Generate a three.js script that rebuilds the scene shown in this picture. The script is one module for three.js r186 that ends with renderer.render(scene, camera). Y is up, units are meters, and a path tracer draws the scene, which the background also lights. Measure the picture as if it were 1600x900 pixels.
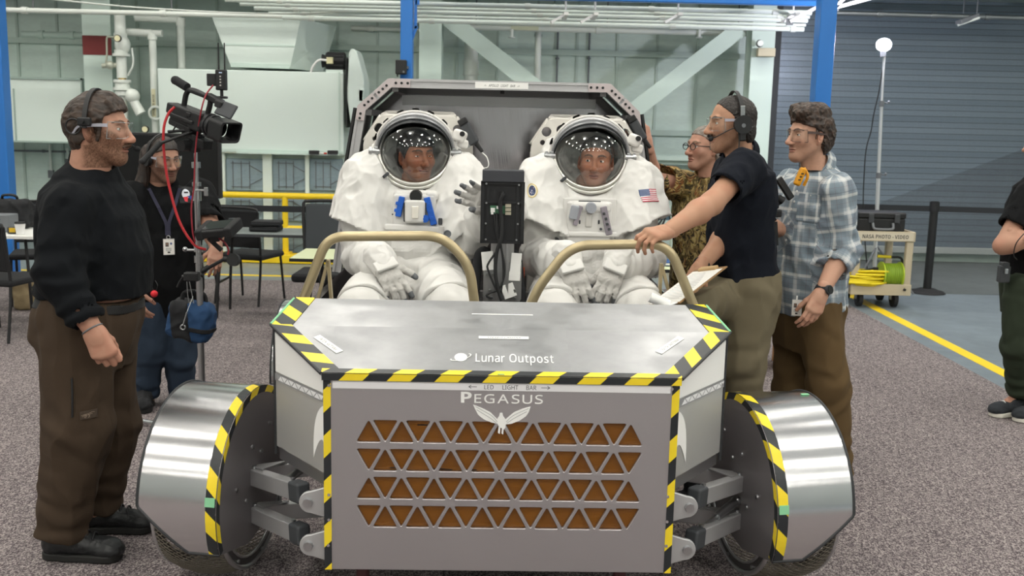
import * as THREE from 'three';
import { mergeGeometries } from 'three/addons/utils/BufferGeometryUtils.js';
import { RoundedBoxGeometry } from 'three/addons/geometries/RoundedBoxGeometry.js';
import { RectAreaLightUniformsLib } from 'three/addons/lights/RectAreaLightUniformsLib.js';
import { ImprovedNoise } from 'three/addons/math/ImprovedNoise.js';
import { FontLoader } from 'three/addons/loaders/FontLoader.js';
import { TextGeometry } from 'three/addons/geometries/TextGeometry.js';

// ---------------------------------------------------------------- camera, light, exposure
const scene = new THREE.Scene();
const FPX = 1570, PITCH = Math.atan(255 / FPX), ROLL = 1.3 * Math.PI / 180, EYE = 1.68;
const camera = new THREE.PerspectiveCamera(2 * Math.atan(450 / FPX) * 180 / Math.PI, 16 / 9, 0.1, 60);
camera.position.set(0, EYE, 0);
camera.rotation.order = 'YXZ';
camera.rotation.set(-PITCH, 0, ROLL);
camera.focus = 4.0; camera.userData.fStop = 5.0;
scene.add(camera); camera.updateMatrixWorld();
const renderer = new THREE.WebGLRenderer({ antialias: true });
renderer.toneMapping = THREE.LinearToneMapping;
renderer.toneMappingExposure = 0.57;
renderer.shadowMap.enabled = true;
RectAreaLightUniformsLib.init();
const ROOM = { x0: -12, x1: 12, z0: -13.4, z1: 11, h: 7.6 };
const LAMP_I = 52, LAMP_UP = 22, LAMP_S = 0.62, LAMP_COLOR = 0xfffaf0;
scene.background = new THREE.Color(0x101214);

// ---------------------------------------------------------------- helpers
const V = (x, y, z) => new THREE.Vector3(x, y, z);
const R = d => d * Math.PI / 180;
let seed = 20241;
const rnd = () => { seed = (seed * 1664525 + 1013904223) >>> 0; return seed / 4294967296; };
const noiseGen = new ImprovedNoise();
const noise = (x, y, z) => noiseGen.noise(x + 91.7, y + 37.3, z + 53.1);
const clamp = (x, a, b) => x < a ? a : x > b ? b : x;
const mixn = (a, b, t) => a + (b - a) * t;
const smooth = (a, b, x) => { const t = clamp((x - a) / (b - a), 0, 1); return t * t * (3 - 2 * t); };
// a point of the place at photograph column px, row py and depth d (metres in front of the camera position)
function P(px, py, d) {
  const r = V((px - 800) / FPX, -(py - 450) / FPX, -1).applyQuaternion(camera.quaternion);
  const t = -d / r.z; return V(r.x * t, EYE + r.y * t, -d);
}
function Gp(px, py, h = 0) {
  const r = V((px - 800) / FPX, -(py - 450) / FPX, -1).applyQuaternion(camera.quaternion);
  const t = (h - EYE) / r.y; return V(r.x * t, h, r.z * t);
}
const names = {};
function numbered(n) { const k = names[n] = (names[n] ?? -1) + 1; return k ? n + '_' + String(k).padStart(3, '0') : n; }
function tag(o, label, category, group) { o.userData.label = label; o.userData.category = category; if (group) o.userData.group = group; return o; }
function thing(name, label, category, group, pos) {
  const o = new THREE.Group(); o.name = numbered(name); scene.add(o); tag(o, label, category, group);
  if (pos) o.position.copy(pos); return o;
}
function planarUV(g) {            // metres, by the way each face points
  const p = g.attributes.position, n = g.attributes.normal, uv = new Float32Array(p.count * 2);
  for (let i = 0; i < p.count; i++) {
    const ax = Math.abs(n.getX(i)), ay = Math.abs(n.getY(i)), az = Math.abs(n.getZ(i));
    let u, v;
    if (ay >= ax && ay >= az) { u = p.getX(i); v = p.getZ(i); } else if (ax >= az) { u = p.getZ(i); v = p.getY(i); } else { u = p.getX(i); v = p.getY(i); }
    uv[2 * i] = u; uv[2 * i + 1] = v;
  }
  g.setAttribute('uv', new THREE.BufferAttribute(uv, 2)); return g;
}
function M(...gs) {               // merge geometries into one, position + normal + metre uv
  gs = gs.flat().map(g => { const h = g.index ? g.toNonIndexed() : g; for (const k of Object.keys(h.attributes)) if (!['position', 'normal', 'uv'].includes(k)) h.deleteAttribute(k); if (!h.attributes.uv) planarUV(h); return h; });
  return gs.length > 1 ? mergeGeometries(gs) : gs[0];
}
function mk(name, geo, mat, parent = scene, pos, rot) {
  if (Array.isArray(geo)) geo = M(geo);
  const m = new THREE.Mesh(geo, mat); m.name = parent === scene ? numbered(name) : name;
  m.castShadow = m.receiveShadow = true;
  if (pos) m.position.copy(pos); if (rot) m.rotation.set(...rot);
  parent.add(m); return m;
}
function struct(name, geo, mat, parent = scene, pos, rot) { const m = mk(name, geo, mat, parent, pos, rot); if (parent === scene) m.userData.kind = 'structure'; return m; }
const at = (g, x = 0, y = 0, z = 0, rx = 0, ry = 0, rz = 0) => { if (rx) g.rotateX(rx); if (ry) g.rotateY(ry); if (rz) g.rotateZ(rz); g.translate(x, y, z); return g; };
function box(w, h, d, x = 0, y = 0, z = 0, rx, ry, rz) { const g = planarUV(new THREE.BoxGeometry(w, h, d).toNonIndexed()); return at(g, x, y, z, rx, ry, rz); }
function rbox(w, h, d, r, x = 0, y = 0, z = 0, rx, ry, rz) { const g = new RoundedBoxGeometry(w, h, d, 2, Math.min(r, w / 2.01, h / 2.01, d / 2.01)); return at(planarUV(g.index ? g.toNonIndexed() : g), x, y, z, rx, ry, rz); }
function cyl(r0, r1, h, x = 0, y = 0, z = 0, rx, ry, rz, seg = 20) { return at(new THREE.CylinderGeometry(r0, r1, h, seg).toNonIndexed(), x, y, z, rx, ry, rz); }
function ball(r, x = 0, y = 0, z = 0, sx = 1, sy = 1, sz = 1) { const g = new THREE.SphereGeometry(r, 18, 12); g.scale(sx, sy, sz); return at(g.toNonIndexed(), x, y, z); }
function tor(R0, r, x, y, z, rx, ry, rz, arc = Math.PI * 2, seg = 40) { return at(new THREE.TorusGeometry(R0, r, 10, seg, arc).toNonIndexed(), x, y, z, rx, ry, rz); }
function bar(a, b, r, r2 = r, seg = 12) {        // round bar between two points
  const d = b.clone().sub(a), L = d.length(), g = new THREE.CylinderGeometry(r2, r, L, seg).toNonIndexed();
  g.applyQuaternion(new THREE.Quaternion().setFromUnitVectors(V(0, 1, 0), d.normalize())); const c = a.clone().add(b).multiplyScalar(.5); g.translate(c.x, c.y, c.z); return g;
}
function beam(a, b, w, t, up = V(0, 1, 0), bev = 0) {   // rectangular bar from a to b, w across 'side', t along 'up'
  const y = b.clone().sub(a), L = y.length(); y.normalize(); const x = y.clone().cross(up).normalize(), z = x.clone().cross(y);
  const g = bev ? rbox(w, L, t, bev) : box(w, L, t); g.applyMatrix4(new THREE.Matrix4().makeBasis(x, y, z)); const c = a.clone().add(b).multiplyScalar(.5); g.translate(c.x, c.y, c.z); return g;
}
function tube(pts, r, seg = 40, rs = 8, closed = false, tension = .5) { return new THREE.TubeGeometry(new THREE.CatmullRomCurve3(pts, closed, 'catmullrom', tension), seg, r, rs, closed).toNonIndexed(); }
function bentTube(pts, r, bend, rs = 14) {       // straight runs joined by round bends
  const path = new THREE.CurvePath(); let prev = pts[0];
  for (let i = 1; i < pts.length - 1; i++) {
    const a = pts[i].clone().add(pts[i - 1].clone().sub(pts[i]).setLength(bend)), b = pts[i].clone().add(pts[i + 1].clone().sub(pts[i]).setLength(bend));
    path.add(new THREE.LineCurve3(prev, a)); path.add(new THREE.QuadraticBezierCurve3(a, pts[i], b)); prev = b;
  }
  path.add(new THREE.LineCurve3(prev, pts.at(-1)));
  return new THREE.TubeGeometry(path, pts.length * 22, r, rs).toNonIndexed();
}
function extr(shape, depth, bevel = 0, seg = 2, curve = 8) {
  const g = new THREE.ExtrudeGeometry(shape, { depth: depth - 2 * bevel, bevelEnabled: bevel > 0, bevelThickness: bevel, bevelSize: bevel, bevelOffset: -bevel, bevelSegments: seg, curveSegments: curve });
  g.translate(0, 0, bevel); return planarUV(g.index ? g.toNonIndexed() : g);
}
function poly(pts) { const s = new THREE.Shape(); pts.forEach(([x, y], i) => i ? s.lineTo(x, y) : s.moveTo(x, y)); s.closePath(); return s; }
function roundPoly(pts, r, cls = THREE.Shape) {
  const s = new cls(), n = pts.length;
  for (let i = 0; i < n; i++) {
    const p = pts[i], a = pts[(i + n - 1) % n], b = pts[(i + 1) % n];
    const la = Math.hypot(a[0] - p[0], a[1] - p[1]), lb = Math.hypot(b[0] - p[0], b[1] - p[1]), ra = Math.min(r, la / 2.05), rb = Math.min(r, lb / 2.05);
    const p0 = [p[0] + (a[0] - p[0]) * ra / la, p[1] + (a[1] - p[1]) * ra / la], p1 = [p[0] + (b[0] - p[0]) * rb / lb, p[1] + (b[1] - p[1]) * rb / lb];
    i ? s.lineTo(...p0) : s.moveTo(...p0); s.quadraticCurveTo(p[0], p[1], ...p1);
  }
  s.closePath(); return s;
}
// ---------------------------------------------------------------- textures and materials
function dataTex(w, h, f, srgb = true) {
  const d = new Uint8Array(w * h * 4);
  for (let y = 0; y < h; y++) for (let x = 0; x < w; x++) { const c = f(x, y), o = (y * w + x) * 4; d[o] = clamp(c[0], 0, 255); d[o + 1] = clamp(c[1], 0, 255); d[o + 2] = clamp(c[2], 0, 255); d[o + 3] = 255; }
  const t = new THREE.DataTexture(d, w, h); t.wrapS = t.wrapT = THREE.RepeatWrapping; t.magFilter = THREE.LinearFilter; t.minFilter = THREE.LinearMipmapLinearFilter; t.generateMipmaps = true;
  if (srgb) t.colorSpace = THREE.SRGBColorSpace; t.needsUpdate = true; return t;
}
function rep(t, sx, sy = sx) { const c = t.clone(); c.repeat.set(1 / sx, 1 / sy); c.needsUpdate = true; return c; }
function canvasTex(w, h, draw) {
  const c = document.createElement('canvas'); c.width = w; c.height = h; draw(c.getContext('2d'), w, h);
  const t = new THREE.CanvasTexture(c); t.colorSpace = THREE.SRGBColorSpace; t.anisotropy = 4; return t;
}
const hash = (x, y, s = 0) => { let h = (x * 374761393 + y * 668265263 + s * 974711) | 0; h = Math.imul(h ^ (h >>> 13), 1274126177); return ((h ^ (h >>> 16)) >>> 0) / 4294967296; };
function tileNoise(x, y, n, s = 0) {            // value noise with period n
  const xi = Math.floor(x), yi = Math.floor(y), fx = x - xi, fy = y - yi, u = fx * fx * (3 - 2 * fx), v = fy * fy * (3 - 2 * fy), m = k => ((k % n) + n) % n;
  return mixn(mixn(hash(m(xi), m(yi), s), hash(m(xi + 1), m(yi), s), u), mixn(hash(m(xi), m(yi + 1), s), hash(m(xi + 1), m(yi + 1), s), u), v);
}
const SM = (o) => new THREE.MeshStandardMaterial(o);
const PM = (o) => new THREE.MeshPhysicalMaterial(o);
const carpetTex = dataTex(512, 512, (x, y) => {
  const a = tileNoise(x / 3.2, y / 5, 102, 1), b = tileNoise(x / 9, y / 9, 57, 2), c = hash(x, y, 3), k = hash(x >> 1, y >> 2, 4);
  let v = .62 * a + .18 * b + .2 * c; v = clamp((v - .5) * 1.9 + .5, 0, 1);
  const d = [60, 53, 56], m = [114, 105, 107], l = [166, 158, 153], s = v < .5 ? v * 2 : (v - .5) * 2, A = v < .5 ? d : m, B = v < .5 ? m : l;
  const t = k > .93 ? 14 : 0; return [mixn(A[0], B[0], s) + t, mixn(A[1], B[1], s) + t * .7, mixn(A[2], B[2], s) + t];
});
const fineTex = dataTex(256, 256, (x, y) => { const v = 128 + 60 * (hash(x, y, 7) - .5) + 60 * (tileNoise(x / 4, y / 4, 64, 8) - .5); return [v, v, v]; }, false);
const brushTex = dataTex(512, 512, (x, y) => { const v = 128 + 90 * (tileNoise(x / 90, y / 1.0, 512, 11) - .5) + 60 * (tileNoise(x / 30, y / 2, 256, 12) - .5); return [v, v, v]; }, false);
const smudgeTex = dataTex(512, 512, (x, y) => {
  const a = tileNoise(x / 64, y / 64, 8, 21), b = tileNoise(x / 21.3333, y / 21.3333, 24, 22), c = tileNoise(x / 90, y / 1.0, 512, 23);
  const v = 128 + 70 * (a - .5) + 50 * (b - .5) + 70 * (c - .5); return [v, v, v];
}, false);
const cloudTex = dataTex(512, 512, (x, y) => { const a = tileNoise(x / 64, y / 64, 8, 71), b = tileNoise(x / 21.3333, y / 32, 24, 72), c = tileNoise(x / 8, y / 8, 64, 73), v = 150 + 52 * (a - .5) + 34 * (b - .5) + 16 * (c - .5); return [v, v, v]; }, false);
const weaveTex = dataTex(128, 128, (x, y) => { const v = 128 + 46 * Math.sin(x * Math.PI / 4) * Math.sin(y * Math.PI / 4) + 50 * (hash(x, y, 31) - .5); return [v, v, v]; }, false);
const wallTex = dataTex(512, 512, (x, y) => {    // painted sheet: horizontal roller streaks and blotches
  const s = tileNoise(x / 170.67, y / 14, 36, 41), b = tileNoise(x / 64, y / 64, 8, 42), f = tileNoise(x / 8, y / 3, 64, 43), v = 1 + .09 * (s - .5) + .06 * (b - .5) + .03 * (f - .5);
  return [214 * v, 226 * v, 221 * v];
});
const concTex = dataTex(512, 512, (x, y) => {
  const a = tileNoise(x / 64, y / 64, 8, 51), b = tileNoise(x / 14, y / 14, 36, 52), c = hash(x, y, 53), v = 1 + .1 * (a - .5) + .08 * (b - .5) + .05 * (c - .5);
  return [140 * v, 152 * v, 160 * v];
});
const hazardTex = canvasTex(256, 256, (c, w) => { c.fillStyle = '#f0d42a'; c.fillRect(0, 0, w, w); c.fillStyle = '#23272b'; c.beginPath(); c.moveTo(0, 0); c.lineTo(w / 2, 0); c.lineTo(0, w / 2); c.fill(); c.beginPath(); c.moveTo(w, 0); c.lineTo(w, w / 2); c.lineTo(w / 2, w); c.lineTo(0, w); c.fill(); });
hazardTex.wrapS = hazardTex.wrapT = THREE.RepeatWrapping;
const fabric = (color, bump = .0006, sc = .012, o = {}) => PM({ color, roughness: .92, specularIntensity: .4, bumpMap: rep(weaveTex, sc * 8), bumpScale: bump, sheen: .08, sheenRoughness: .6, sheenColor: 0x888888, ...o });
const MT = {
  alu: PM({ color: 0xd6d4d6, metalness: 1, roughness: .33, roughnessMap: rep(smudgeTex, 1.3), bumpMap: rep(brushTex, .5), bumpScale: .00002, anisotropy: .5 }),
  aluPlain: SM({ color: 0xc6c6c8, metalness: 1, roughness: .36 }),
  aluDark: PM({ color: 0x7d7c7d, metalness: 1, roughness: .4, bumpMap: rep(brushTex, .5), bumpScale: .00002 }),
  steel: SM({ color: 0xb9bbbd, metalness: 1, roughness: .28 }),
  chrome: SM({ color: 0xd8dadc, metalness: 1, roughness: .14 }),
  black: SM({ color: 0x17181a, roughness: .55 }),
  blackSoft: SM({ color: 0x1b1c1f, roughness: .9, bumpMap: rep(fineTex, .1), bumpScale: .0008 }),
  blackGloss: SM({ color: 0x0b0c0e, roughness: .18 }),
  rubber: SM({ color: 0x1d1e20, roughness: .75 }),
  grey: SM({ color: 0x6c7074, roughness: .6 }),
  darkGrey: SM({ color: 0x3a3d41, roughness: .6 }),
  white: SM({ color: 0xe8e8e6, roughness: .5 }),
  vinyl: SM({ color: 0xf4f4f2, roughness: .55 }),
  mint: SM({ color: 0xc6d8d0, roughness: .5, bumpMap: rep(smudgeTex, .9), bumpScale: .001 }),
  mintDark: SM({ color: 0x9db0a9, roughness: .55 }),
  paleBox: SM({ color: 0xdbe8e2, roughness: .45, bumpMap: rep(smudgeTex, 1.2), bumpScale: .001 }),
  blue: SM({ color: 0x2a74c4, roughness: .38 }),
  yellow: SM({ color: 0xf2cf1e, roughness: .45 }),
  facet: SM({ color: 0xc9c9c8, metalness: .7, roughness: .5 }),
  sidePlate: SM({ color: 0x9d999b, metalness: .85, roughness: .48 }),
  armAlu: SM({ color: 0xbfbfc1, metalness: .6, roughness: .45 }),
  tan: SM({ color: 0xb5a684, metalness: .55, roughness: .36 }),
  amber: PM({ color: 0x7c4706, roughness: .22, metalness: .25, clearcoat: .3, bumpMap: rep(smudgeTex, .3), bumpScale: .0015 }),
  glass: PM({ color: 0xffffff, roughness: .02, transmission: 1, thickness: 0, ior: 1.45 }),
  lens: PM({ color: 0xf4f8f8, roughness: .02, transmission: 1, thickness: 0, ior: 1.5 }),
};
// ---------------------------------------------------------------- distance fields, meshed with surface nets
const smin = (a, b, k) => { const h = Math.max(k - Math.abs(a - b), 0) / k; return Math.min(a, b) - h * h * k * .25; };
function cap(a, b, ra, rb = ra) {
  const ax = a.x, ay = a.y, az = a.z, dx = b.x - ax, dy = b.y - ay, dz = b.z - az, L = 1 / (dx * dx + dy * dy + dz * dz || 1e-9);
  return (x, y, z) => { x -= ax; y -= ay; z -= az; const t = clamp((x * dx + y * dy + z * dz) * L, 0, 1); x -= dx * t; y -= dy * t; z -= dz * t; return Math.sqrt(x * x + y * y + z * z) - (ra + (rb - ra) * t); };
}
function ell(c, r, m) {            // ellipsoid; m: optional Matrix3-like frame {x,y,z}
  const ix = 1 / r[0], iy = 1 / r[1], iz = 1 / r[2];
  return (x, y, z) => {
    x -= c.x; y -= c.y; z -= c.z;
    if (m) { const a = x * m.x.x + y * m.x.y + z * m.x.z, b = x * m.y.x + y * m.y.y + z * m.y.z; z = x * m.z.x + y * m.z.y + z * m.z.z; x = a; y = b; }
    x *= ix; y *= iy; z *= iz; const k0 = Math.sqrt(x * x + y * y + z * z); x *= ix; y *= iy; z *= iz; const k1 = Math.sqrt(x * x + y * y + z * z);
    return k1 < 1e-9 ? -Math.min(...r) : k0 * (k0 - 1) / k1;
  };
}
function bx(c, h, r, m) {
  return (x, y, z) => {
    x -= c.x; y -= c.y; z -= c.z;
    if (m) { const a = x * m.x.x + y * m.x.y + z * m.x.z, b = x * m.y.x + y * m.y.y + z * m.y.z; z = x * m.z.x + y * m.z.y + z * m.z.z; x = a; y = b; }
    const qx = Math.abs(x) - h[0] + r, qy = Math.abs(y) - h[1] + r, qz = Math.abs(z) - h[2] + r;
    return Math.hypot(Math.max(qx, 0), Math.max(qy, 0), Math.max(qz, 0)) + Math.min(Math.max(qx, qy, qz), 0) - r;
  };
}
// a trunk along a->b with elliptical sections: profile rows [t, half width, half depth, shift forward]; 'fwd' gives the depth direction
function trunk(a, b, fwd, rows, pw = 2.3) {
  const ax = b.clone().sub(a), L = ax.length(); ax.normalize(); const rt = ax.clone().cross(fwd).normalize(), fw = rt.clone().cross(ax).normalize();
  return (x, y, z) => {
    x -= a.x; y -= a.y; z -= a.z;
    const h = x * ax.x + y * ax.y + z * ax.z, t = clamp(h / L, rows[0][0], rows.at(-1)[0]);
    let i = 0; while (i < rows.length - 2 && t > rows[i + 1][0]) i++;
    const A = rows[i], B = rows[i + 1], s0 = clamp((t - A[0]) / (B[0] - A[0]), 0, 1), s = s0 * s0 * (3 - 2 * s0) * .6 + s0 * .4;
    const w = mixn(A[1], B[1], s), d = mixn(A[2], B[2], s), o = mixn(A[3] || 0, B[3] || 0, s);
    const u = x * rt.x + y * rt.y + z * rt.z, v = x * fw.x + y * fw.y + z * fw.z - o;
    const u2 = u * u / (w * w), v2 = v * v / (d * d), q2 = u2 + v2, q = (Math.sqrt(Math.sqrt(u2 * u2 + v2 * v2) * .45 + q2 * .55) - 1) * Math.min(w, d);
    const e = Math.max(rows[0][0] * L - h, h - rows.at(-1)[0] * L);
    return e > 0 ? (q > 0 ? Math.sqrt(q * q + e * e) : e) : Math.max(q, e);
  };
}
const U = (k, ...f) => { f = f.flat(); if (f.length === 2) { const [a, b] = f; return (x, y, z) => smin(a(x, y, z), b(x, y, z), k); } return (x, y, z) => { let d = f[0](x, y, z); for (let i = 1; i < f.length; i++) d = smin(d, f[i](x, y, z), k); return d; }; };
const cut = (f, g, k = .004) => (x, y, z) => -smin(-f(x, y, z), g(x, y, z), k);      // f without g
const both = (f, g) => (x, y, z) => Math.max(f(x, y, z), g(x, y, z));
const half = (p, n) => { const m = n.clone().normalize(); return (x, y, z) => (x - p.x) * m.x + (y - p.y) * m.y + (z - p.z) * m.z; };
const grow = (f, r) => (x, y, z) => f(x, y, z) - r;
const bend = (f, g) => (x, y, z) => { const d = f(x, y, z); return d > .035 || d < -.03 ? d : d + g(x, y, z); };   // displaced near the surface
function surfaceNets(f, lo, hi, h) {
  const nx = Math.ceil((hi.x - lo.x) / h) + 2, ny = Math.ceil((hi.y - lo.y) / h) + 2, nz = Math.ceil((hi.z - lo.z) / h) + 2, sx = 1, sy = nx, sz = nx * ny;
  const val = new Float32Array(nx * ny * nz), B = 6, ox = lo.x - h, oy = lo.y - h, oz = lo.z - h;
  for (let k0 = 0; k0 < nz; k0 += B) for (let j0 = 0; j0 < ny; j0 += B) for (let i0 = 0; i0 < nx; i0 += B) {
    const d = f(ox + (i0 + B / 2) * h, oy + (j0 + B / 2) * h, oz + (k0 + B / 2) * h), far = Math.abs(d) > B * h * 1.25 + .012;
    for (let k = k0; k < Math.min(k0 + B, nz); k++) for (let j = j0; j < Math.min(j0 + B, ny); j++) for (let i = i0; i < Math.min(i0 + B, nx); i++)
      val[i + j * sy + k * sz] = far ? d : f(ox + i * h, oy + j * h, oz + k * h);
  }
  const id = new Int32Array(nx * ny * nz).fill(-1), pos = [], idx = [], off = [0, sx, sy, sx + sy, sz, sx + sz, sy + sz, sx + sy + sz];
  const ed = [[0, 1], [2, 3], [4, 5], [6, 7], [0, 2], [1, 3], [4, 6], [5, 7], [0, 4], [1, 5], [2, 6], [3, 7]];
  for (let k = 0; k < nz - 1; k++) for (let j = 0; j < ny - 1; j++) for (let i = 0; i < nx - 1; i++) {
    const c = i + j * sy + k * sz; let m = 0; for (let q = 0; q < 8; q++) if (val[c + off[q]] < 0) m |= 1 << q;
    if (m === 0 || m === 255) continue;
    let x = 0, y = 0, z = 0, n = 0;
    for (const [a, b] of ed) { const va = val[c + off[a]], vb = val[c + off[b]]; if ((va < 0) === (vb < 0)) continue; const t = va / (va - vb); x += mixn(a & 1, b & 1, t); y += mixn(a >> 1 & 1, b >> 1 & 1, t); z += mixn(a >> 2, b >> 2, t); n++; }
    id[c] = pos.length / 3; pos.push(ox + (i + x / n) * h, oy + (j + y / n) * h, oz + (k + z / n) * h);
  }
  for (let k = 1; k < nz - 1; k++) for (let j = 1; j < ny - 1; j++) for (let i = 1; i < nx - 1; i++) {
    const c = i + j * sy + k * sz, v = val[c] < 0;
    for (const [s, a, b] of [[sx, sy, sz], [sy, sz, sx], [sz, sx, sy]]) {
      if ((val[c + s] < 0) === v) continue;
      const q = [id[c - a - b], id[c - b], id[c], id[c - a]]; if (q.some(w => w < 0)) continue;
      if (v) idx.push(q[0], q[1], q[2], q[0], q[2], q[3]); else idx.push(q[0], q[2], q[1], q[0], q[3], q[2]);
    }
  }
  const n = new Float32Array(pos.length), e = h * .6;
  for (let i = 0; i < pos.length; i += 3) {
    const x = pos[i], y = pos[i + 1], z = pos[i + 2], a = f(x + e, y, z) - f(x - e, y, z), b = f(x, y + e, z) - f(x, y - e, z), c = f(x, y, z + e) - f(x, y, z - e), l = Math.hypot(a, b, c) || 1;
    n[i] = a / l; n[i + 1] = b / l; n[i + 2] = c / l;
  }
  const g = new THREE.BufferGeometry(); g.setAttribute('position', new THREE.BufferAttribute(new Float32Array(pos), 3)); g.setAttribute('normal', new THREE.BufferAttribute(n, 3)); g.setIndex(idx);
  return g;
}
// uv in metres round the nearest of a list of bones [a, b, mean radius, front]: u runs round it, v along it
function boneUV(g, bones) {
  const p = g.attributes.position, uv = new Float32Array(p.count * 2), q = V();
  const bs = bones.map(([a, b, r, fr]) => { const y = b.clone().sub(a), L = y.length(); y.normalize(); const x = y.clone().cross(fr).normalize(); return { a, y, L, r, x, z: x.clone().cross(y) }; });
  for (let i = 0; i < p.count; i++) {
    let best = 1e9, u = 0, v = 0;
    for (const B of bs) {
      q.fromBufferAttribute(p, i).sub(B.a); const h = q.dot(B.y), t = clamp(h, 0, B.L), x = q.dot(B.x), z = q.dot(B.z), d = Math.hypot(x, z, h - t) - B.r;
      if (d < best) { best = d; u = Math.atan2(x, z) * B.r; v = h; }
    }
    uv[2 * i] = u; uv[2 * i + 1] = v;
  }
  g.setAttribute('uv', new THREE.BufferAttribute(uv, 2)); return g;
}
function paint(g, f) { const p = g.attributes.position, n = g.attributes.normal, c = new Float32Array(p.count * 3); for (let i = 0; i < p.count; i++) { const k = f(p.getX(i), p.getY(i), p.getZ(i), n.getX(i), n.getY(i), n.getZ(i)); c.set(k, 3 * i); } g.setAttribute('color', new THREE.BufferAttribute(c, 3)); return g; }
const lin = h => { const c = new THREE.Color(h); return [c.r, c.g, c.b]; };
const mix3 = (a, b, t) => [mixn(a[0], b[0], t), mixn(a[1], b[1], t), mixn(a[2], b[2], t)];
function frame(y, z) { y = y.clone().normalize(); const x = y.clone().cross(z).normalize(); return new THREE.Matrix4().makeBasis(x, y, x.clone().cross(y)); }
// ---------------------------------------------------------------- heads: face towards +z, the person's left is +x, origin between the ears
function headField(o) {
  const s = o, nl = o.nose ?? 1, jw = o.jaw ?? 1;
  const pair = f => [f(1), f(-1)];
  let d = U(.03, ell(V(0, .035, -.012), [.076, .088, .097]), ell(V(0, -.028, .028), [.060 * jw, .086, .064]), ...pair(k => cap(V(.05 * jw * k, -.042, 0), V(.012 * k, -.09, .062), .02, .018)), ell(V(0, -.096, .066), [.024 * jw, .018, .018]), ...pair(k => ell(V(.042 * k, -.018, .056), [.024, .022, .022])));
  d = U(.012, d, cap(V(-.034, .031, .079), V(.034, .031, .079), .011), U(.008, cap(V(0, .022, .085), V(0, -.024, .103 + .01 * nl), .0085, .0115), ell(V(0, -.029, .106 + .01 * nl), [.012, .011, .012]), ...pair(k => ell(V(.012 * k, -.032, .098 + .006 * nl), [.0085, .008, .012]))));
  d = cut(d, U(.005, ...pair(k => ell(V(.032 * k, .010, .098), [.019, .011, .018]))), .014);
  d = U(.003, d, ...pair(k => { const c = V(.0315 * k, .0095, .0715), lid = ell(c, [.0155, .0145, .0145]), open = (x, y, z) => Math.max(Math.abs(y - .0085) - (o.lids ?? .0038), .076 - z, Math.abs(x - .0315 * k) - .0125); return cut(lid, open, .002); }));
  d = U(.006, d, ell(V(0, -.0575, .088), [.023, .0052, .010]), ell(V(0, -.0685, .0865), [.019, .0062, .0105]));
  d = cut(d, ell(V(0, -.0627, .098), [.024, .0016, .012]), .003);
  d = cut(d, ell(V(0, -.047, .1), [.004, .01, .005]), .006);
  const ears = pair(k => { const m = { x: V(Math.cos(.35), 0, k * -Math.sin(.35)), y: V(0, .98, -.2), z: V(k * Math.sin(.35), .2, Math.cos(.35)) }; return cut(cut(U(.004, ell(V(.079 * k, -.002, -.012), [.009, .033, .02], m), ell(V(.077 * k, -.028, -.004), [.007, .011, .01])), ell(V(.089 * k, .004, -.008), [.009, .02, .0115], m), .004), ell(V(.087 * k, -.012, -.003), [.007, .008, .007]), .003); });
  d = U(.006, d, ...ears);
  const nk = o.neck ?? .055;
  d = U(.022, d, cap(V(0, -.05, -.028), V(0, -.15, -.045), nk, nk * 1.04), cap(V(0, -.10, .012), V(0, -.145, .0), .018, .02));
  return d;
}
function hairLine(y) { const t = [[-.2, -.06], [-.075, -.045], [-.035, -.03], [-.02, .012], [.0, .018], [.04, .022], [.055, .045], [.075, .082], [.095, .2]]; for (let i = 1; i < t.length; i++) if (y < t[i][0]) return mixn(t[i - 1][1], t[i][1], (y - t[i - 1][0]) / (t[i][0] - t[i - 1][0])); return .2; }
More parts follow.
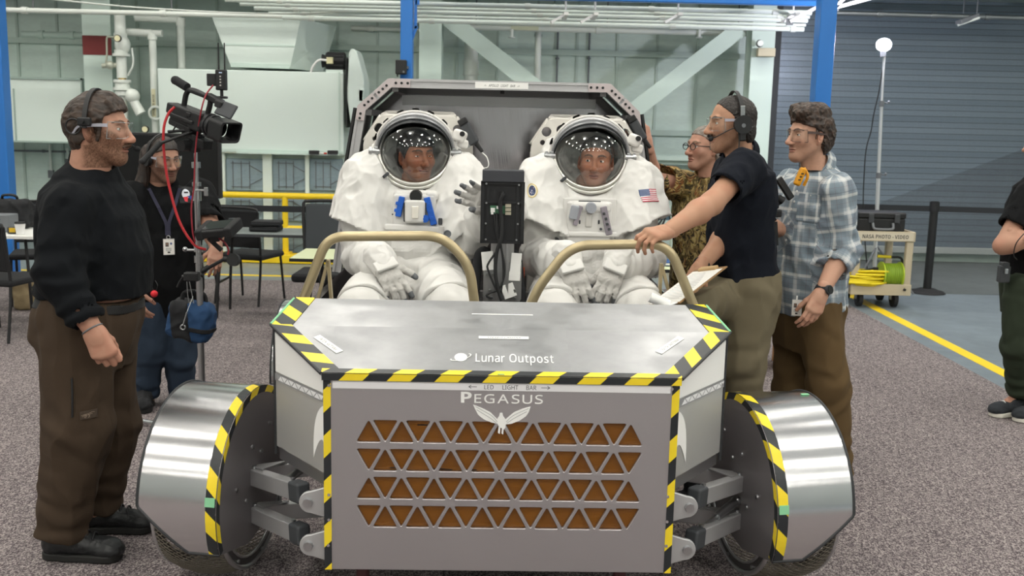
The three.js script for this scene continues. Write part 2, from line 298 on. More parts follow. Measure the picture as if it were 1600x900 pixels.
// o: skin, lip, beard {color, amount, low, moustache}, brow; returns {head geometry, hair geometry...} in the local frame
function buildHead(o) {
  const f = headField(o), g = surfaceNets(f, V(-.1, -.155, -.115), V(.1, .135, .135), o.h ?? .0029);
  const skin = lin(o.skin), lip = lin(o.lip ?? 0xa0625a), red = mix3(skin, lin(0xb85a48), .35), brow = lin(o.brow ?? 0x2a1d16), bc = lin(o.beardColor ?? 0x2a201a);
  paint(g, (x, y, z) => {
    let c = skin; const ax = Math.abs(x);
    const ck = Math.exp(-((ax - .04) ** 2 + (y + .02) ** 2) / .0006) * (z > .03 ? 1 : 0), ns = Math.exp(-(x * x + (y + .03) ** 2) / .0002) * (z > .08 ? 1 : 0);
    c = mix3(c, red, .5 * Math.max(ck, ns)); if (ax > .075 && Math.abs(y) < .04) c = mix3(c, red, .4);
    c = mix3(c, mix3(skin, [.02, .01, .01], .4), .35 * smooth(.35, .7, noise(x * 60, y * 60, z * 60) + .3) * .5);
    if (o.beard) {
      const top = o.beardTop ?? -.03, edge = smooth(top + .012, top - .008, y - Math.max(0, ax - .04) * 1.1) * smooth(-.03, .0, z + .02 * (y < -.05)) * (y > -.128 ? 1 : 0);
      const must = smooth(.034, .026, ax) * smooth(-.036, -.041, y) * (y > -.056 ? 1 : 0) * (z > .07 ? 1 : 0), chin = edge * (1 - smooth(.03, .022, ax) * (y > -.054 ? 1 : 0) * (z > .06 ? 1 : 0));
      const k = Math.max(chin * o.beard, must * (o.moustache ?? o.beard)) * (.75 + .5 * noise(x * 300, y * 160, z * 300)); c = mix3(c, bc, clamp(k, 0, 1));
    }
    if (z > .078 && ((x / .023) ** 2 + ((y + .063) / .0115) ** 2) < 1) c = mix3(c, lip, .55);
    const by = .030 + .006 * Math.sin(clamp((ax - .012) / .04, 0, 1) * 3.1) - .1 * Math.max(0, ax - .042);
    if (z > .055 && ax > .011 && ax < .052 && Math.abs(y - by) < .0048 * (1 - .5 * smooth(.03, .052, ax))) c = mix3(c, brow, .85);
    return c;
  });
  g.deleteAttribute('uv'); const out = { head: g, f };
  return out;
}
function buildHair(o, style) {
  // style: {top:[rx,ry,rz], lift, line: hairline fn, low, amp, freq, extra: [fields]}
  const st = { c: V(0, .037, -.014), r: [.086, .098, .108], line: hairLine, low: -.085, amp: .006, fx: 70, fy: 18, fz: 28, k: .02, h: .0035, ...style };
  let d = U(st.k, ell(st.c, st.r), ell(V(0, -.03, -.045), [.078, .07, .062]), ...(st.extra ?? []));
  const limit = (x, y, z) => Math.max((z - st.line(y, x)) * .75, st.low - y);
  d = cut(both(d, limit), U(.004, ell(V(.083, -.004, -.008), [.02, .031, .022]), ell(V(-.083, -.004, -.008), [.02, .031, .022])), .006);
  if (st.add) d = U(.012, d, ...st.add);
  const n = (x, y, z) => st.amp * (noise(x * st.fx, y * st.fy, z * st.fz) + .5 * noise(x * st.fx * 2.3, y * st.fy * 2.1, z * st.fz * 2.3));
  const g = surfaceNets(bend(d, n), st.lo ?? V(-.125, -.12, -.15), st.hi ?? V(.125, .19, .15), st.h);
  const c0 = lin(o.hair), c1 = lin(o.hair2 ?? o.hair);
  paint(g, (x, y, z) => mix3(c0, c1, clamp(.5 + 1.1 * noise(x * st.fx * 1.4 + 9, y * st.fy * 1.4, z * st.fz * 1.6), 0, 1)));
  return g;
}
const skinMat = PM({ vertexColors: true, roughness: .52, bumpMap: rep(fineTex, .03), bumpScale: .00025, specularIntensity: .5 });
const hairMat = PM({ vertexColors: true, roughness: .55, sheen: .08, sheenRoughness: .5, sheenColor: 0x553d2c });
// ---------------------------------------------------------------- hands: wrist at the origin, fingers along +y, back of the hand +z; right hand has its thumb at -x
function handField(o) {
  const s = o.side === 'left' ? -1 : 1, fat = o.fat ?? 1, sp = o.splay ?? .06;
  const F = [[-.030, .086, [.044, .026, .022], .0094], [-.010, .090, [.049, .030, .023], .0096], [.011, .086, [.045, .028, .022], .0092], [.029, .077, [.035, .021, .019], .0082]];
  const fs = [], tips = [], curls = o.curls ?? [[.35, .5, .3], [.4, .55, .3], [.45, .6, .3], [.5, .6, .3]];
  const palm = [];
  F.forEach(([x, y, L, r], i) => {
    x *= s; r *= fat; const base = V(x, y, 0); palm.push(cap(V(x * .62, .012, -.001), base, .0155 * fat, r * 1.28));
    let p = base, a = 0; const seg = [];
    for (let j = 0; j < 3; j++) { a += curls[i][j]; const q = p.clone().add(V(Math.sin(sp * (i - 1.4)) * s, Math.cos(a), -Math.sin(a)).normalize().multiplyScalar(L[j] * (o.len ?? 1))); seg.push(cap(p, q, r * (1.02 - .08 * j), r * (.98 - .1 * j))); if (j === 2) tips.push([q, r]); p = q; }
    fs.push(U(.004, ...seg));
  });
  const t = o.thumb ?? { out: .75, down: .35, curl: .3 }; let p = V(-.02 * s, .018, -.008), a = 0; const th = [];
  let dir = V(-Math.sin(t.out) * s, Math.cos(t.out), -t.down).normalize();
  [[.046, .0155, .0122], [.034, .0118, .0105], [.027, .0104, .0085]].forEach(([L, r0, r1], j) => { const q = p.clone().add(dir.clone().multiplyScalar(L * (o.len ?? 1))); th.push(cap(p, q, r0 * fat, r1 * fat)); if (j === 2) tips.push([q, r1 * fat]); p = q; dir = dir.clone().add(V(t.curl * s * .9, .25 * t.curl, -t.curl * .55)).normalize(); });
  const palmF = U(.016, ...palm, cap(V(0, -.03, 0), V(0, .02, 0), .026 * fat, .026 * fat));
  const flat = both(palmF, (x, y, z) => Math.abs(z) - .0185 * fat);
  let d = U(.007, U(.012, flat, palmF), ...fs); d = U(.010, d, U(.006, ...th));
  return { f: d, tips };
}
function buildHand(o) {
  const { f, tips } = handField(o), r = .05 + .16;
  const g = surfaceNets(o.disp ? bend(f, o.disp) : f, V(-.105, -.055, -.14), V(.105, .215, .06), o.h ?? .0034);
  const c0 = lin(o.skin), c1 = lin(o.tip ?? o.skin), red = mix3(c0, lin(0xa85848), .22);
  paint(g, (x, y, z) => { if (o.tip) { for (const [q, rr] of tips) if (Math.hypot(x - q.x, y - q.y, z - q.z) < rr * 1.75) return c1; return c0; } let b = 0; for (const [q] of tips) b = Math.max(b, Math.exp(-((x - q.x) ** 2 + (y - q.y) ** 2 + (z - q.z) ** 2) / .0003)); return mix3(c0, red, Math.max(b, .6 * smooth(.3, .6, noise(x * 40, y * 40, z * 40) + .4))); });
  return g;
}
function place(g, m) { g.applyMatrix4(m); return g; }
const basis = (pos, y, z) => frame(y, z).setPosition(pos);
function joinVC(list) { return mergeGeometries(list.map(g => { const h = g.index ? g.toNonIndexed() : g; for (const k of Object.keys(h.attributes)) if (!['position', 'normal', 'color'].includes(k)) h.deleteAttribute(k); return planarUV(h); })); }
function bounds(pts, pad) { const b = new THREE.Box3().setFromPoints(pts); return [b.min.subScalar(pad), b.max.addScalar(pad)]; }
function settle(group, base) { group.children.forEach(c => { c.position.sub(base); }); group.position.copy(base); return group; }
// ---------------------------------------------------------------- people
const lerpV = (a, b, t) => a.clone().lerp(b, t);
const ridge = (amp, fx, fy, fz, o = 0) => (x, y, z) => { const n = noise(x * fx + o, y * fy + o, z * fz - o), m = noise(x * fx * 2.1 - o, y * fy * 2.1, z * fz * 2.1 + o); return amp * (Math.abs(n) * 2.6 - .65 + .5 * m); };
const sum = (...f) => (x, y, z) => { let s = 0; for (const g of f) s += g(x, y, z); return s; };
// folds that gather near a point (elbow, crotch, knee)
const gather = (c, rad, amp, dir, freq, o = 0) => { const d = dir.clone().normalize(); return (x, y, z) => { const q = (x - c.x) ** 2 + (y - c.y) ** 2 + (z - c.z) ** 2; if (q > rad * rad * 4) return 0; const u = (x * d.x + y * d.y + z * d.z) * freq; return amp * Math.exp(-q / (rad * rad)) * Math.sin(u + 2.6 * noise(x * 9 + o, y * 9, z * 9) + o); }; };
const DEF_ROWS = [[-.14, .15, .11], [0, .175, .13], [.22, .165, .125, .012], [.45, .165, .125, .02], [.68, .18, .132, .012], [.84, .17, .115], [.93, .125, .085, -.005], [1, .072, .068]];
function collarGeo(m, o = {}) {        // a folded collar round the neck; m: neck frame (y up the neck, z forward)
  const N = 34, prof = t => { const fr = Math.pow(Math.max(0, Math.cos(t)), 4), gap = (o.open ?? .022) * fr; const r = o.r ?? .066;
    return [[r, -.012 - .05 * fr, 0], [r + .002, .036 - .04 * fr, 0], [r + .009, .037 - .04 * fr, 0], [r + .022 + .012 * fr, -.012 - (o.drop ?? .055) * fr, 0]]; };
  const a0 = o.gap ?? .32, pos = [], idx = [];
  for (let i = 0; i <= N; i++) { const t = -Math.PI + (i / N) * (2 * Math.PI - 0) ; const th = mixn(a0, 2 * Math.PI - a0, i / N); for (const [r, y] of prof(th)) pos.push(r * Math.sin(th), y, r * Math.cos(th) * 1.02 + (o.fz ?? .0)); }
  for (let i = 0; i < N; i++) for (let j = 0; j < 4; j++) { const a = i * 4 + j, b = i * 4 + (j + 1) % 4, c = a + 4, d = b + 4; idx.push(a, b, c, b, d, c); }
  idx.push(0, 2, 1, 0, 3, 2); const e = N * 4; idx.push(e, e + 1, e + 2, e, e + 2, e + 3);
  let g = new THREE.BufferGeometry(); g.setAttribute('position', new THREE.Float32BufferAttribute(pos, 3)); g.setIndex(idx); g = g.toNonIndexed(); g.computeVertexNormals(); planarUV(g); return g.applyMatrix4(m);
}
function shoeGeo(an, dir, o = {}) {     // boots and shoes on the floor under the ankle; returns [upper, sole]
  const f = dir.clone().setY(0).normalize(), L = o.len ?? .29, y0 = 0, heel = V(an.x, y0, an.z).addScaledVector(f, -.075), s = f.clone().cross(V(0, 1, 0));
  const pt = (a, y, k = 0) => heel.clone().addScaledVector(f, a).addScaledVector(s, k).setY(y0 + y);
  const m = { x: s.clone().negate(), y: V(0, 1, 0), z: f };
  const up = U(.03, cap(pt(.05, .065), pt(.07, o.high ?? .15), .044, .043), cap(pt(.05, .055), pt(.13, .07), .042, .044), cap(pt(.13, .062), pt(L - .055, .046), .043, .040), ell(pt(L - .05, .042), [.046, .034, .052], m));
  const upper = cut(up, half(pt(0, .022), V(0, 1, 0)).constructor === Function ? (x, y, z) => y - y0 - .026 : null);
  const soleF = (x, y, z) => { const q = U(.03, cap(pt(.045, .02), pt(.1, .02), .041, .039), cap(pt(.12, .02), pt(L - .06, .02), .041, .048))(x, clamp(y, y0 + .02, y0 + .02), z); return Math.max(q - .004, y - y0 - .031, y0 + .001 - y); };
  const [lo, hi] = bounds([pt(-.02, 0), pt(L + .02, .2)], .07);
  return [surfaceNets(bend(upper, ridge(.0022, 30, 40, 30, 3)), lo, hi, .0075), planarUV(surfaceNets(soleF, lo, hi.clone().setY(.05), .0075).toNonIndexed())];
}
function person(o) {
  const g = thing('person', o.label, 'person', o.group), up = V(0, 1, 0), fwd = o.fwd.clone().normalize();
  const rows = o.rows ?? DEF_ROWS, nk = o.neck, pv = o.pelvis, A = o.arms, Lg = o.legs, ar = o.armR ?? [.052, .043, .03], lr = o.legR ?? [.085, .06, .045];
  const hs = o.head.scale ?? 1, hm = frame(o.head.up ?? up, o.head.fwd).scale(V(hs, hs, hs)).setPosition(o.head.c), hp = (x, y, z) => V(x, y, z).applyMatrix4(hm);
  // skin: one continuous body
  const shrunk = rows.map(([t, w, d, s]) => [t, w - .022, d - .022, s]);
  const parts = [trunk(pv, nk, fwd, shrunk), cap(lerpV(nk, hp(0, -.12, -.03), -.6), hp(0, -.10, -.03), .06 * hs, .053 * hs)];
  for (const k of ['L', 'R']) {
    const a = A[k]; if (a) parts.push(cap(a.s, a.e, ar[0], ar[1]), cap(a.e, lerpV(a.e, a.w, .3), ar[1], ar[1] * 1.04), cap(lerpV(a.e, a.w, .3), a.w, ar[1] * 1.04, ar[2]));
    const l = Lg?.[k]; if (l) parts.push(cap(l.h, l.k, lr[0], lr[1]), cap(l.k, l.a, lr[1], lr[2]), cap(l.a, l.a.clone().addScaledVector(l.f, .1).setY(Math.max(.05, l.a.y - .05)), .03, .028));
  }
  const all = [pv, nk]; for (const k of ['L', 'R']) { if (A[k]) all.push(A[k].s, A[k].e, A[k].w); if (Lg?.[k]) all.push(Lg[k].h, Lg[k].k, Lg[k].a); }
  const bodyF = U(.028, ...parts), skin = lin(o.head.skin), red = mix3(skin, lin(0xb85a48), .3);
  const [lo, hi] = bounds([...all, hp(0, -.1, 0)], .16); lo.y = Math.max(lo.y, .03);
  const body = surfaceNets(bodyF, lo, hi, .0125); paint(body, (x, y, z) => mix3(skin, red, .35 * smooth(.1, .5, noise(x * 14, y * 14, z * 14) + .1)));
  const H = buildHead(o.head); place(H.head, hm); const pieces = [body, H.head];
  for (const k of ['L', 'R']) { const a = A[k]; if (!a || a.noHand) continue; const hg = buildHand({ side: k === 'L' ? 'left' : 'right', skin: o.head.skin, ...a.hand }); place(hg, basis(a.w, a.dir, a.back).scale(V(a.hs ?? 1, a.hs ?? 1, a.hs ?? 1))); pieces.push(hg); }
  mk('body', joinVC(pieces), skinMat, g);
  for (const k of [1, -1]) { const e = new THREE.SphereGeometry(.0128, 16, 12); e.rotateX(Math.PI / 2); const gz = o.head.gaze ?? [0, 0]; paint(e, (x, y, z) => { const r = Math.hypot(x - gz[0] * .012 , y - gz[1] * .012); return z < 0 ? [.7, .66, .62] : r < .0026 ? [.005, .005, .005] : r < .0060 ? lin(o.head.iris ?? 0x3a2617) : [.72, .68, .64]; }); e.translate(.0315 * k, .0095, .0715); e.applyMatrix4(hm); mk('eye', e, eyeMat, g); }
  if (o.head.hair) { const h = buildHair(o.head, o.head.style); place(h, hm); mk('hair', h, hairMat, g); }
  // shirt
  if (o.shirt) {
    const s = o.shirt, sr = s.rows ?? rows, tf = trunk(pv, nk, fwd, sr), fs = [tf], cuts = [], bones = [[pv, nk, .15, fwd]], wr = [];
    for (const k of ['L', 'R']) {
      const a = A[k]; if (!a) continue; const q = s.sleeve[k] ?? s.sleeve.both, r = s.r;
      bones.push([a.s, a.e, r[1], fwd]); wr.push(gather(a.e, .11, s.wr ?? .005, a.w.clone().sub(a.s), 85, 1.3), gather(a.s, .12, (s.wr ?? .005) * .8, a.e.clone().sub(a.s).add(V(0, .3, 0)), 60, 2.1));
      if (q <= 1) { const e = lerpV(a.s, a.e, q + .12), n = a.e.clone().sub(a.s); const pl = half(lerpV(a.s, a.e, q), n), inn = cap(lerpV(a.s, a.e, q - .2), lerpV(a.s, a.e, q + .3), r[1] - .011, r[1] - .004); fs.push(cut(cut(cap(a.s, e, r[0], r[1]), (x, y, z) => -pl(x, y, z), .003), inn, .004)); }
      else { const e = lerpV(a.e, a.w, q - .9), n = a.w.clone().sub(a.e), pl = half(lerpV(a.e, a.w, q - 1), n), inn = cap(lerpV(a.e, a.w, q - 1.1), lerpV(a.e, a.w, q - .7), r[2] - .01, r[2] - .006); fs.push(U(.03, cap(a.s, a.e, r[0], r[1]), cut(cut(cap(a.e, e, r[1], r[2]), (x, y, z) => -pl(x, y, z), .003), inn, .004))); bones.push([a.e, a.w, r[2], fwd]); wr.push(gather(lerpV(a.e, a.w, q - 1.15), .09, (s.wr ?? .005) * 1.1, n, 110, .5)); }
    }
    const hemAt = lerpV(pv, nk, s.hem ?? -.1), hn = s.hemN ?? pv.clone().sub(nk), hp_ = half(hemAt, hn.clone().negate()); fs[0] = cut(fs[0], hp_, .004); let d = U(s.k ?? .04, ...fs);
    d = bend(d, sum(ridge(s.fold ?? .006, ...(s.freq ?? [7, 4, 7]), s.seed ?? 1), ridge((s.fold ?? .006) * .4, 17, 11, 17, 5), ...wr));
    const neckR = s.neckR ?? .062; d = cut(d, cap(lerpV(nk, hp(0, -.12, -.03), -.02).addScaledVector(fwd, .006), hp(0, -.02, -.02), neckR, neckR + .03), .01);
    const pts = [pv, nk]; for (const k of ['L', 'R']) if (A[k]) pts.push(A[k].s, A[k].e, A[k].w);
    const [l2, h2] = bounds(pts, .24), sg = surfaceNets(d, l2, h2, s.h ?? .0075); boneUV(sg, bones); const sm = mk('shirt', sg, s.mat, g); o.shirtField = d;
    const nm = frame(hp(0, -.10, -.03).sub(nk), fwd).setPosition(lerpV(nk, hp(0, -.12, -.03), .1).addScaledVector(fwd, .004));
    if (s.collar) mk('collar', collarGeo(nm, s.collar), s.mat, sm);
    else { const t = tor(neckR + .004, .009, 0, 0, 0, Math.PI / 2, 0, 0); t.applyMatrix4(nm.clone().multiply(new THREE.Matrix4().makeRotationX(.12))); mk('collar', t, s.mat, sm); }
  }
  if (o.trousers && Lg) {
    const s = o.trousers, fs = [trunk(pv, nk, fwd, s.rows)], wr = [], bones = [[lerpV(pv, nk, -.2), lerpV(pv, nk, .2), .16, fwd]]; let d;
    for (const k of ['L', 'R']) { const l = Lg[k], r = s.r, r2 = s['r' + k] ?? r; const lpl = half(lerpV(l.k, l.a, s.hem ?? 1.02), l.k.clone().sub(l.a)), lin_ = cap(lerpV(l.k, l.a, .9), lerpV(l.k, l.a, 1.5), r[2] - .014, r[2] - .01); fs.push(U(.03, cap(l.h, l.k, r2[0], r2[1]), cut(cut(cap(l.k, lerpV(l.k, l.a, 1.15), r2[1], r2[2]), lpl, .003), lin_, .003))); bones.push([l.h, l.k, r[1], fwd], [l.k, l.a, r[2], fwd]); const ax = l.k.clone().sub(l.a);
      wr.push(gather(l.k, .13, s.wr ?? .006, ax.clone().add(fwd.clone().multiplyScalar(.25)), 62, 1 + l.h.x), gather(lerpV(l.k, l.a, .85), .13, (s.wr ?? .006) * 1.1, ax, 75, 2), gather(l.h, .12, s.wr ?? .006, ax.clone().add(fwd.clone().multiplyScalar(-.4)), 55, 3)); }
    d = U(.03, ...fs); d = bend(d, sum(ridge(s.fold ?? .006, 9, 4, 9, 8), ...wr));
    const top = lerpV(pv, nk, s.top ?? .12), hn = nk.clone().sub(pv); const tpl = half(top, hn); o.trouserField = d; d = cut(d, (x, y, z) => -tpl(x, y, z), .003);
    const pts = [pv, top]; for (const k of ['L', 'R']) pts.push(Lg[k].h, Lg[k].k, Lg[k].a); const [l3, h3] = bounds(pts, .24); l3.y = Math.max(l3.y, .02);
    const tg = surfaceNets(d, l3, h3, s.h ?? .008); boneUV(tg, bones); mk('trousers', tg, s.mat, g);
    if (s.belt) { const b0 = half(lerpV(top, pv, .02), hn), bf = both(grow(trunk(pv, nk, fwd, s.rows), .005), (x, y, z) => Math.abs(b0(x, y, z) + .024) - .019); mk('belt', planarUV(surfaceNets(bf, ...bounds([top], .27), .0075).toNonIndexed()), s.belt, g); }
  }
  if (o.shoes && Lg) for (const k of ['L', 'R']) { const l = Lg[k], [u, sl] = shoeGeo(l.a, l.f, o.shoes); const m = mk('shoe', planarUV(u.toNonIndexed()), o.shoes.mat, g); mk('sole', sl, o.shoes.sole, m);
    if (o.shoes.laces) { const f = l.f.clone().setY(0).normalize(), s = f.clone().cross(up), gs = []; for (let i = 0; i < 5; i++) { const c = V(l.a.x, [.158, .134, .118, .108, .102][i] + (o.shoes.lift ?? 0), l.a.z).addScaledVector(f, .0 + .028 * i + .02); gs.push(tube([c.clone().addScaledVector(s, .026).addScaledVector(up, -.014), c.clone().addScaledVector(up, .006), c.clone().addScaledVector(s, -.026).addScaledVector(up, -.014)], .004, 8, 6)); } mk('lace', gs, o.shoes.laces, m); } }
  g.userData.hm = hm; o.hm = hm; o.hp = hp; o.group_ = g; return g;
}
const eyeMat = PM({ vertexColors: true, roughness: .12, clearcoat: .6 });
// worn pieces in the head frame
function wear(o, name, geos, mat, parent) { const g = M(geos); g.applyMatrix4(o.hm); return mk(name, g, mat, parent ?? o.group_); }
function safetyGlasses(o, armMat, tint = MT.lens, brow = null) {
  const N = 24, W = .074, surf = (u, v) => { const x = u * W; return V(x, mixn(.030, -.022 + .012 * Math.exp(-((x / .014) ** 2)), v) - .006 * Math.abs(u) * (v - .5), .112 - 9.5 * x * x - .006 * v); };
  const pos = [], idx = []; const M_ = 6; for (const off of [0, .002]) for (let i = 0; i <= N; i++) for (let j = 0; j <= M_; j++) { const p = surf(i / N * 2 - 1, j / M_); pos.push(p.x, p.y, p.z - off); }
  const k = (i, j, s) => s * (N + 1) * (M_ + 1) + i * (M_ + 1) + j;
  for (let i = 0; i < N; i++) for (let j = 0; j < M_; j++) idx.push(k(i, j, 0), k(i, j + 1, 0), k(i + 1, j, 0), k(i, j + 1, 0), k(i + 1, j + 1, 0), k(i + 1, j, 0));
  let g = new THREE.BufferGeometry(); g.setAttribute('position', new THREE.Float32BufferAttribute(pos.slice(0, pos.length / 2), 3)); g.setIndex(idx); g = g.toNonIndexed(); g.computeVertexNormals();
  const gl = new THREE.Group(); gl.name = 'safety_glasses'; o.group_.add(gl);
  wear(o, 'lens', [g], tint, gl);
  const ed = v => tube(Array.from({ length: 13 }, (_, i) => surf(i / 6 - 1, v)), .0011, 36, 6);
  wear(o, 'rim', [ed(0), ed(1), tube([surf(-1, 0), surf(-1, 1)], .0013, 4, 6), tube([surf(1, 0), surf(1, 1)], .0013, 4, 6)], brow ?? MT.clearEdge, gl);
  for (const s of [1, -1]) wear(o, 'temple', [extrTemple(s)], armMat, gl);
  return gl;
}
function extrTemple(s) { const pts = [V(.075 * s, .021, .058), V(.083 * s, .02, .02), V(.086 * s, .015, -.015), V(.084 * s, .012, -.04), V(.082 * s, -.012, -.06)]; const c = new THREE.CatmullRomCurve3(pts), gs = []; const P0 = c.getPoints(14); for (let i = 0; i < 14; i++) { const h = mixn(.012, .006, i / 14); gs.push(beam(P0[i], P0[i + 1].clone().add(P0[i + 1].clone().sub(P0[i]).multiplyScalar(.15)), .0035, h, V(0, 1, 0))); } return M(gs); }
MT.clearEdge = PM({ color: 0xdfe6e8, roughness: .15, transmission: .75, thickness: 0 });
MT.templeClear = PM({ color: 0xc9c9d6, roughness: .2, transmission: .35, thickness: 0 });

function moustache(o, color, w = .022, t = .0055) { const f = U(.004, ...[1, -1].map(k => cap(V(0, -.046, .104), V(w * k, -.053, .092), t, t * .7))), g = surfaceNets(bend(f, ridge(.0014, 200, 90, 200, 1)), V(-.04, -.07, .07), V(.04, -.03, .12), .0022); paint(g, () => lin(color)); const h = planarUV(g.toNonIndexed()); h.applyMatrix4(o.hm); return mk('moustache', h, hairMat, o.group_); }
const shortLine = y => { const t = [[.0, .014], [.035, .014], [.05, .03], [.07, .05], [.095, .066], [.13, .09]]; if (y < .0) return hairLine(y) - .004; for (let i = 1; i < t.length; i++) if (y < t[i][0]) return mixn(t[i - 1][1], t[i][1], (y - t[i - 1][0]) / (t[i][0] - t[i - 1][0])); return .09; };
// ---------------------------------------------------------------- the hall
{
  const r = ROOM, T = .25, cx = (r.x0 + r.x1) / 2, cz = (r.z0 + r.z1) / 2, W = r.x1 - r.x0, D = r.z1 - r.z0;
  const conc = SM({ color: 0xdcdcdc, map: rep(concTex, 2.6), roughness: .38, bumpMap: rep(smudgeTex, 1.5), bumpScale: .0006 });
  const carpet = SM({ map: rep(carpetTex, .62), roughness: 1, bumpMap: rep(fineTex, .2), bumpScale: .003 });
  const wall = SM({ map: rep(wallTex, 3.1), roughness: .42, color: 0xf0f6f3, bumpMap: rep(smudgeTex, 2.2), bumpScale: .002 }), sideWall = SM({ color: 0xb9bfbd, roughness: .7 }), ceil = SM({ color: 0xd8dbdb, roughness: .8 });
  struct('floor', box(W + 2 * T, .2, D + 2 * T, cx, -.104, cz), conc);
  const cxr = 3.33; // the carpet ends along the walkway on the right and in front of the kerb at the back
  struct('carpet', box(cxr - r.x0, .006, r.z1 + 10.5, (cxr + r.x0) / 2, -.003, (r.z1 - 10.5) / 2), carpet);
  struct('trim_1', box(.11, .002, 8.6, 3.55, -.0035, -7.3), MT.yellow); struct('trim_2', box(9.2, .002, .09, -4.2, -.0035, -10.83), MT.yellow);
  struct('wall_back', box(W, r.h, T, cx, r.h / 2 - .02, r.z0 - T / 2), wall);
  struct('wall_left', box(T, r.h, D, r.x0 - T / 2, r.h / 2 - .02, cz), sideWall); struct('wall_right', box(T, r.h, D, r.x1 + T / 2, r.h / 2 - .02, cz), sideWall);
  struct('wall_front', box(W, r.h, T, cx, r.h / 2 - .02, r.z1 + T / 2), sideWall); struct('ceiling', box(W, T, D, cx, r.h + T / 2 - .02, cz), ceil);
  const housing = M([cyl(.12, .34, .16, 0, .11, 0), cyl(.05, .05, .4, 0, .37, 0)]), glow = SM({ color: 0x222222, emissive: LAMP_COLOR, emissiveIntensity: 55, roughness: .4 });
  const glowUp = SM({ color: 0x222222, emissive: LAMP_COLOR, emissiveIntensity: 6, roughness: .4 }), uplG = M([cyl(.36, .36, .02, 0, .24, 0, 0, 0, 0, 28)]); const lensG = cyl(.3, .3, .012, 0, .022, 0, 0, 0, 0, 28);
  for (let i = 0; i < 6; i++) for (let j = 0; j < 6; j++) {
    const x = -9.2 + i * 3.7, z = -9.6 + j * 3.7, ORD = ['first', 'second', 'third', 'fourth', 'fifth', 'sixth'], t = thing('high_bay_lamp', `round high bay lamp, ${ORD[j]} row from the back wall, ${ORD[i]} from the left`, 'lamp', 'high bay ceiling lamps', V(x, 6.9, z));
    mk('housing', housing, MT.darkGrey, t); mk('lamp_lens', lensG, glow, t);
    const l = new THREE.RectAreaLight(LAMP_COLOR, LAMP_I, LAMP_S, LAMP_S); l.position.set(0, .0, 0); l.rotation.x = -Math.PI / 2; t.add(l);
    if (i % 2 === j % 2) { const u = new THREE.RectAreaLight(LAMP_COLOR, LAMP_UP, 1.2, 1.2); u.position.set(0, .42, 0); u.rotation.x = Math.PI / 2; t.add(u); mk('uplight_lens', uplG, glowUp, t); }
  }
}
// ---------------------------------------------------------------- against the back wall
const G4 = (x0, y0, x1, y1, d) => { const xm = (x0 + x1) / 2, ym = (y0 + y1) / 2; return { l: P(x0, ym, d).x, r: P(x1, ym, d).x, t: P(xm, y0, d).y, b: P(xm, y1, d).y, z: -d }; };
const rb = (x0, y0, x1, y1, d, deep, rad = 0) => { const q = G4(x0, y0, x1, y1, d), w = q.r - q.l, h = q.t - q.b; return (rad ? rbox(w, h, deep, rad, 0, 0, 0) : box(w, h, deep)).translate((q.l + q.r) / 2, (q.t + q.b) / 2, q.z - deep / 2); };
const wallZ = ROOM.z0;
function wallThing(name, label, cat, group, pos) { return thing(name, label, cat, group, pos); }
{ // mezzanine deck over the back bay and the steel that carries it
  const deck = SM({ color: 0x8e9a98, roughness: .6 });
  struct('ceiling_mezzanine', [box(23.9, .22, 1.5, -.02, 3.47, -12.65), box(23.9, .3, .08, -.02, 3.5, -11.9)], deck);
  const joist = []; for (let i = 0; i < 13; i++) joist.push(box(.08, .16, 1.4, -11.5 + i * 1.2, 3.29, -12.65)); struct('ceiling_joists', joist, MT.mintDark);
  const girtM = SM({ color: 0xb4c5bd, roughness: .5 });
  [[2.62, -12, 3.3], [1.62, 1.2, 3.3], [2.3, 4.2, 12]].forEach(([y, a, b], i) => struct('trim_' + (3 + i), box(b - a, .07, .06, (a + b) / 2, y, wallZ + .03), girtM));
  const corr = []; for (let i = 0; i < 30; i++) corr.push(box(.03, 3.2, .022, -11.7 + i * .52, 1.7, wallZ + .01)); struct('trim_6', corr.slice(0, 28), girtM);
}
function ibeam(x, y0, y1, z, w, d, mat, name, label, cat, group) {
  const t = thing(name, label, cat, group, V(x, y0, z)), h = y1 - y0;
  mk('front_flange', box(w, h, .022, 0, h / 2, d / 2), mat, t); mk('back_flange', box(w, h, .022, 0, h / 2, -d / 2), mat, t); mk('web', box(.016, h, d - .02, 0, h / 2, 0), mat, t);
  mk('base_plate', box(w + .1, .02, d + .1, 0, .01, 0), mat, t); return t;
}
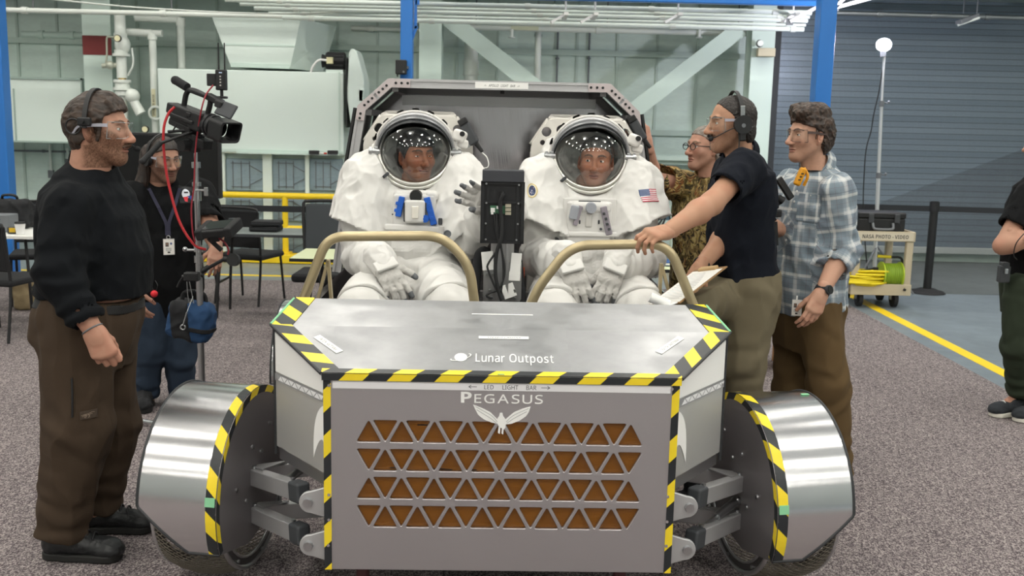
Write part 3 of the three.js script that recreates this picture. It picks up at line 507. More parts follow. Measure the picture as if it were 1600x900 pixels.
{
  let q = G4(134, 20, 178, 300, 12.4);
  const c1 = ibeam((q.l + q.r) / 2, 0, 3.36, -12.55, q.r - q.l, .3, MT.mint, 'steel_column', 'pale steel column with a dark red painted band, behind the white standpipe', 'column');
  const rq = G4(134, 56, 178, 86, 12.4); mk('red_band', box(q.r - q.l + .004, rq.t - rq.b, .006, 0, (rq.t + rq.b) / 2, .163), SM({ color: 0x6e2424, roughness: .6 }), c1);
  q = G4(655, 20, 690, 120, 12.4); ibeam((q.l + q.r) / 2, 0, 3.36, -12.55, q.r - q.l, .3, MT.mint, 'steel_column', 'pale green steel column just right of the middle blue post', 'column');
  q = G4(1171, 50, 1207, 200, 12.4); const c3 = ibeam((q.l + q.r) / 2, 0, 3.36, -12.55, q.r - q.l, .3, MT.mint, 'steel_column', 'pale green steel column beside the dark roll-up door', 'column');
  for (const y of [1.36, 1.62, 1.86]) mk('rib', box(q.r - q.l, .02, .16, 0, y, .07), MT.mintDark, c3);
  const br = (a, b, label) => { const t = thing('diagonal_brace', label, 'brace', null, a.clone()); const o = a.clone(); mk('flange', beam(a, b, .2, .02, V(0, 0, 1)).translate(-o.x, -o.y, -o.z), MT.mint, t); mk('web', beam(a.clone().add(V(0, 0, -.09)), b.clone().add(V(0, 0, -.09)), .02, .16, V(0, 0, 1)).translate(-o.x, -o.y, -o.z), MT.mintDark, t); };
  br(P(699, 28, 12.55), P(905, 190, 12.55), 'pale diagonal brace sloping down to the right from the middle column');
  br(P(1158, 44, 12.55), P(935, 215, 12.55), 'pale diagonal brace sloping down to the left from the column by the roll-up door');
}
// roll-up door: every slat a piece
{
  const x0 = P(1207, 200, 13.25).x, x1 = 11.4, w = x1 - x0, t = thing('roll_up_door', 'wide dark grey roll-up door of horizontal slats at the back right', 'door', null, V((x0 + x1) / 2, .12, -13.27));
  const pitch = .074, sh = new THREE.Shape(); sh.moveTo(0, 0); sh.lineTo(.006, .002); sh.quadraticCurveTo(.026, .036, .006, .066); sh.lineTo(0, .068); sh.closePath();
  const g = new THREE.ExtrudeGeometry(sh, { depth: w, bevelEnabled: false, curveSegments: 4 }); g.rotateY(-Math.PI / 2); g.translate(w / 2, 0, 0); g.rotateY(0);
  const sg = planarUV(g.toNonIndexed()); sg.rotateY(Math.PI); sg.computeVertexNormals();
  const ms = [0x76848f, 0x717f8a, 0x7a8893].map(c => SM({ color: c, roughness: .36, metalness: .25 }));
  for (let i = 0; i < 44; i++) { const m = mk('slat', sg, ms[(i * 7) % 3], t, V(0, .09 + i * pitch, .01)); }
  mk('back_curtain', box(w, 3.3, .02, 0, 1.7, -.0), MT.darkGrey, t); mk('bottom_bar', rbox(w, .085, .07, .008, 0, .045, .03), SM({ color: 0x9aa09f, roughness: .45, metalness: .4 }), t);
  mk('guide_rail', box(.09, 3.35, .1, -w / 2 - .02, 1.66, .04), MT.darkGrey, t);
    struct('threshold', box(8.4, .004, 2.75, 7.75, -.0025, -12.0), SM({ map: rep(concTex, 1.9), color: 0xb6b0a8, roughness: .5 }));
}
// ducts, cabinet, filters on the left
{
  let q = G4(8, 121, 131, 223, 12.6), w = q.r - q.l + 1.5, h = q.t - q.b;
  const d1 = thing('air_duct', 'wide pale sheet metal duct box on the wall at far left', 'duct', null, V(q.r - w / 2, q.b, -13));
  mk('casing', rbox(w, h, .8, .01, 0, h / 2, 0), MT.paleBox, d1); mk('seam', [box(w, .025, .02, 0, h - .012, .41), box(w, .02, .02, 0, .01, .41), box(.02, h, .02, w / 2 - .01, h / 2, .41), box(.015, h * .8, .015, -w / 2 + 1.62, h * .42, .405)], MT.mintDark, d1);
  // hopper above the cabinet
  const f = (x, y, d) => P(x, y, d), a = [f(331, 26, 12.1), f(470, 29, 12.1), f(453, 107, 12.1), f(361, 104, 12.1)], dz = [.9, .9, .7, .7];
  const hop = thing('duct_hopper', 'tapered pale sheet metal duct coming down onto the cabinet', 'duct', null, V((a[0].x + a[1].x) / 2, a[2].y, -12.5));
  const bk = a.map((p, i) => p.clone().add(V(i === 0 || i === 3 ? -.02 : .26, 0, -dz[i]))), quad = (p, r, s, t2) => { const g = new THREE.BufferGeometry(); const arr = [p, r, s, p, s, t2].flatMap(v => [v.x, v.y, v.z]); g.setAttribute('position', new THREE.Float32BufferAttribute(arr, 3)); g.computeVertexNormals(); return planarUV(g); };
  const o = hop.position, hg = M([quad(a[3], a[2], a[1], a[0]), quad(a[2], bk[2], bk[1], a[1]), quad(bk[3], a[3], a[0], bk[0]), quad(bk[2], bk[3], bk[0], bk[1]), quad(a[0], a[1], bk[1], bk[0]), quad(bk[3], bk[2], a[2], a[3])]); hg.translate(-o.x, -o.y, -o.z); mk('hopper_panel', hg, MT.paleBox, hop);
  mk('flange', beam(a[3], a[2], .03, .05, V(0, 1, 0)).translate(-o.x, -o.y + .02, -o.z), MT.mint, hop); mk('rib', beam(lerpV(a[3], a[0], .45), lerpV(a[2], a[1], .45), .012, .02, V(0, 1, 0)).translate(-o.x, -o.y, -o.z), MT.mint, hop);
  // the cabinet
  q = G4(248, 110, 537, 240, 12.0); w = q.r - q.l; const cab = thing('equipment_cabinet', 'large pale green-white air handler cabinet with filter panels below', 'cabinet', null, V((q.l + q.r) / 2, .06, -12.5));
  h = q.t - .06; const hl = q.b - .06; mk('casing', rbox(w, h - hl, 1.0, .012, 0, hl + (h - hl) / 2, 0), MT.paleBox, cab);
  mk('trim_strip', [box(w, .03, .014, 0, hl + .035, .505), box(.02, h - hl, .012, w / 2 - .05, hl + (h - hl) / 2, .502)], MT.mint, cab);
  mk('ledge', box(w * .55, .02, .07, w * .2, hl + .01, .53), MT.mint, cab); mk('lower_casing', box(w, hl, .86, 0, hl / 2, -.06), MT.mint, cab);
  const fm = SM({ color: 0x9db2bd, roughness: .95, bumpMap: rep(smudgeTex, .5), bumpScale: .02 });
  for (const [x0, x1] of [[288, 343], [352, 411], [425, 477], [483, 535]]) for (const [y0, y1] of [[248, 299], [309, 347], [356, 396]]) {
    const c = G4(x0, y0, x1, y1, 12.06), fw = c.r - c.l, fh = c.t - c.b, px = (c.l + c.r) / 2 - cab.position.x, py = (c.t + c.b) / 2 - .06;
    const p = mk('filter_panel', rbox(fw, fh, .05, .02, px, py, .40), fm, cab); const wz = .43; mk('wire_grid', [-.3, -.08, .14].map(k => box(.008, fh * .86, .008, px + k * fw, py, wz)).concat([box(fw * .5, .008, .008, px - .1 * fw, py + fh * .36, wz), box(fw * .5, .008, .008, px - .1 * fw, py - fh * .36, wz), box(fw * .38, .008, .008, px + .3 * fw, py + fh * .2, wz, 0, 0, -.5), box(fw * .38, .008, .008, px + .3 * fw, py - fh * .2, wz, 0, 0, .5)]), MT.grey, p);
  }
  mk('mullion', [G4(411, 245, 425, 400, 12.03), G4(477, 245, 483, 400, 12.03), G4(343, 245, 352, 400, 12.03)].map(c => box(c.r - c.l, hl, .06, (c.l + c.r) / 2 - cab.position.x, hl / 2, .43)), MT.paleBox, cab);
  for (const [x, c, lb] of [[491, MT.black, 'left of two'], [520, MT.black, 'right of two']]) { const p = P(x, 238, 11.93), e = tag(mk('board_eraser', rbox(.12, .045, .06, .008), c, scene, p), `black board eraser on the cabinet ledge, ${lb}`, 'eraser'); mk('felt', rbox(.115, .012, .056, .003, 0, -.0225 + .002, 0), MT.grey, e); }
  const rm = P(505, 238, 11.93); const mkr = thing('marker', 'small red and white marker between the two erasers on the ledge', 'marker', null, rm); mk('barrel', cyl(.009, .009, .06, -.02, -.012, 0, 0, 0, Math.PI / 2), MT.white, mkr); mk('cap', cyl(.01, .01, .035, .025, -.012, 0, 0, 0, Math.PI / 2), SM({ color: 0xc43022, roughness: .5 }), mkr);
  // blower motor and belt guard
  const mo = P(525, 112, 12.15), mt = thing('blower_motor', 'black electric motor with a pale junction box on top of the cabinet', 'motor', null, mo), S = .00775;
  mk('motor_body', [cyl(.1, .1, .22, 0, .12, 0, 0, 0, Math.PI / 2), cyl(.08, .06, .06, -.13, .12, 0, 0, 0, Math.PI / 2)], MT.black, mt); const fins = []; for (let i = 0; i < 12; i++) fins.push(box(.2, .012, .02, 0, .12 + .1 * Math.sin(i * .524), .1 * Math.cos(i * .524))); mk('fin', fins, MT.black, mt);
  mk('junction_box', rbox(.075, .075, .05, .006, -.05, .12, .12), SM({ color: 0xded8ae, roughness: .6 }), mt); mk('mount', box(.2, .035, .2, 0, .0, 0), MT.paleBox, mt); mk('conduit', tube([V(-.08, .12, .13), V(-.17, .12, .15), V(-.24, .05, .15), V(-.27, -.02, .14)], .014, 20), MT.white, mt);
  const gp = [[0, 0], [.12, .0], [.23, .3], [.25, .62], [.2, .84], [.12, .93], [.04, .95], [-.02, .9], [-.03, .3]], bp = P(551, 206, 12.0), bg = thing('belt_guard', 'tall rounded pale green belt guard on the right end of the cabinet', 'guard', null, bp);
  const gs = roundPoly([[-.02, .95], [.06, .95], [.16, .6], [.14, .2], [.07, 0], [.0, .05], [-.05, .4]], .08); mk('guard_shell', extr(gs, .42, .015), MT.paleBox, bg, V(0, 0, -.3)); mk('bracket', box(.05, .12, .04, .12, .42, .1), MT.mint, bg); mk('rim', box(.012, .8, .46, -.05, .45, -.1), MT.black, bg);
}
// pipes
{
  const white = SM({ color: 0xdfe5df, roughness: .4 }), x = P(190, 100, 12.2).x, t = thing('standpipe', 'white sprinkler standpipe with valves and brass gauges beside the banded column', 'pipe', null, V(x, 0, -12.2)), Y = y => P(190, y, 12.2).y, r = .062;
  mk('riser', [cyl(r, r, Y(20) - Y(52), 0, (Y(20) + Y(52)) / 2, 0), cyl(r * .95, r * .95, Y(86) - Y(122), 0, (Y(86) + Y(122)) / 2, 0), cyl(r * .85, r * .85, Y(150), 0, Y(150) / 2, 0)], white, t);
  mk('check_valve', [cyl(.075, .075, Y(52) - Y(64), 0, (Y(52) + Y(64)) / 2, 0), ball(.09, .02, Y(70), 0, 1, 1.25, 1), cyl(.08, .07, Y(78) - Y(88), 0, Y(83), 0), cyl(.1, .1, .03, 0, Y(86), 0)], white, t);
  mk('flange', [cyl(.1, .1, .035, 0, Y(127), 0), cyl(.085, .085, .1, 0, Y(133), 0), cyl(.11, .11, .035, 0, Y(139), 0), cyl(.09, .09, .05, 0, Y(146), 0)], white, t); mk('brass_nipple', cyl(.045, .05, .05, 0, Y(123), 0), SM({ color: 0xb59b5a, roughness: .4, metalness: .6 }), t);
  const dial = SM({ color: 0xe4dfb8, roughness: .4 }); for (const [px, py] of [[184, 60], [227, 202]]) { const p = P(px, py, 12.05), g = mk('pressure_gauge', cyl(.042, .042, .03, p.x - x, p.y, p.z + 12.2, Math.PI / 2, 0, 0), MT.black, t); mk('dial', cyl(.034, .034, .006, p.x - x, p.y, p.z + 12.217, Math.PI / 2, 0, 0), dial, g); }
  mk('side_valve', [bar(P(183, 102, 12.2).sub(t.position), P(160, 103, 12.2).sub(t.position), .03), ball(.05, ...P(172, 102, 12.18).sub(t.position).toArray()), tube([P(165, 103, 12.2), P(167, 85, 12.2), P(167, 60, 12.2), P(172, 58, 12.2), P(182, 58, 12.2)].map(p => p.sub(t.position)), .012, 30)], SM({ color: 0xb9bdae, roughness: .4, metalness: .3 }), t);
  mk('drain_valve', [ball(.085, ...P(207, 150, 12.15).sub(t.position).toArray()), cyl(.05, .06, .22, ...P(213, 165, 12.15).sub(t.position).toArray(), 0, 0, .5)], white, t); mk('bypass_tube', [tube([P(206, 75, 12.1), P(208, 100, 12.1), P(200, 118, 12.12)].map(p => p.sub(t.position)), .011, 20)], white, t);
  const drop = (px, py0, py1, d, r, name, label) => { const a = P(px, py0, d), b = P(px, py1, d), q = thing(name, label, 'pipe', null, V(a.x, b.y, -d)), L = a.y - b.y; mk('pipe_run', cyl(r, r, L, 0, L / 2, 0), white, q); return [q, L]; };
  let [p1, L1] = drop(238, 52, 208, 12.3, .042, 'drop_pipe', 'white vertical pipe with a lettered strip, left of the cabinet'); mk('elbow', [cyl(.055, .055, .07, 0, L1 - .04, 0), bar(V(0, L1, 0), V(-.3, L1 + .01, 0), .045), bar(V(0, L1, 0), V(.12, L1 + .0, 0), .04)], white, p1);
  const strip = canvasTex(32, 256, (c, w, h) => { c.fillStyle = '#d8d4b4'; c.fillRect(0, 0, w, h); c.fillStyle = '#3c3a30'; c.font = 'bold 22px sans-serif'; c.save(); c.translate(24, h - 10); c.rotate(-Math.PI / 2); c.fillText('SPRINKLER WATER', 0, 0); c.restore(); }); const sg = new THREE.CylinderGeometry(.0435, .0435, .33, 20, 1, true, -.6, 1.2); sg.translate(0, .36, 0); mk('pipe_label', sg, SM({ map: strip, roughness: .6 }), p1);
  mk('wall_ring', tor(.075, .016, .03, .24, .06, 0, .2, 0), white, p1);
  let [p2, L2] = drop(282, 28, 107, 12.6, .045, 'drop_pipe', 'grey-white vertical pipe dropping behind the cabinet, under the pale header'); mk('tee', [cyl(.055, .055, .1, 0, L2 - .05, 0), bar(V(0, L2 - .02, 0), V(-.55, L2 - .01, 0), .045)], white, p2);
  let [p3, L3] = drop(737, 25, 400, 12.98, .088, 'drain_pipe', 'thick white vertical pipe with a coupling behind the rover canopy'); mk('coupling', [cyl(.1, .1, .16, 0, L3 - .63, 0), cyl(.104, .104, .02, 0, L3 - .72, 0)], white, p3);
  let [p5, L5] = drop(842, 28, 400, 12.98, .04, 'drop_pipe', 'slim pale vertical pipe above the middle of the canopy'); mk('clamp', box(.1, .03, .06, 0, L5 * .93, -.02), MT.mintDark, p5);
  for (const [px, lb] of [[873, 'thin dark vertical conduit left of centre on the back wall'], [923, 'thin dark vertical conduit further right on the back wall']]) { const a = P(px, 24, 13.3), b = P(px - 2, 140, 13.3), q = thing('wall_conduit', lb, 'conduit', null, V(a.x, b.y, wallZ + .03)); mk('conduit_run', cyl(.012, .012, a.y - b.y, 0, (a.y - b.y) / 2, 0), MT.grey, q); mk('clip', box(.05, .02, .02, 0, .4, -.012), MT.grey, q); }
  for (const [px, y0, y1, lb] of [[69, 226, 268, 'thin white conduit on the wall under the pale duct box'], [97, 232, 250, 'short thin white conduit right of the longer one under the duct box']]) { const a = P(px, y0, 13.2), b = P(px, y1, 13.2), q = thing('wall_conduit', lb, 'conduit', null, V(a.x, b.y, wallZ + .04)); mk('conduit_run', cyl(.018, .018, a.y - b.y, 0, (a.y - b.y) / 2, 0), white, q); mk('outlet_box', rbox(.07, .1, .05, .006, 0, -.04, 0), MT.grey, q); }
  { const a = P(22, 236, 13.2), b = P(125, 239, 13.2), q = thing('wall_conduit', 'long thin horizontal conduit low on the wall at far left', 'conduit', null, V(a.x, a.y, wallZ + .03)); mk('conduit_run', bar(V(-2, 0, 0), V(b.x - a.x, 0, 0), .012), MT.grey, q); mk('clip', box(.03, .04, .02, .3, 0, -.01), MT.grey, q); }
  // headers running along the wall
  const run = (name, label, x0, x1, y, z, r, mat, extra) => { const q = thing(name, label, 'pipe', null, V((x0 + x1) / 2, y, z)); mk('pipe_run', bar(V((x0 - x1) / 2, 0, 0), V((x1 - x0) / 2, 0, 0), r), mat, q); const n = Math.round((x1 - x0) / 1.7) + 1; for (let i = 0; i < n; i++) { const xx = (x0 - x1) / 2 + .25 + i * (x1 - x0 - .5) / Math.max(1, n - 1); mk('coupling', cyl(r * 1.35, r * 1.35, .07, xx, 0, 0, 0, 0, Math.PI / 2), mat, q); if (extra) mk('hanger', bar(V(xx + .1, 0, 0), V(xx + .1, extra, 0), .008), MT.grey, q); } return q; };
  const hy = P(930, 47, 12.8).y; const hd = run('header_pipe', 'pale horizontal sprinkler header below the overhead bundle', P(700, 44, 12.8).x, P(1172, 50, 12.8).x, hy, -12.8, .035, white, .4);
  for (const px of [800, 1093]) { const p = P(px, 47, 12.75).sub(hd.position); mk('sprinkler_head', [cyl(.02, .02, .1, p.x, p.y - .04, p.z), cyl(.05, .035, .015, p.x, p.y - .09, p.z)], white, hd); }
  const txt = canvasTex(256, 32, (c, w, h) => { c.fillStyle = '#cfd3b8'; c.fillRect(0, 0, w, h); c.fillStyle = '#4a4a3c'; c.font = 'bold 22px sans-serif'; c.fillText('DOMESTIC WATER', 20, 24); }); const lp = P(820, 46, 12.75).sub(hd.position); mk('pipe_label', box(.34, .05, .012, lp.x, 0, .035), SM({ map: txt, roughness: .6 }), hd);
  run('header_pipe', 'long pale pipe under the deck at upper left', P(5, 16, 12).x, P(505, 26, 12).x, P(250, 21, 12).y, -12, .03, white, .3);
  run('header_pipe', 'thin grey pipe along the wall over the duct box', P(20, 50, 13.1).x, P(130, 53, 13.1).x, P(75, 52, 13.1).y, wallZ + .06, .04, MT.mint, 0);
  run('header_pipe', 'pale pipe on the wall behind the middle blue post', P(540, 38, 12.9).x, P(652, 41, 12.9).x, P(600, 40, 12.9).y, wallZ + .05, .03, white, 0);
  // overhead bundle of bright conduits in front of the wall
  const by = [[0, .026], [6, .018], [11, .022], [17, .016], [23, .026]];
  by.forEach(([py, r], i) => { const a = P(352 + i * 20, py + 0, 11.3), b = P(1268, py + 19, 11.3); const q = thing('overhead_conduit', `pale overhead pipe of the bundle above the canopy, ${['topmost', 'second', 'third', 'fourth', 'lowest'][i]} of five`, 'pipe', null, V((a.x + b.x) / 2, (a.y + b.y) / 2, -11.3 - .075 * i)); mk('pipe_run', bar(V(-(b.x - a.x) / 2, 0, 0), V((b.x - a.x) / 2, 0, 0), r), SM({ color: 0xe2ece6, roughness: .3 }), q); for (let k = 0; k < 5; k++) mk('coupling', cyl(r * 1.3, r * 1.3, .06, -2.6 + k * 1.35, 0, 0, 0, 0, Math.PI / 2), white, q); });
  for (const [px, i] of [[884, 0], [930, 1], [1060, 2], [1240, 3]]) { const p = P(px, 8, 11.2), q = thing('pipe_hanger', `steel hanger rod and strut holding the overhead bundle, ${['leftmost', 'second from left', 'third from left', 'rightmost'][i]}`, 'hanger', null, V(p.x, p.y, p.z)); mk('rod', cyl(.01, .01, .7, 0, .3, 0), MT.white, q); mk('strut', box(.05, .03, .5, 0, -.11, -.05), MT.white, q); mk('brace', beam(V(0, -.1, .1), V(-.16, -.2, .15), .025, .025), MT.white, q); }
  const jb = P(1058, 34, 12.6), j = thing('junction_box', 'pale rectangular junction box hanging under the overhead pipes at right', 'box', null, jb); mk('box_body', rbox(.34, .1, .14, .01), white, j); mk('cover', box(.05, .12, .15, .15, 0, 0), MT.mint, j); mk('nipple', cyl(.03, .03, .1, -.2, 0, 0, 0, 0, Math.PI / 2), white, j);
  // sagging cable and right-hand conduit
  tag(mk('overhead_cable', tube([P(80, -1, 11.5), P(220, 12, 11.5), P(400, 21, 11.5), P(540, 18, 11.5), P(634, 12, 11.5)], .009, 60), white), 'thin white cable sagging across the upper left in front of the deck', 'cable');
  const a = P(1302, 20, 12.6), b = P(1640, 29, 12.6), rc = thing('overhead_conduit', 'bright horizontal conduit across the top of the roll-up door', 'pipe', null, V(0, 0, 0)); mk('pipe_run', bar(a, b, .032), MT.steel, rc); for (const t of [.2, .45, .7]) { const p = lerpV(a, b, t); mk('coupling', bar(p, p.clone().add(V(.07, 0, 0)), .042), MT.steel, rc); } for (const t of [.6, .9]) { const p = lerpV(a, b, t); mk('hanger', bar(p, p.clone().add(V(0, .5, 0)), .008), MT.grey, rc); }
  const fx = P(1512, 30, 12.2), fl = thing('fluorescent_fixture', 'small hanging strip light fixture in front of the roll-up door, unlit', 'light fixture', null, fx); mk('reflector', rbox(.28, .05, .1, .01, 0, 0, 0, 0, .3, .35), MT.grey, fl); mk('rod', cyl(.006, .006, .2, .1, .12, 0), MT.grey, fl); mk('unlit_tube', cyl(.014, .014, .26, 0, -.03, .03, 0, .3, Math.PI / 2 + .35), white, fl);
  for (const [x0, y0, x1, y1, lb] of [[1301, 16, 1330, -14, 'pale diagonal strut right of the right blue post, steeper'], [1305, 12, 1365, -4, 'pale diagonal strut right of the right blue post, flatter'], [1234, 34, 1275, 12, 'pale diagonal strut left of the right blue post']]) { const q = thing('overhead_strut', lb, 'strut', null, P(x0, y0, 11)); const v = P(x1, y1, 11).sub(q.position); mk('strut_bar', beam(V(0, 0, 0), v, .035, .035, V(0, 0, 1)), MT.white, q); mk('end_plate', box(.07, .07, .02), MT.grey, q); }
  const em = P(1194, 82, 12.3), e = thing('emergency_light', 'tan emergency light box with one round lamp head on the column', 'light', null, em); mk('box_body', rbox(.21, .1, .1, .01, .02, 0, 0), SM({ color: 0xbcb49c, roughness: .6 }), e); mk('lamp_head', ball(.045, -.07, .1, .04), MT.grey, e); mk('reflector', cyl(.035, .035, .02, -.07, .1, .08, Math.PI / 2, 0, 0), white, e);
}
// yellow kerb and guard railing
{
  const xa = P(200, 400, 11.76).x, xb = P(1180, 400, 11.76).x, y = P(450, 398, 11.76).y; const k = thing('kerb_beam', 'yellow painted kerb beam along the floor in front of the cabinet', 'kerb', null, V((xa + xb) / 2, 0, -11.85)); mk('beam_face', rbox(xb - xa, y, .18, .012, 0, y / 2, 0), MT.yellow, k); mk('anchor_plate', [-2, -.5, 1.2].map(x => box(.16, .03, .2, x, y + .01, 0)), MT.yellow, k);
  const r = thing('guard_rail', 'yellow tubular guard rail in front of the cabinet filters', 'railing', null, V(P(445, 400, 11.8).x, y, -11.85)), o = r.position, L = P(240, 307, 11.85).x - o.x, Rr = P(640, 307, 11.85).x - o.x, h1 = P(445, 306, 11.85).y - o.y, h2 = P(445, 356, 11.85).y - o.y;
  mk('top_rail', bar(V(L, h1, 0), V(Rr, h1, 0), .036), MT.yellow, r); mk('mid_rail', bar(V(L, h2, 0), V(Rr, h2, 0), .03), MT.yellow, r); for (const x of [L + .05, 0, Rr - .05]) { mk('post', bar(V(x, 0, 0), V(x, h1 + .01, 0), .036), MT.yellow, r); mk('post_foot', box(.13, .02, .13, x, .012, 0), MT.yellow, r); }
}
// blue crane posts
{
  const post = (px, py, d, w, dep, label) => { const x = P(px, py, d).x, t = thing('crane_post', label, 'post', null, V(x, 0, -d)); mk('post_column', rbox(w, 3.9, dep, .012, 0, 1.95, 0), MT.blue, t); mk('base_plate', box(w + .2, .025, dep + .2, 0, .0125, 0), MT.blue, t); return t; };
  post(1.5, 150, 10.2, .13, .16, 'blue steel gantry post at the far left edge of the hall');
  const m = post(636, 60, 11.0, .128, .16, 'blue steel gantry post rising behind the rover canopy'); const bp = P(652, 22, 11).sub(m.position); mk('side_plate', [box(.03, .3, .03, .09, bp.y, 0), box(.04, .05, .03, .11, bp.y + .12, 0), box(.03, .16, .03, .075, bp.y - .2, 0, 0, 0, -.35)], MT.blue, m);
  post(1286, 90, 10.0, .155, .2, 'blue steel gantry post beside the roll-up door, behind the man in plaid');
  const a = P(620, 0, 11.05), gb = thing('gantry_beam', 'slim blue gantry track just visible along the top above the bundle', 'beam', null, V(1.2, P(900, 2, 11).y + .03, -11.0)); mk('track', rbox(4.3, .05, .1, .01), MT.blue, gb); mk('web', box(4.3, .2, .02, 0, .12, 0), MT.blue, gb);
  const s = P(627, 105, 10.85), sp = thing('wall_speaker', 'small black loudspeaker clamped on the middle blue post', 'speaker', null, s); mk('enclosure', rbox(.115, .15, .1, .012), MT.black, sp); mk('bracket', box(.04, .03, .1, .05, 0, -.06), MT.grey, sp); mk('badge', box(.018, .022, .004, .03, -.05, .051), MT.grey, sp); mk('knob', cyl(.008, .008, .03, -.04, -.085, 0), MT.black, sp);
}
// hose rack and side tray behind the crew at right
{
  const c = P(1022, 312, 11.6), t = thing('hose_reel', 'coiled black and yellow hoses hanging behind the flag sleeve', 'hose reel', null, c); for (let i = 0; i < 6; i++) { const g = tor(.16 + .012 * (i % 3), .016, .02 * i - .05, -.02 * i, .02 * i, 0, .3, 0); g.scale(.62, 1.15, 1); mk('hose', g, i === 1 ? MT.yellow : MT.black, t); } mk('bracket', [box(.04, .12, .12, 0, .2, -.08)], MT.grey, t); mk('stand_pole', box(.04, c.y + .26, .04, 0, (.26 - c.y) / 2, -.15), MT.grey, t);
  const tr = thing('sloping_tray', 'pale green sloping channel behind the camouflage shirt', 'tray', null, P(1000, 268, 12)), v = P(1075, 330, 12).sub(tr.position); mk('channel', [beam(V(0, 0, 0), v, .16, .05, V(0, 0, 1)), beam(V(0, .06, .03), v.clone().add(V(0, .06, .03)), .02, .12, V(0, 0, 1))], MT.mint, tr); mk('leg', bar(v.clone().multiplyScalar(.7), v.clone().multiplyScalar(.7).setY(-tr.position.y), .03), MT.mint, tr); mk('tie_wire', bar(P(1038, 312, 11.9).sub(tr.position), P(1050, 352, 11.9).sub(tr.position), .007), MT.black, tr);
  const bm = P(1048, 248, 12.9), b = thing('wall_rail', 'pale horizontal channel on the wall behind the raised arm', 'rail', null, bm); mk('channel', [box(1.3, .05, .1, .2, 0, -.2), box(1.3, .12, .02, .2, -.02, -.25)], MT.mint, b);
  const lr = P(1040, 340, 12.6), l = thing('wall_rail', 'dark horizontal rail low on the back wall right of the rover', 'rail', null, lr); mk('channel', box(1.2, .06, .05, .1, 0, 0), SM({ color: 0x4a6474, roughness: .5 }), l); mk('leg', [bar(V(-.3, 0, 0), V(-.3, -lr.y, 0), .02), bar(V(.5, 0, 0), V(.5, -lr.y, 0), .02)], MT.grey, l);
}
// ---------------------------------------------------------------- the rover
const RO = V(-.03, 0, -3.13), RYAW = R(1.5);
const rover = thing('rover', 'two-seat aluminium rover with hazard tape edges and amber triangle grille, two suited riders aboard', 'vehicle', null, RO); rover.rotation.y = RYAW; rover.updateMatrixWorld();
const RW = (x, y, z) => V(x, y, z).applyMatrix4(rover.matrixWorld);          // rover point -> place
function RLp(px, py, z) {                                                    // where the sight line crosses the rover plane z
  const a = camera.position.clone(), b = P(px, py, 3), inv = rover.matrixWorld.clone().invert(); a.applyMatrix4(inv); b.applyMatrix4(inv);
  return a.lerp(b, (z - a.z) / (b.z - a.z));
}
function sub(name, parent) { const g = new THREE.Group(); g.name = name; parent.add(g); return g; }
// flat sheet between corner points with thickness; uv in metres along the first edge
function sheet(pts, th, uvScale = 1, swap = false, vs = 1) {
  const n = pts[1].clone().sub(pts[0]).cross(pts.at(-1).clone().sub(pts[0])).normalize(), u = pts[1].clone().sub(pts[0]).normalize(), v = n.clone().cross(u), pos = [], uv = [];
  const put = p => { pos.push(p.x, p.y, p.z); const q = p.clone().sub(pts[0]); const a = q.dot(u) * uvScale, b = q.dot(v) * uvScale * vs; swap ? uv.push(b, a) : uv.push(a, b); };
  const lo = pts.map(p => p.clone().addScaledVector(n, -th)), N = pts.length;
  for (let i = 1; i < N - 1; i++) { [pts[0], pts[i], pts[i + 1]].forEach(put); [lo[0], lo[i + 1], lo[i]].forEach(put); }
  for (let i = 0; i < N; i++) { const j = (i + 1) % N; [pts[i], lo[i], pts[j], pts[j], lo[i], lo[j]].forEach(put); }
  const g = new THREE.BufferGeometry(); g.setAttribute('position', new THREE.Float32BufferAttribute(pos, 3)); g.setAttribute('uv', new THREE.Float32BufferAttribute(uv, 2)); g.computeVertexNormals(); return g;
}
const tapeMat = SM({ map: rep(hazardTex, .152), roughness: .38 }), greenTape = SM({ color: 0x86c79a, roughness: .6 }), edgeTrim = SM({ color: 0x2a2c2f, roughness: .5 });
function tape(a, b, width, side, th = .0016, parent = rover, vs = 1) {               // a strip from a to b, spreading by 'width' towards 'side'
  const s = side.clone().setLength(width); const g = sheet([a, b, b.clone().add(s), a.clone().add(s)], -th, 1, false, vs); return mk('hazard_tape', g, tapeMat, parent);
}
const textTex = (w, h, txt, o = {}) => canvasTex(w, h, c => { c.fillStyle = o.bg ?? '#f2f2f0'; c.fillRect(0, 0, w, h); c.fillStyle = o.fg ?? '#26282c'; c.font = `${o.font ?? ''} ${o.size ?? h * .62}px ${o.face ?? 'sans-serif'}`; c.textAlign = 'center'; c.textBaseline = 'middle'; if (o.arrows) { c.strokeStyle = c.fillStyle; c.lineWidth = h * .06; } c.fillText(txt, w / 2, h * .54); });
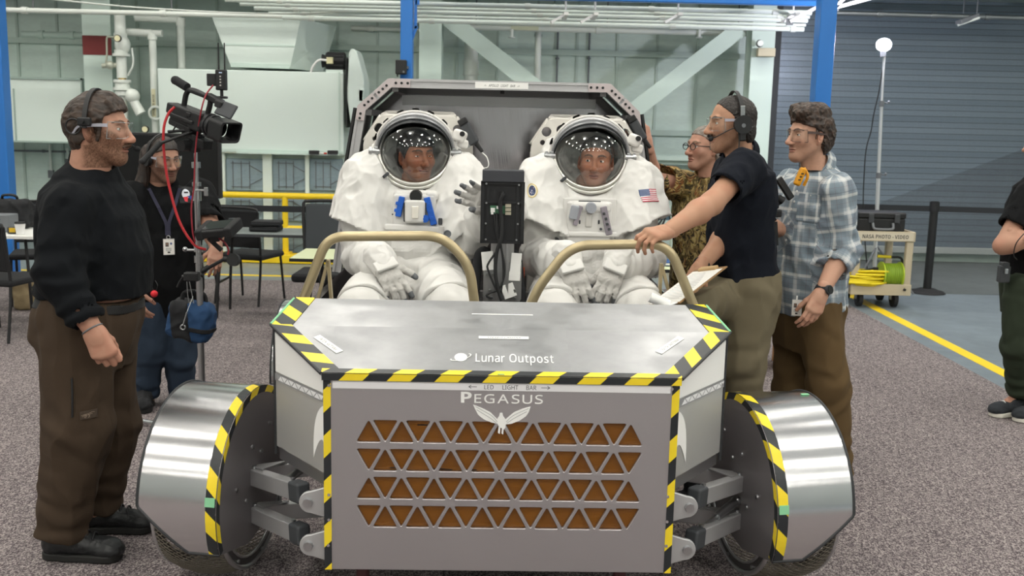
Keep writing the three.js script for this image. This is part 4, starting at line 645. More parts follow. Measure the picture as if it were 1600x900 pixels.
function label(name, tex, c, ux, uy, w, h, parent = rover) {                 // printed strip centred at c, u along ux, v along uy
  const x = ux.clone().setLength(w / 2), y = uy.clone().setLength(h / 2), g = new THREE.BufferGeometry(), n = x.clone().cross(y).setLength(.0012), cc = c.clone().add(n);
  const a = cc.clone().sub(x).sub(y), b = cc.clone().add(x).sub(y), d = cc.clone().add(x).add(y), e = cc.clone().sub(x).add(y), P4 = [a, b, d, a, d, e].flatMap(p => [p.x, p.y, p.z]);
  const m2 = n.clone().multiplyScalar(-1), lo = [a, b, d, e].map(p => p.clone().add(m2)), top = [a, b, d, e]; const pos = [...P4], uv = [0, 0, 1, 0, 1, 1, 0, 0, 1, 1, 0, 1];
  for (let i = 0; i < 4; i++) { const j = (i + 1) % 4; for (const p of [top[i], lo[i], top[j], top[j], lo[i], lo[j]]) { pos.push(p.x, p.y, p.z); uv.push(.01, .02); } }
  g.setAttribute('position', new THREE.Float32BufferAttribute(pos, 3)); g.setAttribute('uv', new THREE.Float32BufferAttribute(uv, 2)); g.computeVertexNormals();
  return mk(name, g, tex.isTexture ? SM({ map: tex, roughness: .6 }) : tex, parent);
}
const FW = .572, FX = .006, FB = .222, FT = .882, KX = .80, KY = .978, KZ = -.30, BX = .765, BY = 1.028, BZ = -.56;
{ // front panel with its triangle grille
  const fp = roundPoly([[-FW, FB], [FW, FB], [FW, FT], [-FW, FT]], .006), s = .081, hgt = .0745, px = .1058, tri = (cx, y0, upw, k) => { const S = s * k, H = hgt * k, yc = y0 + hgt / 2; return upw ? [[cx - S / 2, yc - H / 2], [cx + S / 2, yc - H / 2], [cx, yc + H / 2]] : [[cx + S / 2, yc + H / 2], [cx - S / 2, yc + H / 2], [cx, yc - H / 2]]; };
  const rows = [694, 738.5, 782, 826].map(y => RLp(780, y, 0).y), cells = [], c0 = RLp(780, 740, 0).x - FX, film = [];
  rows.forEach((y, r) => { for (let i = 0; i < 17; i++) { const upw = (i + r) % 2 === 0; cells.push([c0 + (i - 8) * px / 2, y, upw]); } });
  for (const [x, y, u] of cells) fp.holes.push(roundPoly(tri(x, y, u, .99), .008, THREE.Path));
  const pm = SM({ color: 0xbcb8bb, metalness: 1, roughness: .5, bumpMap: rep(fineTex, .05), bumpScale: .00003 }); mk('front_panel', extr(fp, .014, .0015, 1, 3).translate(FX, 0, -.014), pm, rover);
  const up = extr(roundPoly(tri(0, -hgt / 2, true, 1.12), .006), .004, 0, 1, 3), dn = extr(roundPoly(tri(0, -hgt / 2, false, 1.12), .006), .004, 0, 1, 3);
  const ms = [0x824f06, 0x7e4c05, 0x865207].map(c => { const m = MT.amber.clone(); m.color.set(c); return m; });
  cells.forEach(([x, y, u], i) => mk('amber_window', u ? up : dn, ms[(i * 5 + (i >> 2)) % 3], rover, V(x + FX, y + hgt / 2, -.0195)));
  const dark = SM({ color: 0x2b1703, roughness: .8 }); // scuffs in the film of the second row
  for (const [x, y, L] of [[616, 731, 14], [640, 735, 22], [690, 733, 34], [735, 734, 20], [895, 738.5, 9], [948, 740, 12], [660, 664, 16]]) { const p = RLp(x, y, -.015); mk('film_scuff', rbox(L * .00205, .0045, .001, .0004, p.x, p.y, -.0151, 0, 0, .05 * Math.sin(x)), dark, rover); }
  mk('inner_frame', [box(FW * 1.9, .02, .05, FX, FB + .03, -.06), box(FW * 1.9, .02, .05, FX, FT - .05, -.06), box(.02, FT - FB - .06, .06, FX - FW + .05, (FB + FT) / 2, -.06), box(.02, FT - FB - .06, .06, FX + FW - .05, (FB + FT) / 2, -.06), box(FW * 1.9, FT - FB - .1, .008, FX, (FT + FB) / 2, -.05)], MT.aluDark, rover);
  // bolts
  for (const [x, y] of [[514, 773], [514, 812], [513, 852], [1043, 776], [1042, 815], [1041, 853], [514, 602], [1050, 608]]) { const p = RLp(x, y, .002); mk('bolt', cyl(.0052, .0062, .005, p.x, p.y, .002, Math.PI / 2, 0, 0, 8), MT.chrome, rover); }
  // tape on the panel edges
  for (const k of [-1, 1]) { const x = FX + k * FW; tape(V(x - (k > 0 ? .024 : -.0), FB, .002), V(x - (k > 0 ? .024 : 0), FT - .02, .002), .024, V(-1, 0, 0).multiplyScalar(k > 0 ? -1 : -1)).position.set(0, 0, 0); }
  // light bar strip and lettering
  const bar_ = canvasTex(2048, 44, (c, w, h) => { c.fillStyle = '#ecebee'; c.fillRect(0, 0, w, h); c.strokeStyle = c.fillStyle = '#33343a'; c.font = '36px sans-serif'; c.textBaseline = 'middle'; c.fillText('LED', 912, 24); c.fillText('LIGHT', 1022, 24); c.fillText('BAR', 1166, 24); c.lineWidth = 3; for (const [a, b] of [[870, 822], [1260, 1312]]) { c.beginPath(); c.moveTo(a, 22); c.lineTo(b, 22); c.lineTo(b + (a > b ? 14 : -14), 12); c.moveTo(b, 22); c.lineTo(b + (a > b ? 14 : -14), 32); c.stroke(); } });
  label('light_bar_strip', bar_, V(FX, FT - .033, .0005), V(1, 0, 0), V(0, 1, 0), FW * 2 - .06, .024);
}
const font = await new FontLoader().loadAsync('fonts/droid/droid_sans_bold.typeface.json'), fontR = await new FontLoader().loadAsync('fonts/droid/droid_sans_regular.typeface.json');
function letters(txt, size, f = font, gap = .1) { // raised vinyl letters, one geometry per letter, laid along +x from 0
  let x = 0; const out = []; for (const ch of txt) { if (ch === ' ') { x += size * .35; continue; } const big = ch !== ch.toLowerCase(), g = new TextGeometry(ch.toUpperCase() === ch ? ch : ch, { font: f, size, depth: .0012, curveSegments: 4, bevelEnabled: false }); g.computeBoundingBox(); const b = g.boundingBox; g.translate(x - b.min.x, 0, 0); x += b.max.x - b.min.x + size * gap; out.push(planarUV(g.index ? g.toNonIndexed() : g)); } return [out, x];
}
{ // PEGASUS in wide small capitals
  const c = RLp(784, 630, 0), c1 = RLp(720, 630, 0), c2 = RLp(849, 631, 0), W = c2.x - c1.x; let [a] = letters('P', .036), [b, wb] = letters('EGASUS', .029, fontR, .22); const bb = new THREE.Box3(); a[0].computeBoundingBox(); const wa = a[0].boundingBox.max.x + .006; const k = W / (wa + wb - .005);
  a.forEach(g => { g.scale(k, 1, 1); mk('letter', g.translate(c1.x, c.y, .0002), MT.vinyl, rover); }); b.forEach(g => { g.translate(wa, 0, 0); g.scale(k, 1, 1); mk('letter', g.translate(c1.x, c.y, .0002), MT.vinyl, rover); });
  // winged horse emblem
  const q = (x, y) => { const p = RLp(x, y, 0); return [p.x, p.y]; }, S = pts => extr(poly(pts.map(([x, y]) => q(x, y)).reverse()), .0012);
  const wl = S([[739, 632], [752, 637], [766, 644], [777, 655], [777, 662], [768, 660], [756, 655], [747, 648]]), wr = S([[829, 635], [818, 638], [803, 644], [790, 655], [790, 663], [799, 662], [812, 657], [822, 650], [826, 644]]);
  const body = S([[781, 645], [785, 645], [786, 650], [790, 655], [790, 668], [787, 671], [786, 679], [783.5, 677], [784, 669], [782, 668], [781, 678], [778, 676], [779, 666], [777, 660], [777, 654], [780, 650]]);
  mk('winged_emblem', [wl, wr, body].map(g => g.translate(0, 0, .0004)), MT.vinyl, rover); const fl = [[[743, 635], [768, 649], [777, 659]], [[745, 640], [766, 653], [776, 661]], [[826, 638], [802, 649], [791, 659]], [[823, 643], [804, 653], [792, 661]]]; mk('feather_line', fl.map(l => tube(l.map(([x, y]) => { const p = q(x, y); return V(p[0], p[1], .0017); }), .0006, 10, 5)), MT.grey, rover);
}
{ // hood, facets, sides
  const hoodMat = PM({ color: 0xa8a9ab, metalness: 1, roughness: .9, roughnessMap: rep(cloudTex, .8), anisotropy: .75 });
  const hoodMat2 = hoodMat;
  const fl = V(FX - FW - .006, FT + .004, .006), fr = V(FX + FW + .006, FT + .004, .006), kl = V(FX - KX, KY, KZ), kr = V(FX + KX, KY, KZ), bl = V(FX - BX, BY, BZ), br = V(FX + BX, BY, BZ);
  mk('hood_lower', sheet([fl, fr, kr, kl], .008, 1, true), hoodMat, rover); mk('hood_upper', sheet([kl, kr, br, bl], .008, 1, true), hoodMat2, rover);
  const n1 = kl.clone().sub(fl).cross(fr.clone().sub(fl)).normalize().multiplyScalar(-.0012);
  // tape on the hood edges
  const up = V(0, .0018, 0), T = (a, b, w, side) => tape(a.clone().add(up), b.clone().add(up), w, side);
  T(fl, fr, .026, V(0, KY - FT, KZ)); tape(V(FX - FW - .004, FT + .004, .0072), V(FX + FW + .004, FT + .004, .0072), .022, V(0, -1, 0), .0016, rover, -1);
  const proj = (a, b, v) => v; T(kl, fl, .072, V(1, 0, 0)); T(fr, kr, .072, V(-1, 0, 0)); T(bl, kl, .075, V(1, 0, 0)); T(kr, br, .075, V(-1, 0, 0));
  for (const [a, b] of [[kl, fl], [fr, kr], [bl, kl], [br, kr]]) mk('edge_trim', bar(a, b, .0055), edgeTrim, rover);
  for (const [a, b] of [[kl, bl], [kr, br]]) mk('green_tape', bar(a.clone().add(V(0, .003, 0)), lerpV(a, b, .95).add(V(0, .003, 0)), .0045), greenTape, rover);
  { const p = RLp(783, 581, 0); mk('green_tape', rbox(.022, .003, .018, .001, p.x, FT + .0075, -.004, R(-16)), greenTape, rover); }
  const sl = kl.clone().sub(fl).setX(0), slope = V(0, KY - FT - .004, KZ - .006).normalize(), onHood = (px, py) => { let z = -.15; for (let i = 0; i < 8; i++) { const p = RLp(px, py, z); z = .006 + (p.y - FT - .004) / (KY - FT - .004) * (KZ - .006); z = clamp(z, -.3, .006); const yh = FT + .004 + (.006 - z) / (.006 - KZ) * (KY - FT - .004); const p2 = RLp(px, py, z - .01), dy = (p2.y - RLp(px, py, z).y) / -.01; const e = RLp(px, py, z).y - yh; z = clamp(z - e / (dy - (KY - FT - .004) / (KZ - .006)), -.32, .02); } return RLp(px, py, z).add(V(0, .001, 0)); };
  const A = onHood(497, 524), B = onHood(532, 551), hn = slope; const hand = (t) => textTex(256, 32, t, { size: 23, font: 'italic' });
  const lab = (t, x0, y0, x1, y1, h) => { const a = onHood(x0, y0), b = onHood(x1, y1), u = b.clone().sub(a), nrm = V(1, 0, 0).cross(slope).normalize(), v = nrm.clone().cross(u.clone().normalize()); label('handwritten_label', hand(t), a.clone().add(b).multiplyScalar(.5).addScaledVector(nrm, .0006), u, v, u.length(), h); };
  lab('PATCH  ANTENNA', 495, 526, 531, 551, .026); lab('PATCH  ANTENNA', 1029, 552, 1064, 528, .026); lab('STEREO CAMERA', 748, 528, 826, 529, .018);
  const upSlope = V(0, BY - KY, BZ - KZ).normalize(), wp = RLp(785, 491, -.43); const nz = (BY - KY) / (BZ - KZ); wp.y = KY + (wp.z - KZ) * nz; label('white_tape_line', MT.vinyl, V(RLp(785, 491, -.43).x, KY + (-.43 - KZ) * nz + .0006, -.43), V(1, 0, 0), upSlope, .22, .006);
  // planet logo and maker lettering on the hood
  const lo = onHood(743, 566), nrm = V(1, 0, 0).cross(slope).normalize(), fm = new THREE.Matrix4().makeBasis(V(1, 0, 0), slope, nrm), hi = onHood(743, 553); const capH = hi.clone().sub(lo).length();
  const [ls, lw] = letters('Lunar Outpost', capH * .98, fontR, .2), end = onHood(868, 567).x - lo.x; ls.forEach(g => { g.scale(end / lw, 1, 1); g.applyMatrix4(fm); mk('letter', g.translate(lo.x, lo.y + .0003, lo.z), MT.vinyl, rover); });
  const pc = onHood(720, 559), pr = onHood(730, 559).x - pc.x, disc = cyl(pr, pr, .0012, 0, 0, 0, Math.PI / 2, 0, 0, 28); disc.scale(1, 1.25, 1); disc.applyMatrix4(fm).translate(pc.x, pc.y + .0008, pc.z); mk('planet_logo', disc, MT.vinyl, rover);
  const rg = tor(pr * 1.75, .0024, 0, 0, 0, 0, 0, 0, Math.PI * 1.25, 40); rg.rotateZ(-Math.PI * 1.12); rg.scale(1, .42, .5); rg.rotateZ(.55); rg.applyMatrix4(fm).translate(pc.x, pc.y + .0012, pc.z); mk('planet_ring', rg, MT.vinyl, rover);
  for (const k of [-1, 1]) {
    const f = V(FX + k * (FW - .004), 0, -.012), q = V(FX + k * (KX - .012), 0, KZ), yl = .545, F = (t, y) => V(mixn(f.x, q.x, t), y, mixn(f.z, q.z, t)), ord = a => k > 0 ? a : a.reverse(), topY = t => mixn(FT - .004, KY - .012, t);
    const facet = mk('corner_panel', sheet(ord([F(0, yl), F(1, yl), F(1, topY(1)), F(0, topY(0))]), .006), MT.facet, rover), out = V(q.z - f.z, 0, f.x - q.x).normalize().multiplyScalar(k > 0 ? -1 : 1); if (out.z < 0) out.negate(); const o2 = p => p.clone().addScaledVector(out, .0016);
    mk('white_panel', sheet(ord([o2(F(.02, .815)), o2(F(.98, .815)), o2(F(.98, topY(.98) - .012)), o2(F(.02, topY(.02) - .012))]), .001), MT.vinyl.clone(), facet);
    const trussTex = canvasTex(256, 32, (c, w, h) => { c.fillStyle = '#8f9092'; c.fillRect(0, 0, w, h); c.fillStyle = '#e6e6e8'; for (let i = 0; i < 12; i++) { const x = 18 + i * 19; c.beginPath(); if (i % 2) { c.moveTo(x, 5); c.lineTo(x + 30, 5); c.lineTo(x + 15, 27); } else { c.moveTo(x, 27); c.lineTo(x + 30, 27); c.lineTo(x + 15, 5); } c.fill(); } });
    const u = F(1, .8).sub(F(0, .8)).multiplyScalar(k); label('truss_strip', trussTex, o2(F(.5, .797)), u, V(0, 1, 0), u.length() * .98, .026, facet);
    { const sh = new THREE.Shape(), L = u.length(); sh.moveTo(0, .776 - yl); sh.quadraticCurveTo(L * .24, .75 - yl, L * .22, .58 - yl); sh.quadraticCurveTo(L * .06, .70 - yl, L * .0, .63 - yl); sh.closePath(); const g = extr(sh, .001, 0, 1, 12); g.translate(0, yl, 0); const X = F(1, 0).sub(F(0, 0)).normalize(), m = new THREE.Matrix4().makeBasis(X, V(0, 1, 0), X.clone().cross(V(0, 1, 0))); g.applyMatrix4(m); const b0 = o2(F(0.0, 0)); g.translate(b0.x, 0, b0.z); mk('curved_decal', g, MT.vinyl, facet); }
    mk('screw', cyl(.006, .006, .004, ...o2(F(k > 0 ? .93 : .93, .797)).toArray(), Math.PI / 2, 0, 0, 10), MT.steel, facet);
    mk('lower_lip', sheet(ord([F(.0, yl - .05), F(1, yl - .05), F(1, yl - .008), F(.0, yl - .008)]).map(p => p.clone().addScaledVector(out, -.012)), .02), MT.aluPlain, facet);
    mk('edge_trim', bar(F(1, yl - .03), F(1, KY - .015), .006), edgeTrim, rover);
    mk('side_panel', sheet(ord([V(q.x, yl, KZ - .01), V(q.x - k * .0, yl, -2.55), V(q.x, .92, -2.55), V(q.x - k * .02, .93, -.6), V(q.x - k * .0, KY - .02, KZ - .01)]), .008), MT.alu, rover);
  }
  mk('floor_pan', box(1.5, .03, 2.3, FX, .53, -1.42), MT.aluDark, rover); mk('rear_panel', box(1.54, .42, .02, FX, .74, -2.55), MT.alu, rover);
  mk('chassis_rail', [box(.09, .1, 2.4, -.32, .46, -1.3), box(.09, .1, 2.4, .32, .46, -1.3), box(.74, .08, .08, 0, .46, -.35), box(.74, .08, .08, 0, .46, -2.2), box(.74, .3, .06, 0, .4, -.14)], MT.aluPlain, rover);
  mk('dash_shelf', box(1.46, .02, .3, FX, .93, -.62), MT.aluDark, rover);
}
// wheels, fenders, suspension
const meshMat = SM({ color: 0x756e63, metalness: .4, roughness: .45 });
for (const k of [-1, 1]) for (const rear of [0, 1]) {
  const C = rear ? V(FX + k * 1.02, .335, -2.3) : V(FX + k * 1.035, .335, -.50), toe = rear ? 0 : R(9.5) * k, RF = .368, RWh = .337, w = .262;
  const wh = sub('wheel', rover); wh.position.copy(C); wh.rotation.y = toe;
  // woven wire tread
  const wires = [], NW = rear ? 60 : 100; for (const dir of [1, -1]) for (let i = 0; i < NW; i++) { const a0 = i / NW * Math.PI * 2, pts = []; for (let j = 0; j <= 5; j++) { const t = j / 5, a = a0 + dir * .5 * t, r = RWh - .004 - .028 * (2 * t - 1) ** 2 + dir * .0012; pts.push(V((t - .5) * (w - .01), r * Math.cos(a), r * Math.sin(a))); } wires.push(tube(pts, .0022, 5, 4)); }
  const wm = mk('wire_tread', wires, meshMat, wh); wm.userData.kind = 'stuff';
  for (const s of [-1, 1]) { mk('rim_ring', [tor(RWh - .034, .009, s * (w / 2 - .008), 0, 0, 0, Math.PI / 2, 0), tor(RWh - .072, .005, s * (w / 2 - .006), 0, 0, 0, Math.PI / 2, 0)], MT.aluPlain, wh); const ring = new THREE.RingGeometry(RWh - .075, RWh - .03, 48); const band = extr((() => { const q = new THREE.Shape(); q.absarc(0, 0, RWh - .03, 0, Math.PI * 2); const h = new THREE.Path(); h.absarc(0, 0, RWh - .075, 0, Math.PI * 2); q.holes.push(h); return q; })(), .006, 0, 1, 40); band.rotateY(Math.PI / 2); band.translate(s * (w / 2 - .01) - .003, 0, 0); mk('rim_plate', band, MT.aluDark, wh); }
  mk('hub', [cyl(.07, .07, w * .7, 0, 0, 0, 0, 0, Math.PI / 2), ...[0, 1, 2, 3, 4].map(i => { const a = i * 1.2566; return bar(V(0, .06 * Math.cos(a), .06 * Math.sin(a)), V(0, (RWh - .05) * Math.cos(a), (RWh - .05) * Math.sin(a)), .014); })], MT.aluDark, wh);
  for (let i = 0; i < 8; i++) { const a = i * .785 + .2; mk('rim_bolt', cyl(.007, .007, .006, -k * (w / 2 - .003), (RWh - .052) * Math.cos(a), (RWh - .052) * Math.sin(a), 0, 0, Math.PI / 2, 8), MT.steel, wh); }
  // fender, fixed over the wheel
  const fe = sub('fender', rover); fe.position.copy(C); fe.rotation.y = toe; const a0 = rear ? R(0) : R(-21), a1 = R(172), N = 60, fw = w + .02, pos = [], idx = [], uv = [];
  const xo = a => rear ? k * fw / 2 : k * fw / 2 - k * fw * .6 * clamp((R(5) - a) / R(26), 0, 1), xi = -k * fw / 2;
  for (const th of [0, -.004]) for (let i = 0; i <= N; i++) { const a = mixn(a0, a1, i / N); for (const x of [xo(a), xi]) { pos.push(x, (RF + th) * Math.sin(a), (RF + th) * Math.cos(a)); uv.push(x, a * RF); } }
  const q = (i, s, t) => t * 2 * (N + 1) + 2 * i + s, tri = (a, b, c) => k > 0 ? idx.push(a, b, c) : idx.push(a, c, b);
  for (let i = 0; i < N; i++) for (const t of [0, 1]) { const A = q(i, 0, t), B = q(i, 1, t), D = q(i + 1, 0, t), E = q(i + 1, 1, t); if (t) { tri(A, D, B); tri(B, D, E); } else { tri(A, B, D); tri(B, E, D); } }
  let g = new THREE.BufferGeometry(); g.setAttribute('position', new THREE.Float32BufferAttribute(pos, 3)); g.setAttribute('uv', new THREE.Float32BufferAttribute(uv, 2)); g.setIndex(idx); g.computeVertexNormals(); g = g.toNonIndexed();
  const fmat = MT.alu.clone(); fmat.roughness = .22; fmat.anisotropy = .75; fmat.bumpMap = null; fmat.roughnessMap = null; fmat.color.set(0xd9d9db); mk('fender_skin', g, fmat, fe);
  const arc = (x, r, b0, b1, n = 50) => Array.from({ length: n + 1 }, (_, i) => { const a = mixn(b0, b1, i / n); return V(typeof x === 'function' ? x(a) : x, r * Math.sin(a), r * Math.cos(a)); });
  mk('fender_edge', [tube(arc(xo, RF, a0, a1, 90), .005, 120, 6), bar(arc(xo, RF, a0, a0 + .01, 1)[0], arc(xi, RF, a0, a0 + .01, 1)[0], .005)], edgeTrim, fe);
  // inner side plate
  const sp = new THREE.Shape(); for (let i = 0; i <= 40; i++) { const a = mixn(a0 + .0, R(176), i / 40); i ? sp.lineTo(RF * Math.cos(a), RF * Math.sin(a)) : sp.moveTo(RF * Math.cos(a), RF * Math.sin(a)); } sp.lineTo(-.24, -.06); sp.lineTo(-.12, -.16); sp.lineTo(.1, -.19); sp.closePath();
  const pg = extr(sp, .005, 0, 1, 4); pg.rotateY(-Math.PI / 2); pg.translate(xi + .0025, 0, 0); { const n = pg.attributes.position; } mk('side_plate', pg, MT.sidePlate, fe);
  // tape round the inner edge, on the tread and folded onto the plate
  const tp = [], tu = []; const n2 = 56, b0 = a0, b1 = R(168); const put = (x, r, a, u, v) => { tp.push(x, r * Math.sin(a), r * Math.cos(a)); tu.push(u, v); };
  for (let i = 0; i < n2; i++) { const A = mixn(b0, b1, i / n2), B = mixn(b0, b1, (i + 1) / n2), r = RF + .0022, x1 = xi + k * .036, sgn = -k; const quad = [[x1, r, A, A * r, .036 * sgn], [xi, r, A, A * r, 0], [x1, r, B, B * r, .036 * sgn], [x1, r, B, B * r, .036 * sgn], [xi, r, A, A * r, 0], [xi, r, B, B * r, 0], [xi - k * .0042, r, A, A * r, 0], [xi - k * .0042, r - .026, A, A * r, -.026 * sgn], [xi - k * .0042, r, B, B * r, 0], [xi - k * .0042, r, B, B * r, 0], [xi - k * .0042, r - .026, A, A * r, -.026 * sgn], [xi - k * .0042, r - .026, B, B * r, -.026 * sgn]]; const o = k > 0 ? [0, 1, 2, 3, 4, 5, 6, 7, 8, 9, 10, 11] : [0, 2, 1, 3, 5, 4, 6, 8, 7, 9, 11, 10]; for (const j of o) put(...quad[j]); }
  g = new THREE.BufferGeometry(); g.setAttribute('position', new THREE.Float32BufferAttribute(tp, 3)); g.setAttribute('uv', new THREE.Float32BufferAttribute(tu, 2)); g.computeVertexNormals(); mk('hazard_tape', g, tapeMat, fe);
  if (!rear) {
    const a = R(10), gt = rbox(.036, .032, .003, .001); gt.rotateX(-a); gt.translate(xi + k * .02, (RF + .003) * Math.sin(a), (RF + .003) * Math.cos(a)); mk('green_tape', gt, greenTape, fe);
    if (k > 0) { const b = R(88), g2 = rbox(.03, .016, .003, .001); g2.rotateX(-b); g2.translate(xo(b) - .03, (RF + .003) * Math.sin(b), (RF + .003) * Math.cos(b)); mk('green_tape', g2, greenTape, fe); }
    for (const [y, z] of [[.16, .05], [.12, -.03], [-.02, .12], [-.1, .02], [.05, .2], [.2, -.12]]) mk('plate_bolt', cyl(.008, .009, .008, xi - k * .004, y, z, 0, 0, Math.PI / 2, 8), MT.steel, fe);
    // upright and arms
    const sus = sub('suspension', rover), qu = RLp(384, 742, -.46), ql = RLp(386, 803, -.44); const ux = FX + k * (Math.abs(qu.x - FX) + .005), M2 = n => V(FX + k * (n.x - FX), n.y, n.z);
    mk('upright', [rbox(.04, .25, .07, .006, ux + k * .012, .35, -.47), box(.07, .02, .05, ux + k * .03, .46, -.47), box(.02, .1, .1, ux + k * .01, .24, -.46)], MT.aluDark, sus);
    for (const [yi, yo, nm] of [[.437, qu.y, 'upper'], [.287, ql.y, 'lower']]) {
      const fi = V(FX + k * .655, yi + .008, -.10), ri = V(FX + k * .6, RLp(503, nm === 'upper' ? 722 : 792, -.66).y, -.66), ob = V(ux - k * .02, yo, -.46), fi2 = V(FX + k * .675, yi + .005, -.125);
      mk('arm', beam(fi2, ob, .042, .06, V(0, 1, 0), .004), MT.armAlu, sus); mk('arm', beam(ri, ob, .042, .06, V(0, 1, 0), .004), MT.armAlu, sus);
      mk('arm_joint', beam(fi, fi2.clone().lerp(ob, .10), .05, .07, V(0, 1, 0), .01), MT.darkGrey, sus); mk('gusset', sheet([lerpV(fi2, ob, .72).add(V(0, .033, 0)), ob.clone().add(V(0, .033, 0)), lerpV(ri, ob, .6).add(V(0, .033, 0))], .005), MT.armAlu, sus);
      const sh = new THREE.Shape(); sh.absarc(0, 0, .037, -Math.PI / 2, Math.PI / 2, false); sh.lineTo(-.06, .055); sh.lineTo(-.06, -.055); sh.closePath(); const e = extr(sh, .014, .002, 1, 10); if (k < 0) e.rotateY(Math.PI); e.translate(FX + k * .624, yi, -.052 + (k < 0 ? .014 : 0)); mk('bracket', e, MT.armAlu, sus);
      mk('pivot_bolt', cyl(.016, .018, .016, FX + k * .632, yi, -.046 + .012, Math.PI / 2, 0, 0, 8), MT.steel, sus);
      for (const t of [.12, .9]) { const p = lerpV(fi2, ob, t); mk('arm_bolt', cyl(.008, .008, .012, p.x, p.y + .035, p.z, 0, 0, 0, 8), MT.steel, sus); }
    }
    const p0 = k < 0 ? RLp(500, 713, -.40) : RLp(1096, 825, -.2), p1 = k < 0 ? RLp(440, 755, -.30) : RLp(1150, 783, -.42), s0 = p0, s1 = p1; mk('damper', [bar(s0, s1, .008), bar(lerpV(s0, s1, .4), s1, .016), ball(.02, s1.x, s1.y, s1.z), ball(.016, s0.x, s0.y, s0.z)], MT.steel, sus);
  }
}
for (const [px, lb] of [[567, 'left'], [968, 'right']]) { const p = RLp(px, 893, -.1), o = RW(p.x, 0, -.1); const j = thing('jack_stand', `dark red jack stand under the ${lb} end of the rover front`, 'jack', null, o); mk('jack_post', cyl(.022, .026, .19, 0, .105, 0), SM({ color: 0x4a2024, roughness: .5 }), j); mk('jack_base', box(.14, .012, .14, 0, .006, 0), MT.darkGrey, j); mk('jack_head', box(.09, .02, .05, 0, .208, 0), MT.steel, j); }
// handrails
{
  const RZ = -.75;
  mk('handrail', bentTube([V(-.785, .93, RZ), V(-.668, 1.238, RZ), V(-.225, 1.25, RZ), V(-.118, 1.14, RZ), V(-.088, .93, RZ)], .0195, .07), MT.tan, rover);
  mk('handrail', bentTube([V(.112, .93, RZ), V(.135, 1.03, RZ), V(.275, 1.222, RZ), V(.655, 1.236, RZ), V(.795, .93, RZ)], .0195, .08), MT.tan, rover);
  for (const k of [-1, 1]) { const a = k < 0 ? [RLp(496, 470, -1.05), RLp(513, 406, -1.05), RLp(518, 470, -1.05)] : [RLp(1030, 470, -1.05), RLp(1033, 412, -1.05), RLp(1052, 470, -1.05)]; a.forEach(p => { p.z = -1.05; }); a[0].y = a[2].y = .93; mk('rail_gusset', [beam(a[0], a[1], .012, .03, V(0, 0, 1)), beam(a[1], a[2], .012, .03, V(0, 0, 1))], MT.tan, rover); }
}
// seats: a perforated back plate with a bent top flange, pan and pedestal
const seatMat = SM({ color: 0xd5d2cc, roughness: .42, metalness: .2 });
for (const k of [-1, 1]) {
  const st = sub('seat', rover), cx = k * .405 + .012, w = .265, y0 = .84, y1 = 1.715, sh = roundPoly([[-w, y0], [w, y0], [w, y1 - .13], [w - .085, y1], [-w + .085, y1], [-w, y1 - .13]], .025), hole = (x, y, r, ry = r) => { const p = new THREE.Path(); p.absellipse(x, y, r, ry, 0, Math.PI * 2); sh.holes.push(p); };
  for (const s of [-1, 1]) { hole(s * .19, y1 - .065, .023); hole(s * .118, y1 - .055, .024); hole(s * .208, y1 - .117, .012); hole(s * .1, y1 - .13, .03); }
  const bp = extr(sh, .012, .002, 1, 14); bp.translate(cx, 0, -1.80); mk('back_plate', bp, seatMat, st);
  const fl = roundPoly([[-w + .08, 0], [w - .08, 0], [w - .1, .11], [-w + .1, .11]], .02); for (const s of [-1, 1]) { const p = new THREE.Path(); p.absellipse(s * .11, .05, .045, .028, 0, Math.PI * 2); fl.holes.push(p); } const fg = extr(fl, .01, .001, 1, 14); fg.rotateX(-Math.PI / 2 + .18); fg.translate(cx, y1 - .008, -1.80); mk('top_flange', fg, seatMat, st);
  for (const s of [-1, 1]) { const cf = roundPoly([[0, 0], [.15, 0], [.15, .09], [0, .09]], .02); const p = new THREE.Path(); p.absellipse(.075, .045, .045, .022, 0, Math.PI * 2); cf.holes.push(p); const g = extr(cf, .01, .001, 1, 12); g.rotateX(-Math.PI / 2); g.rotateZ(-s * R(57)); if (s < 0) g.translate(0, 0, 0); g.translate(cx + s * (w - .085) - (s < 0 ? Math.cos(R(57)) * .15 : 0), y1 - (s < 0 ? Math.sin(R(57)) * .15 : 0) - .004, -1.80); mk('corner_flange', g, seatMat, st); mk('side_flange', box(.01, .7, .1, cx + s * (w - .005), 1.2, -1.845), seatMat, st); }
  mk('seat_pan', rbox(.46, .05, .5, .02, cx, .865, -1.5), MT.darkGrey, st); mk('pedestal', [box(.3, .3, .36, cx, .69, -1.55)], MT.aluDark, st);
}
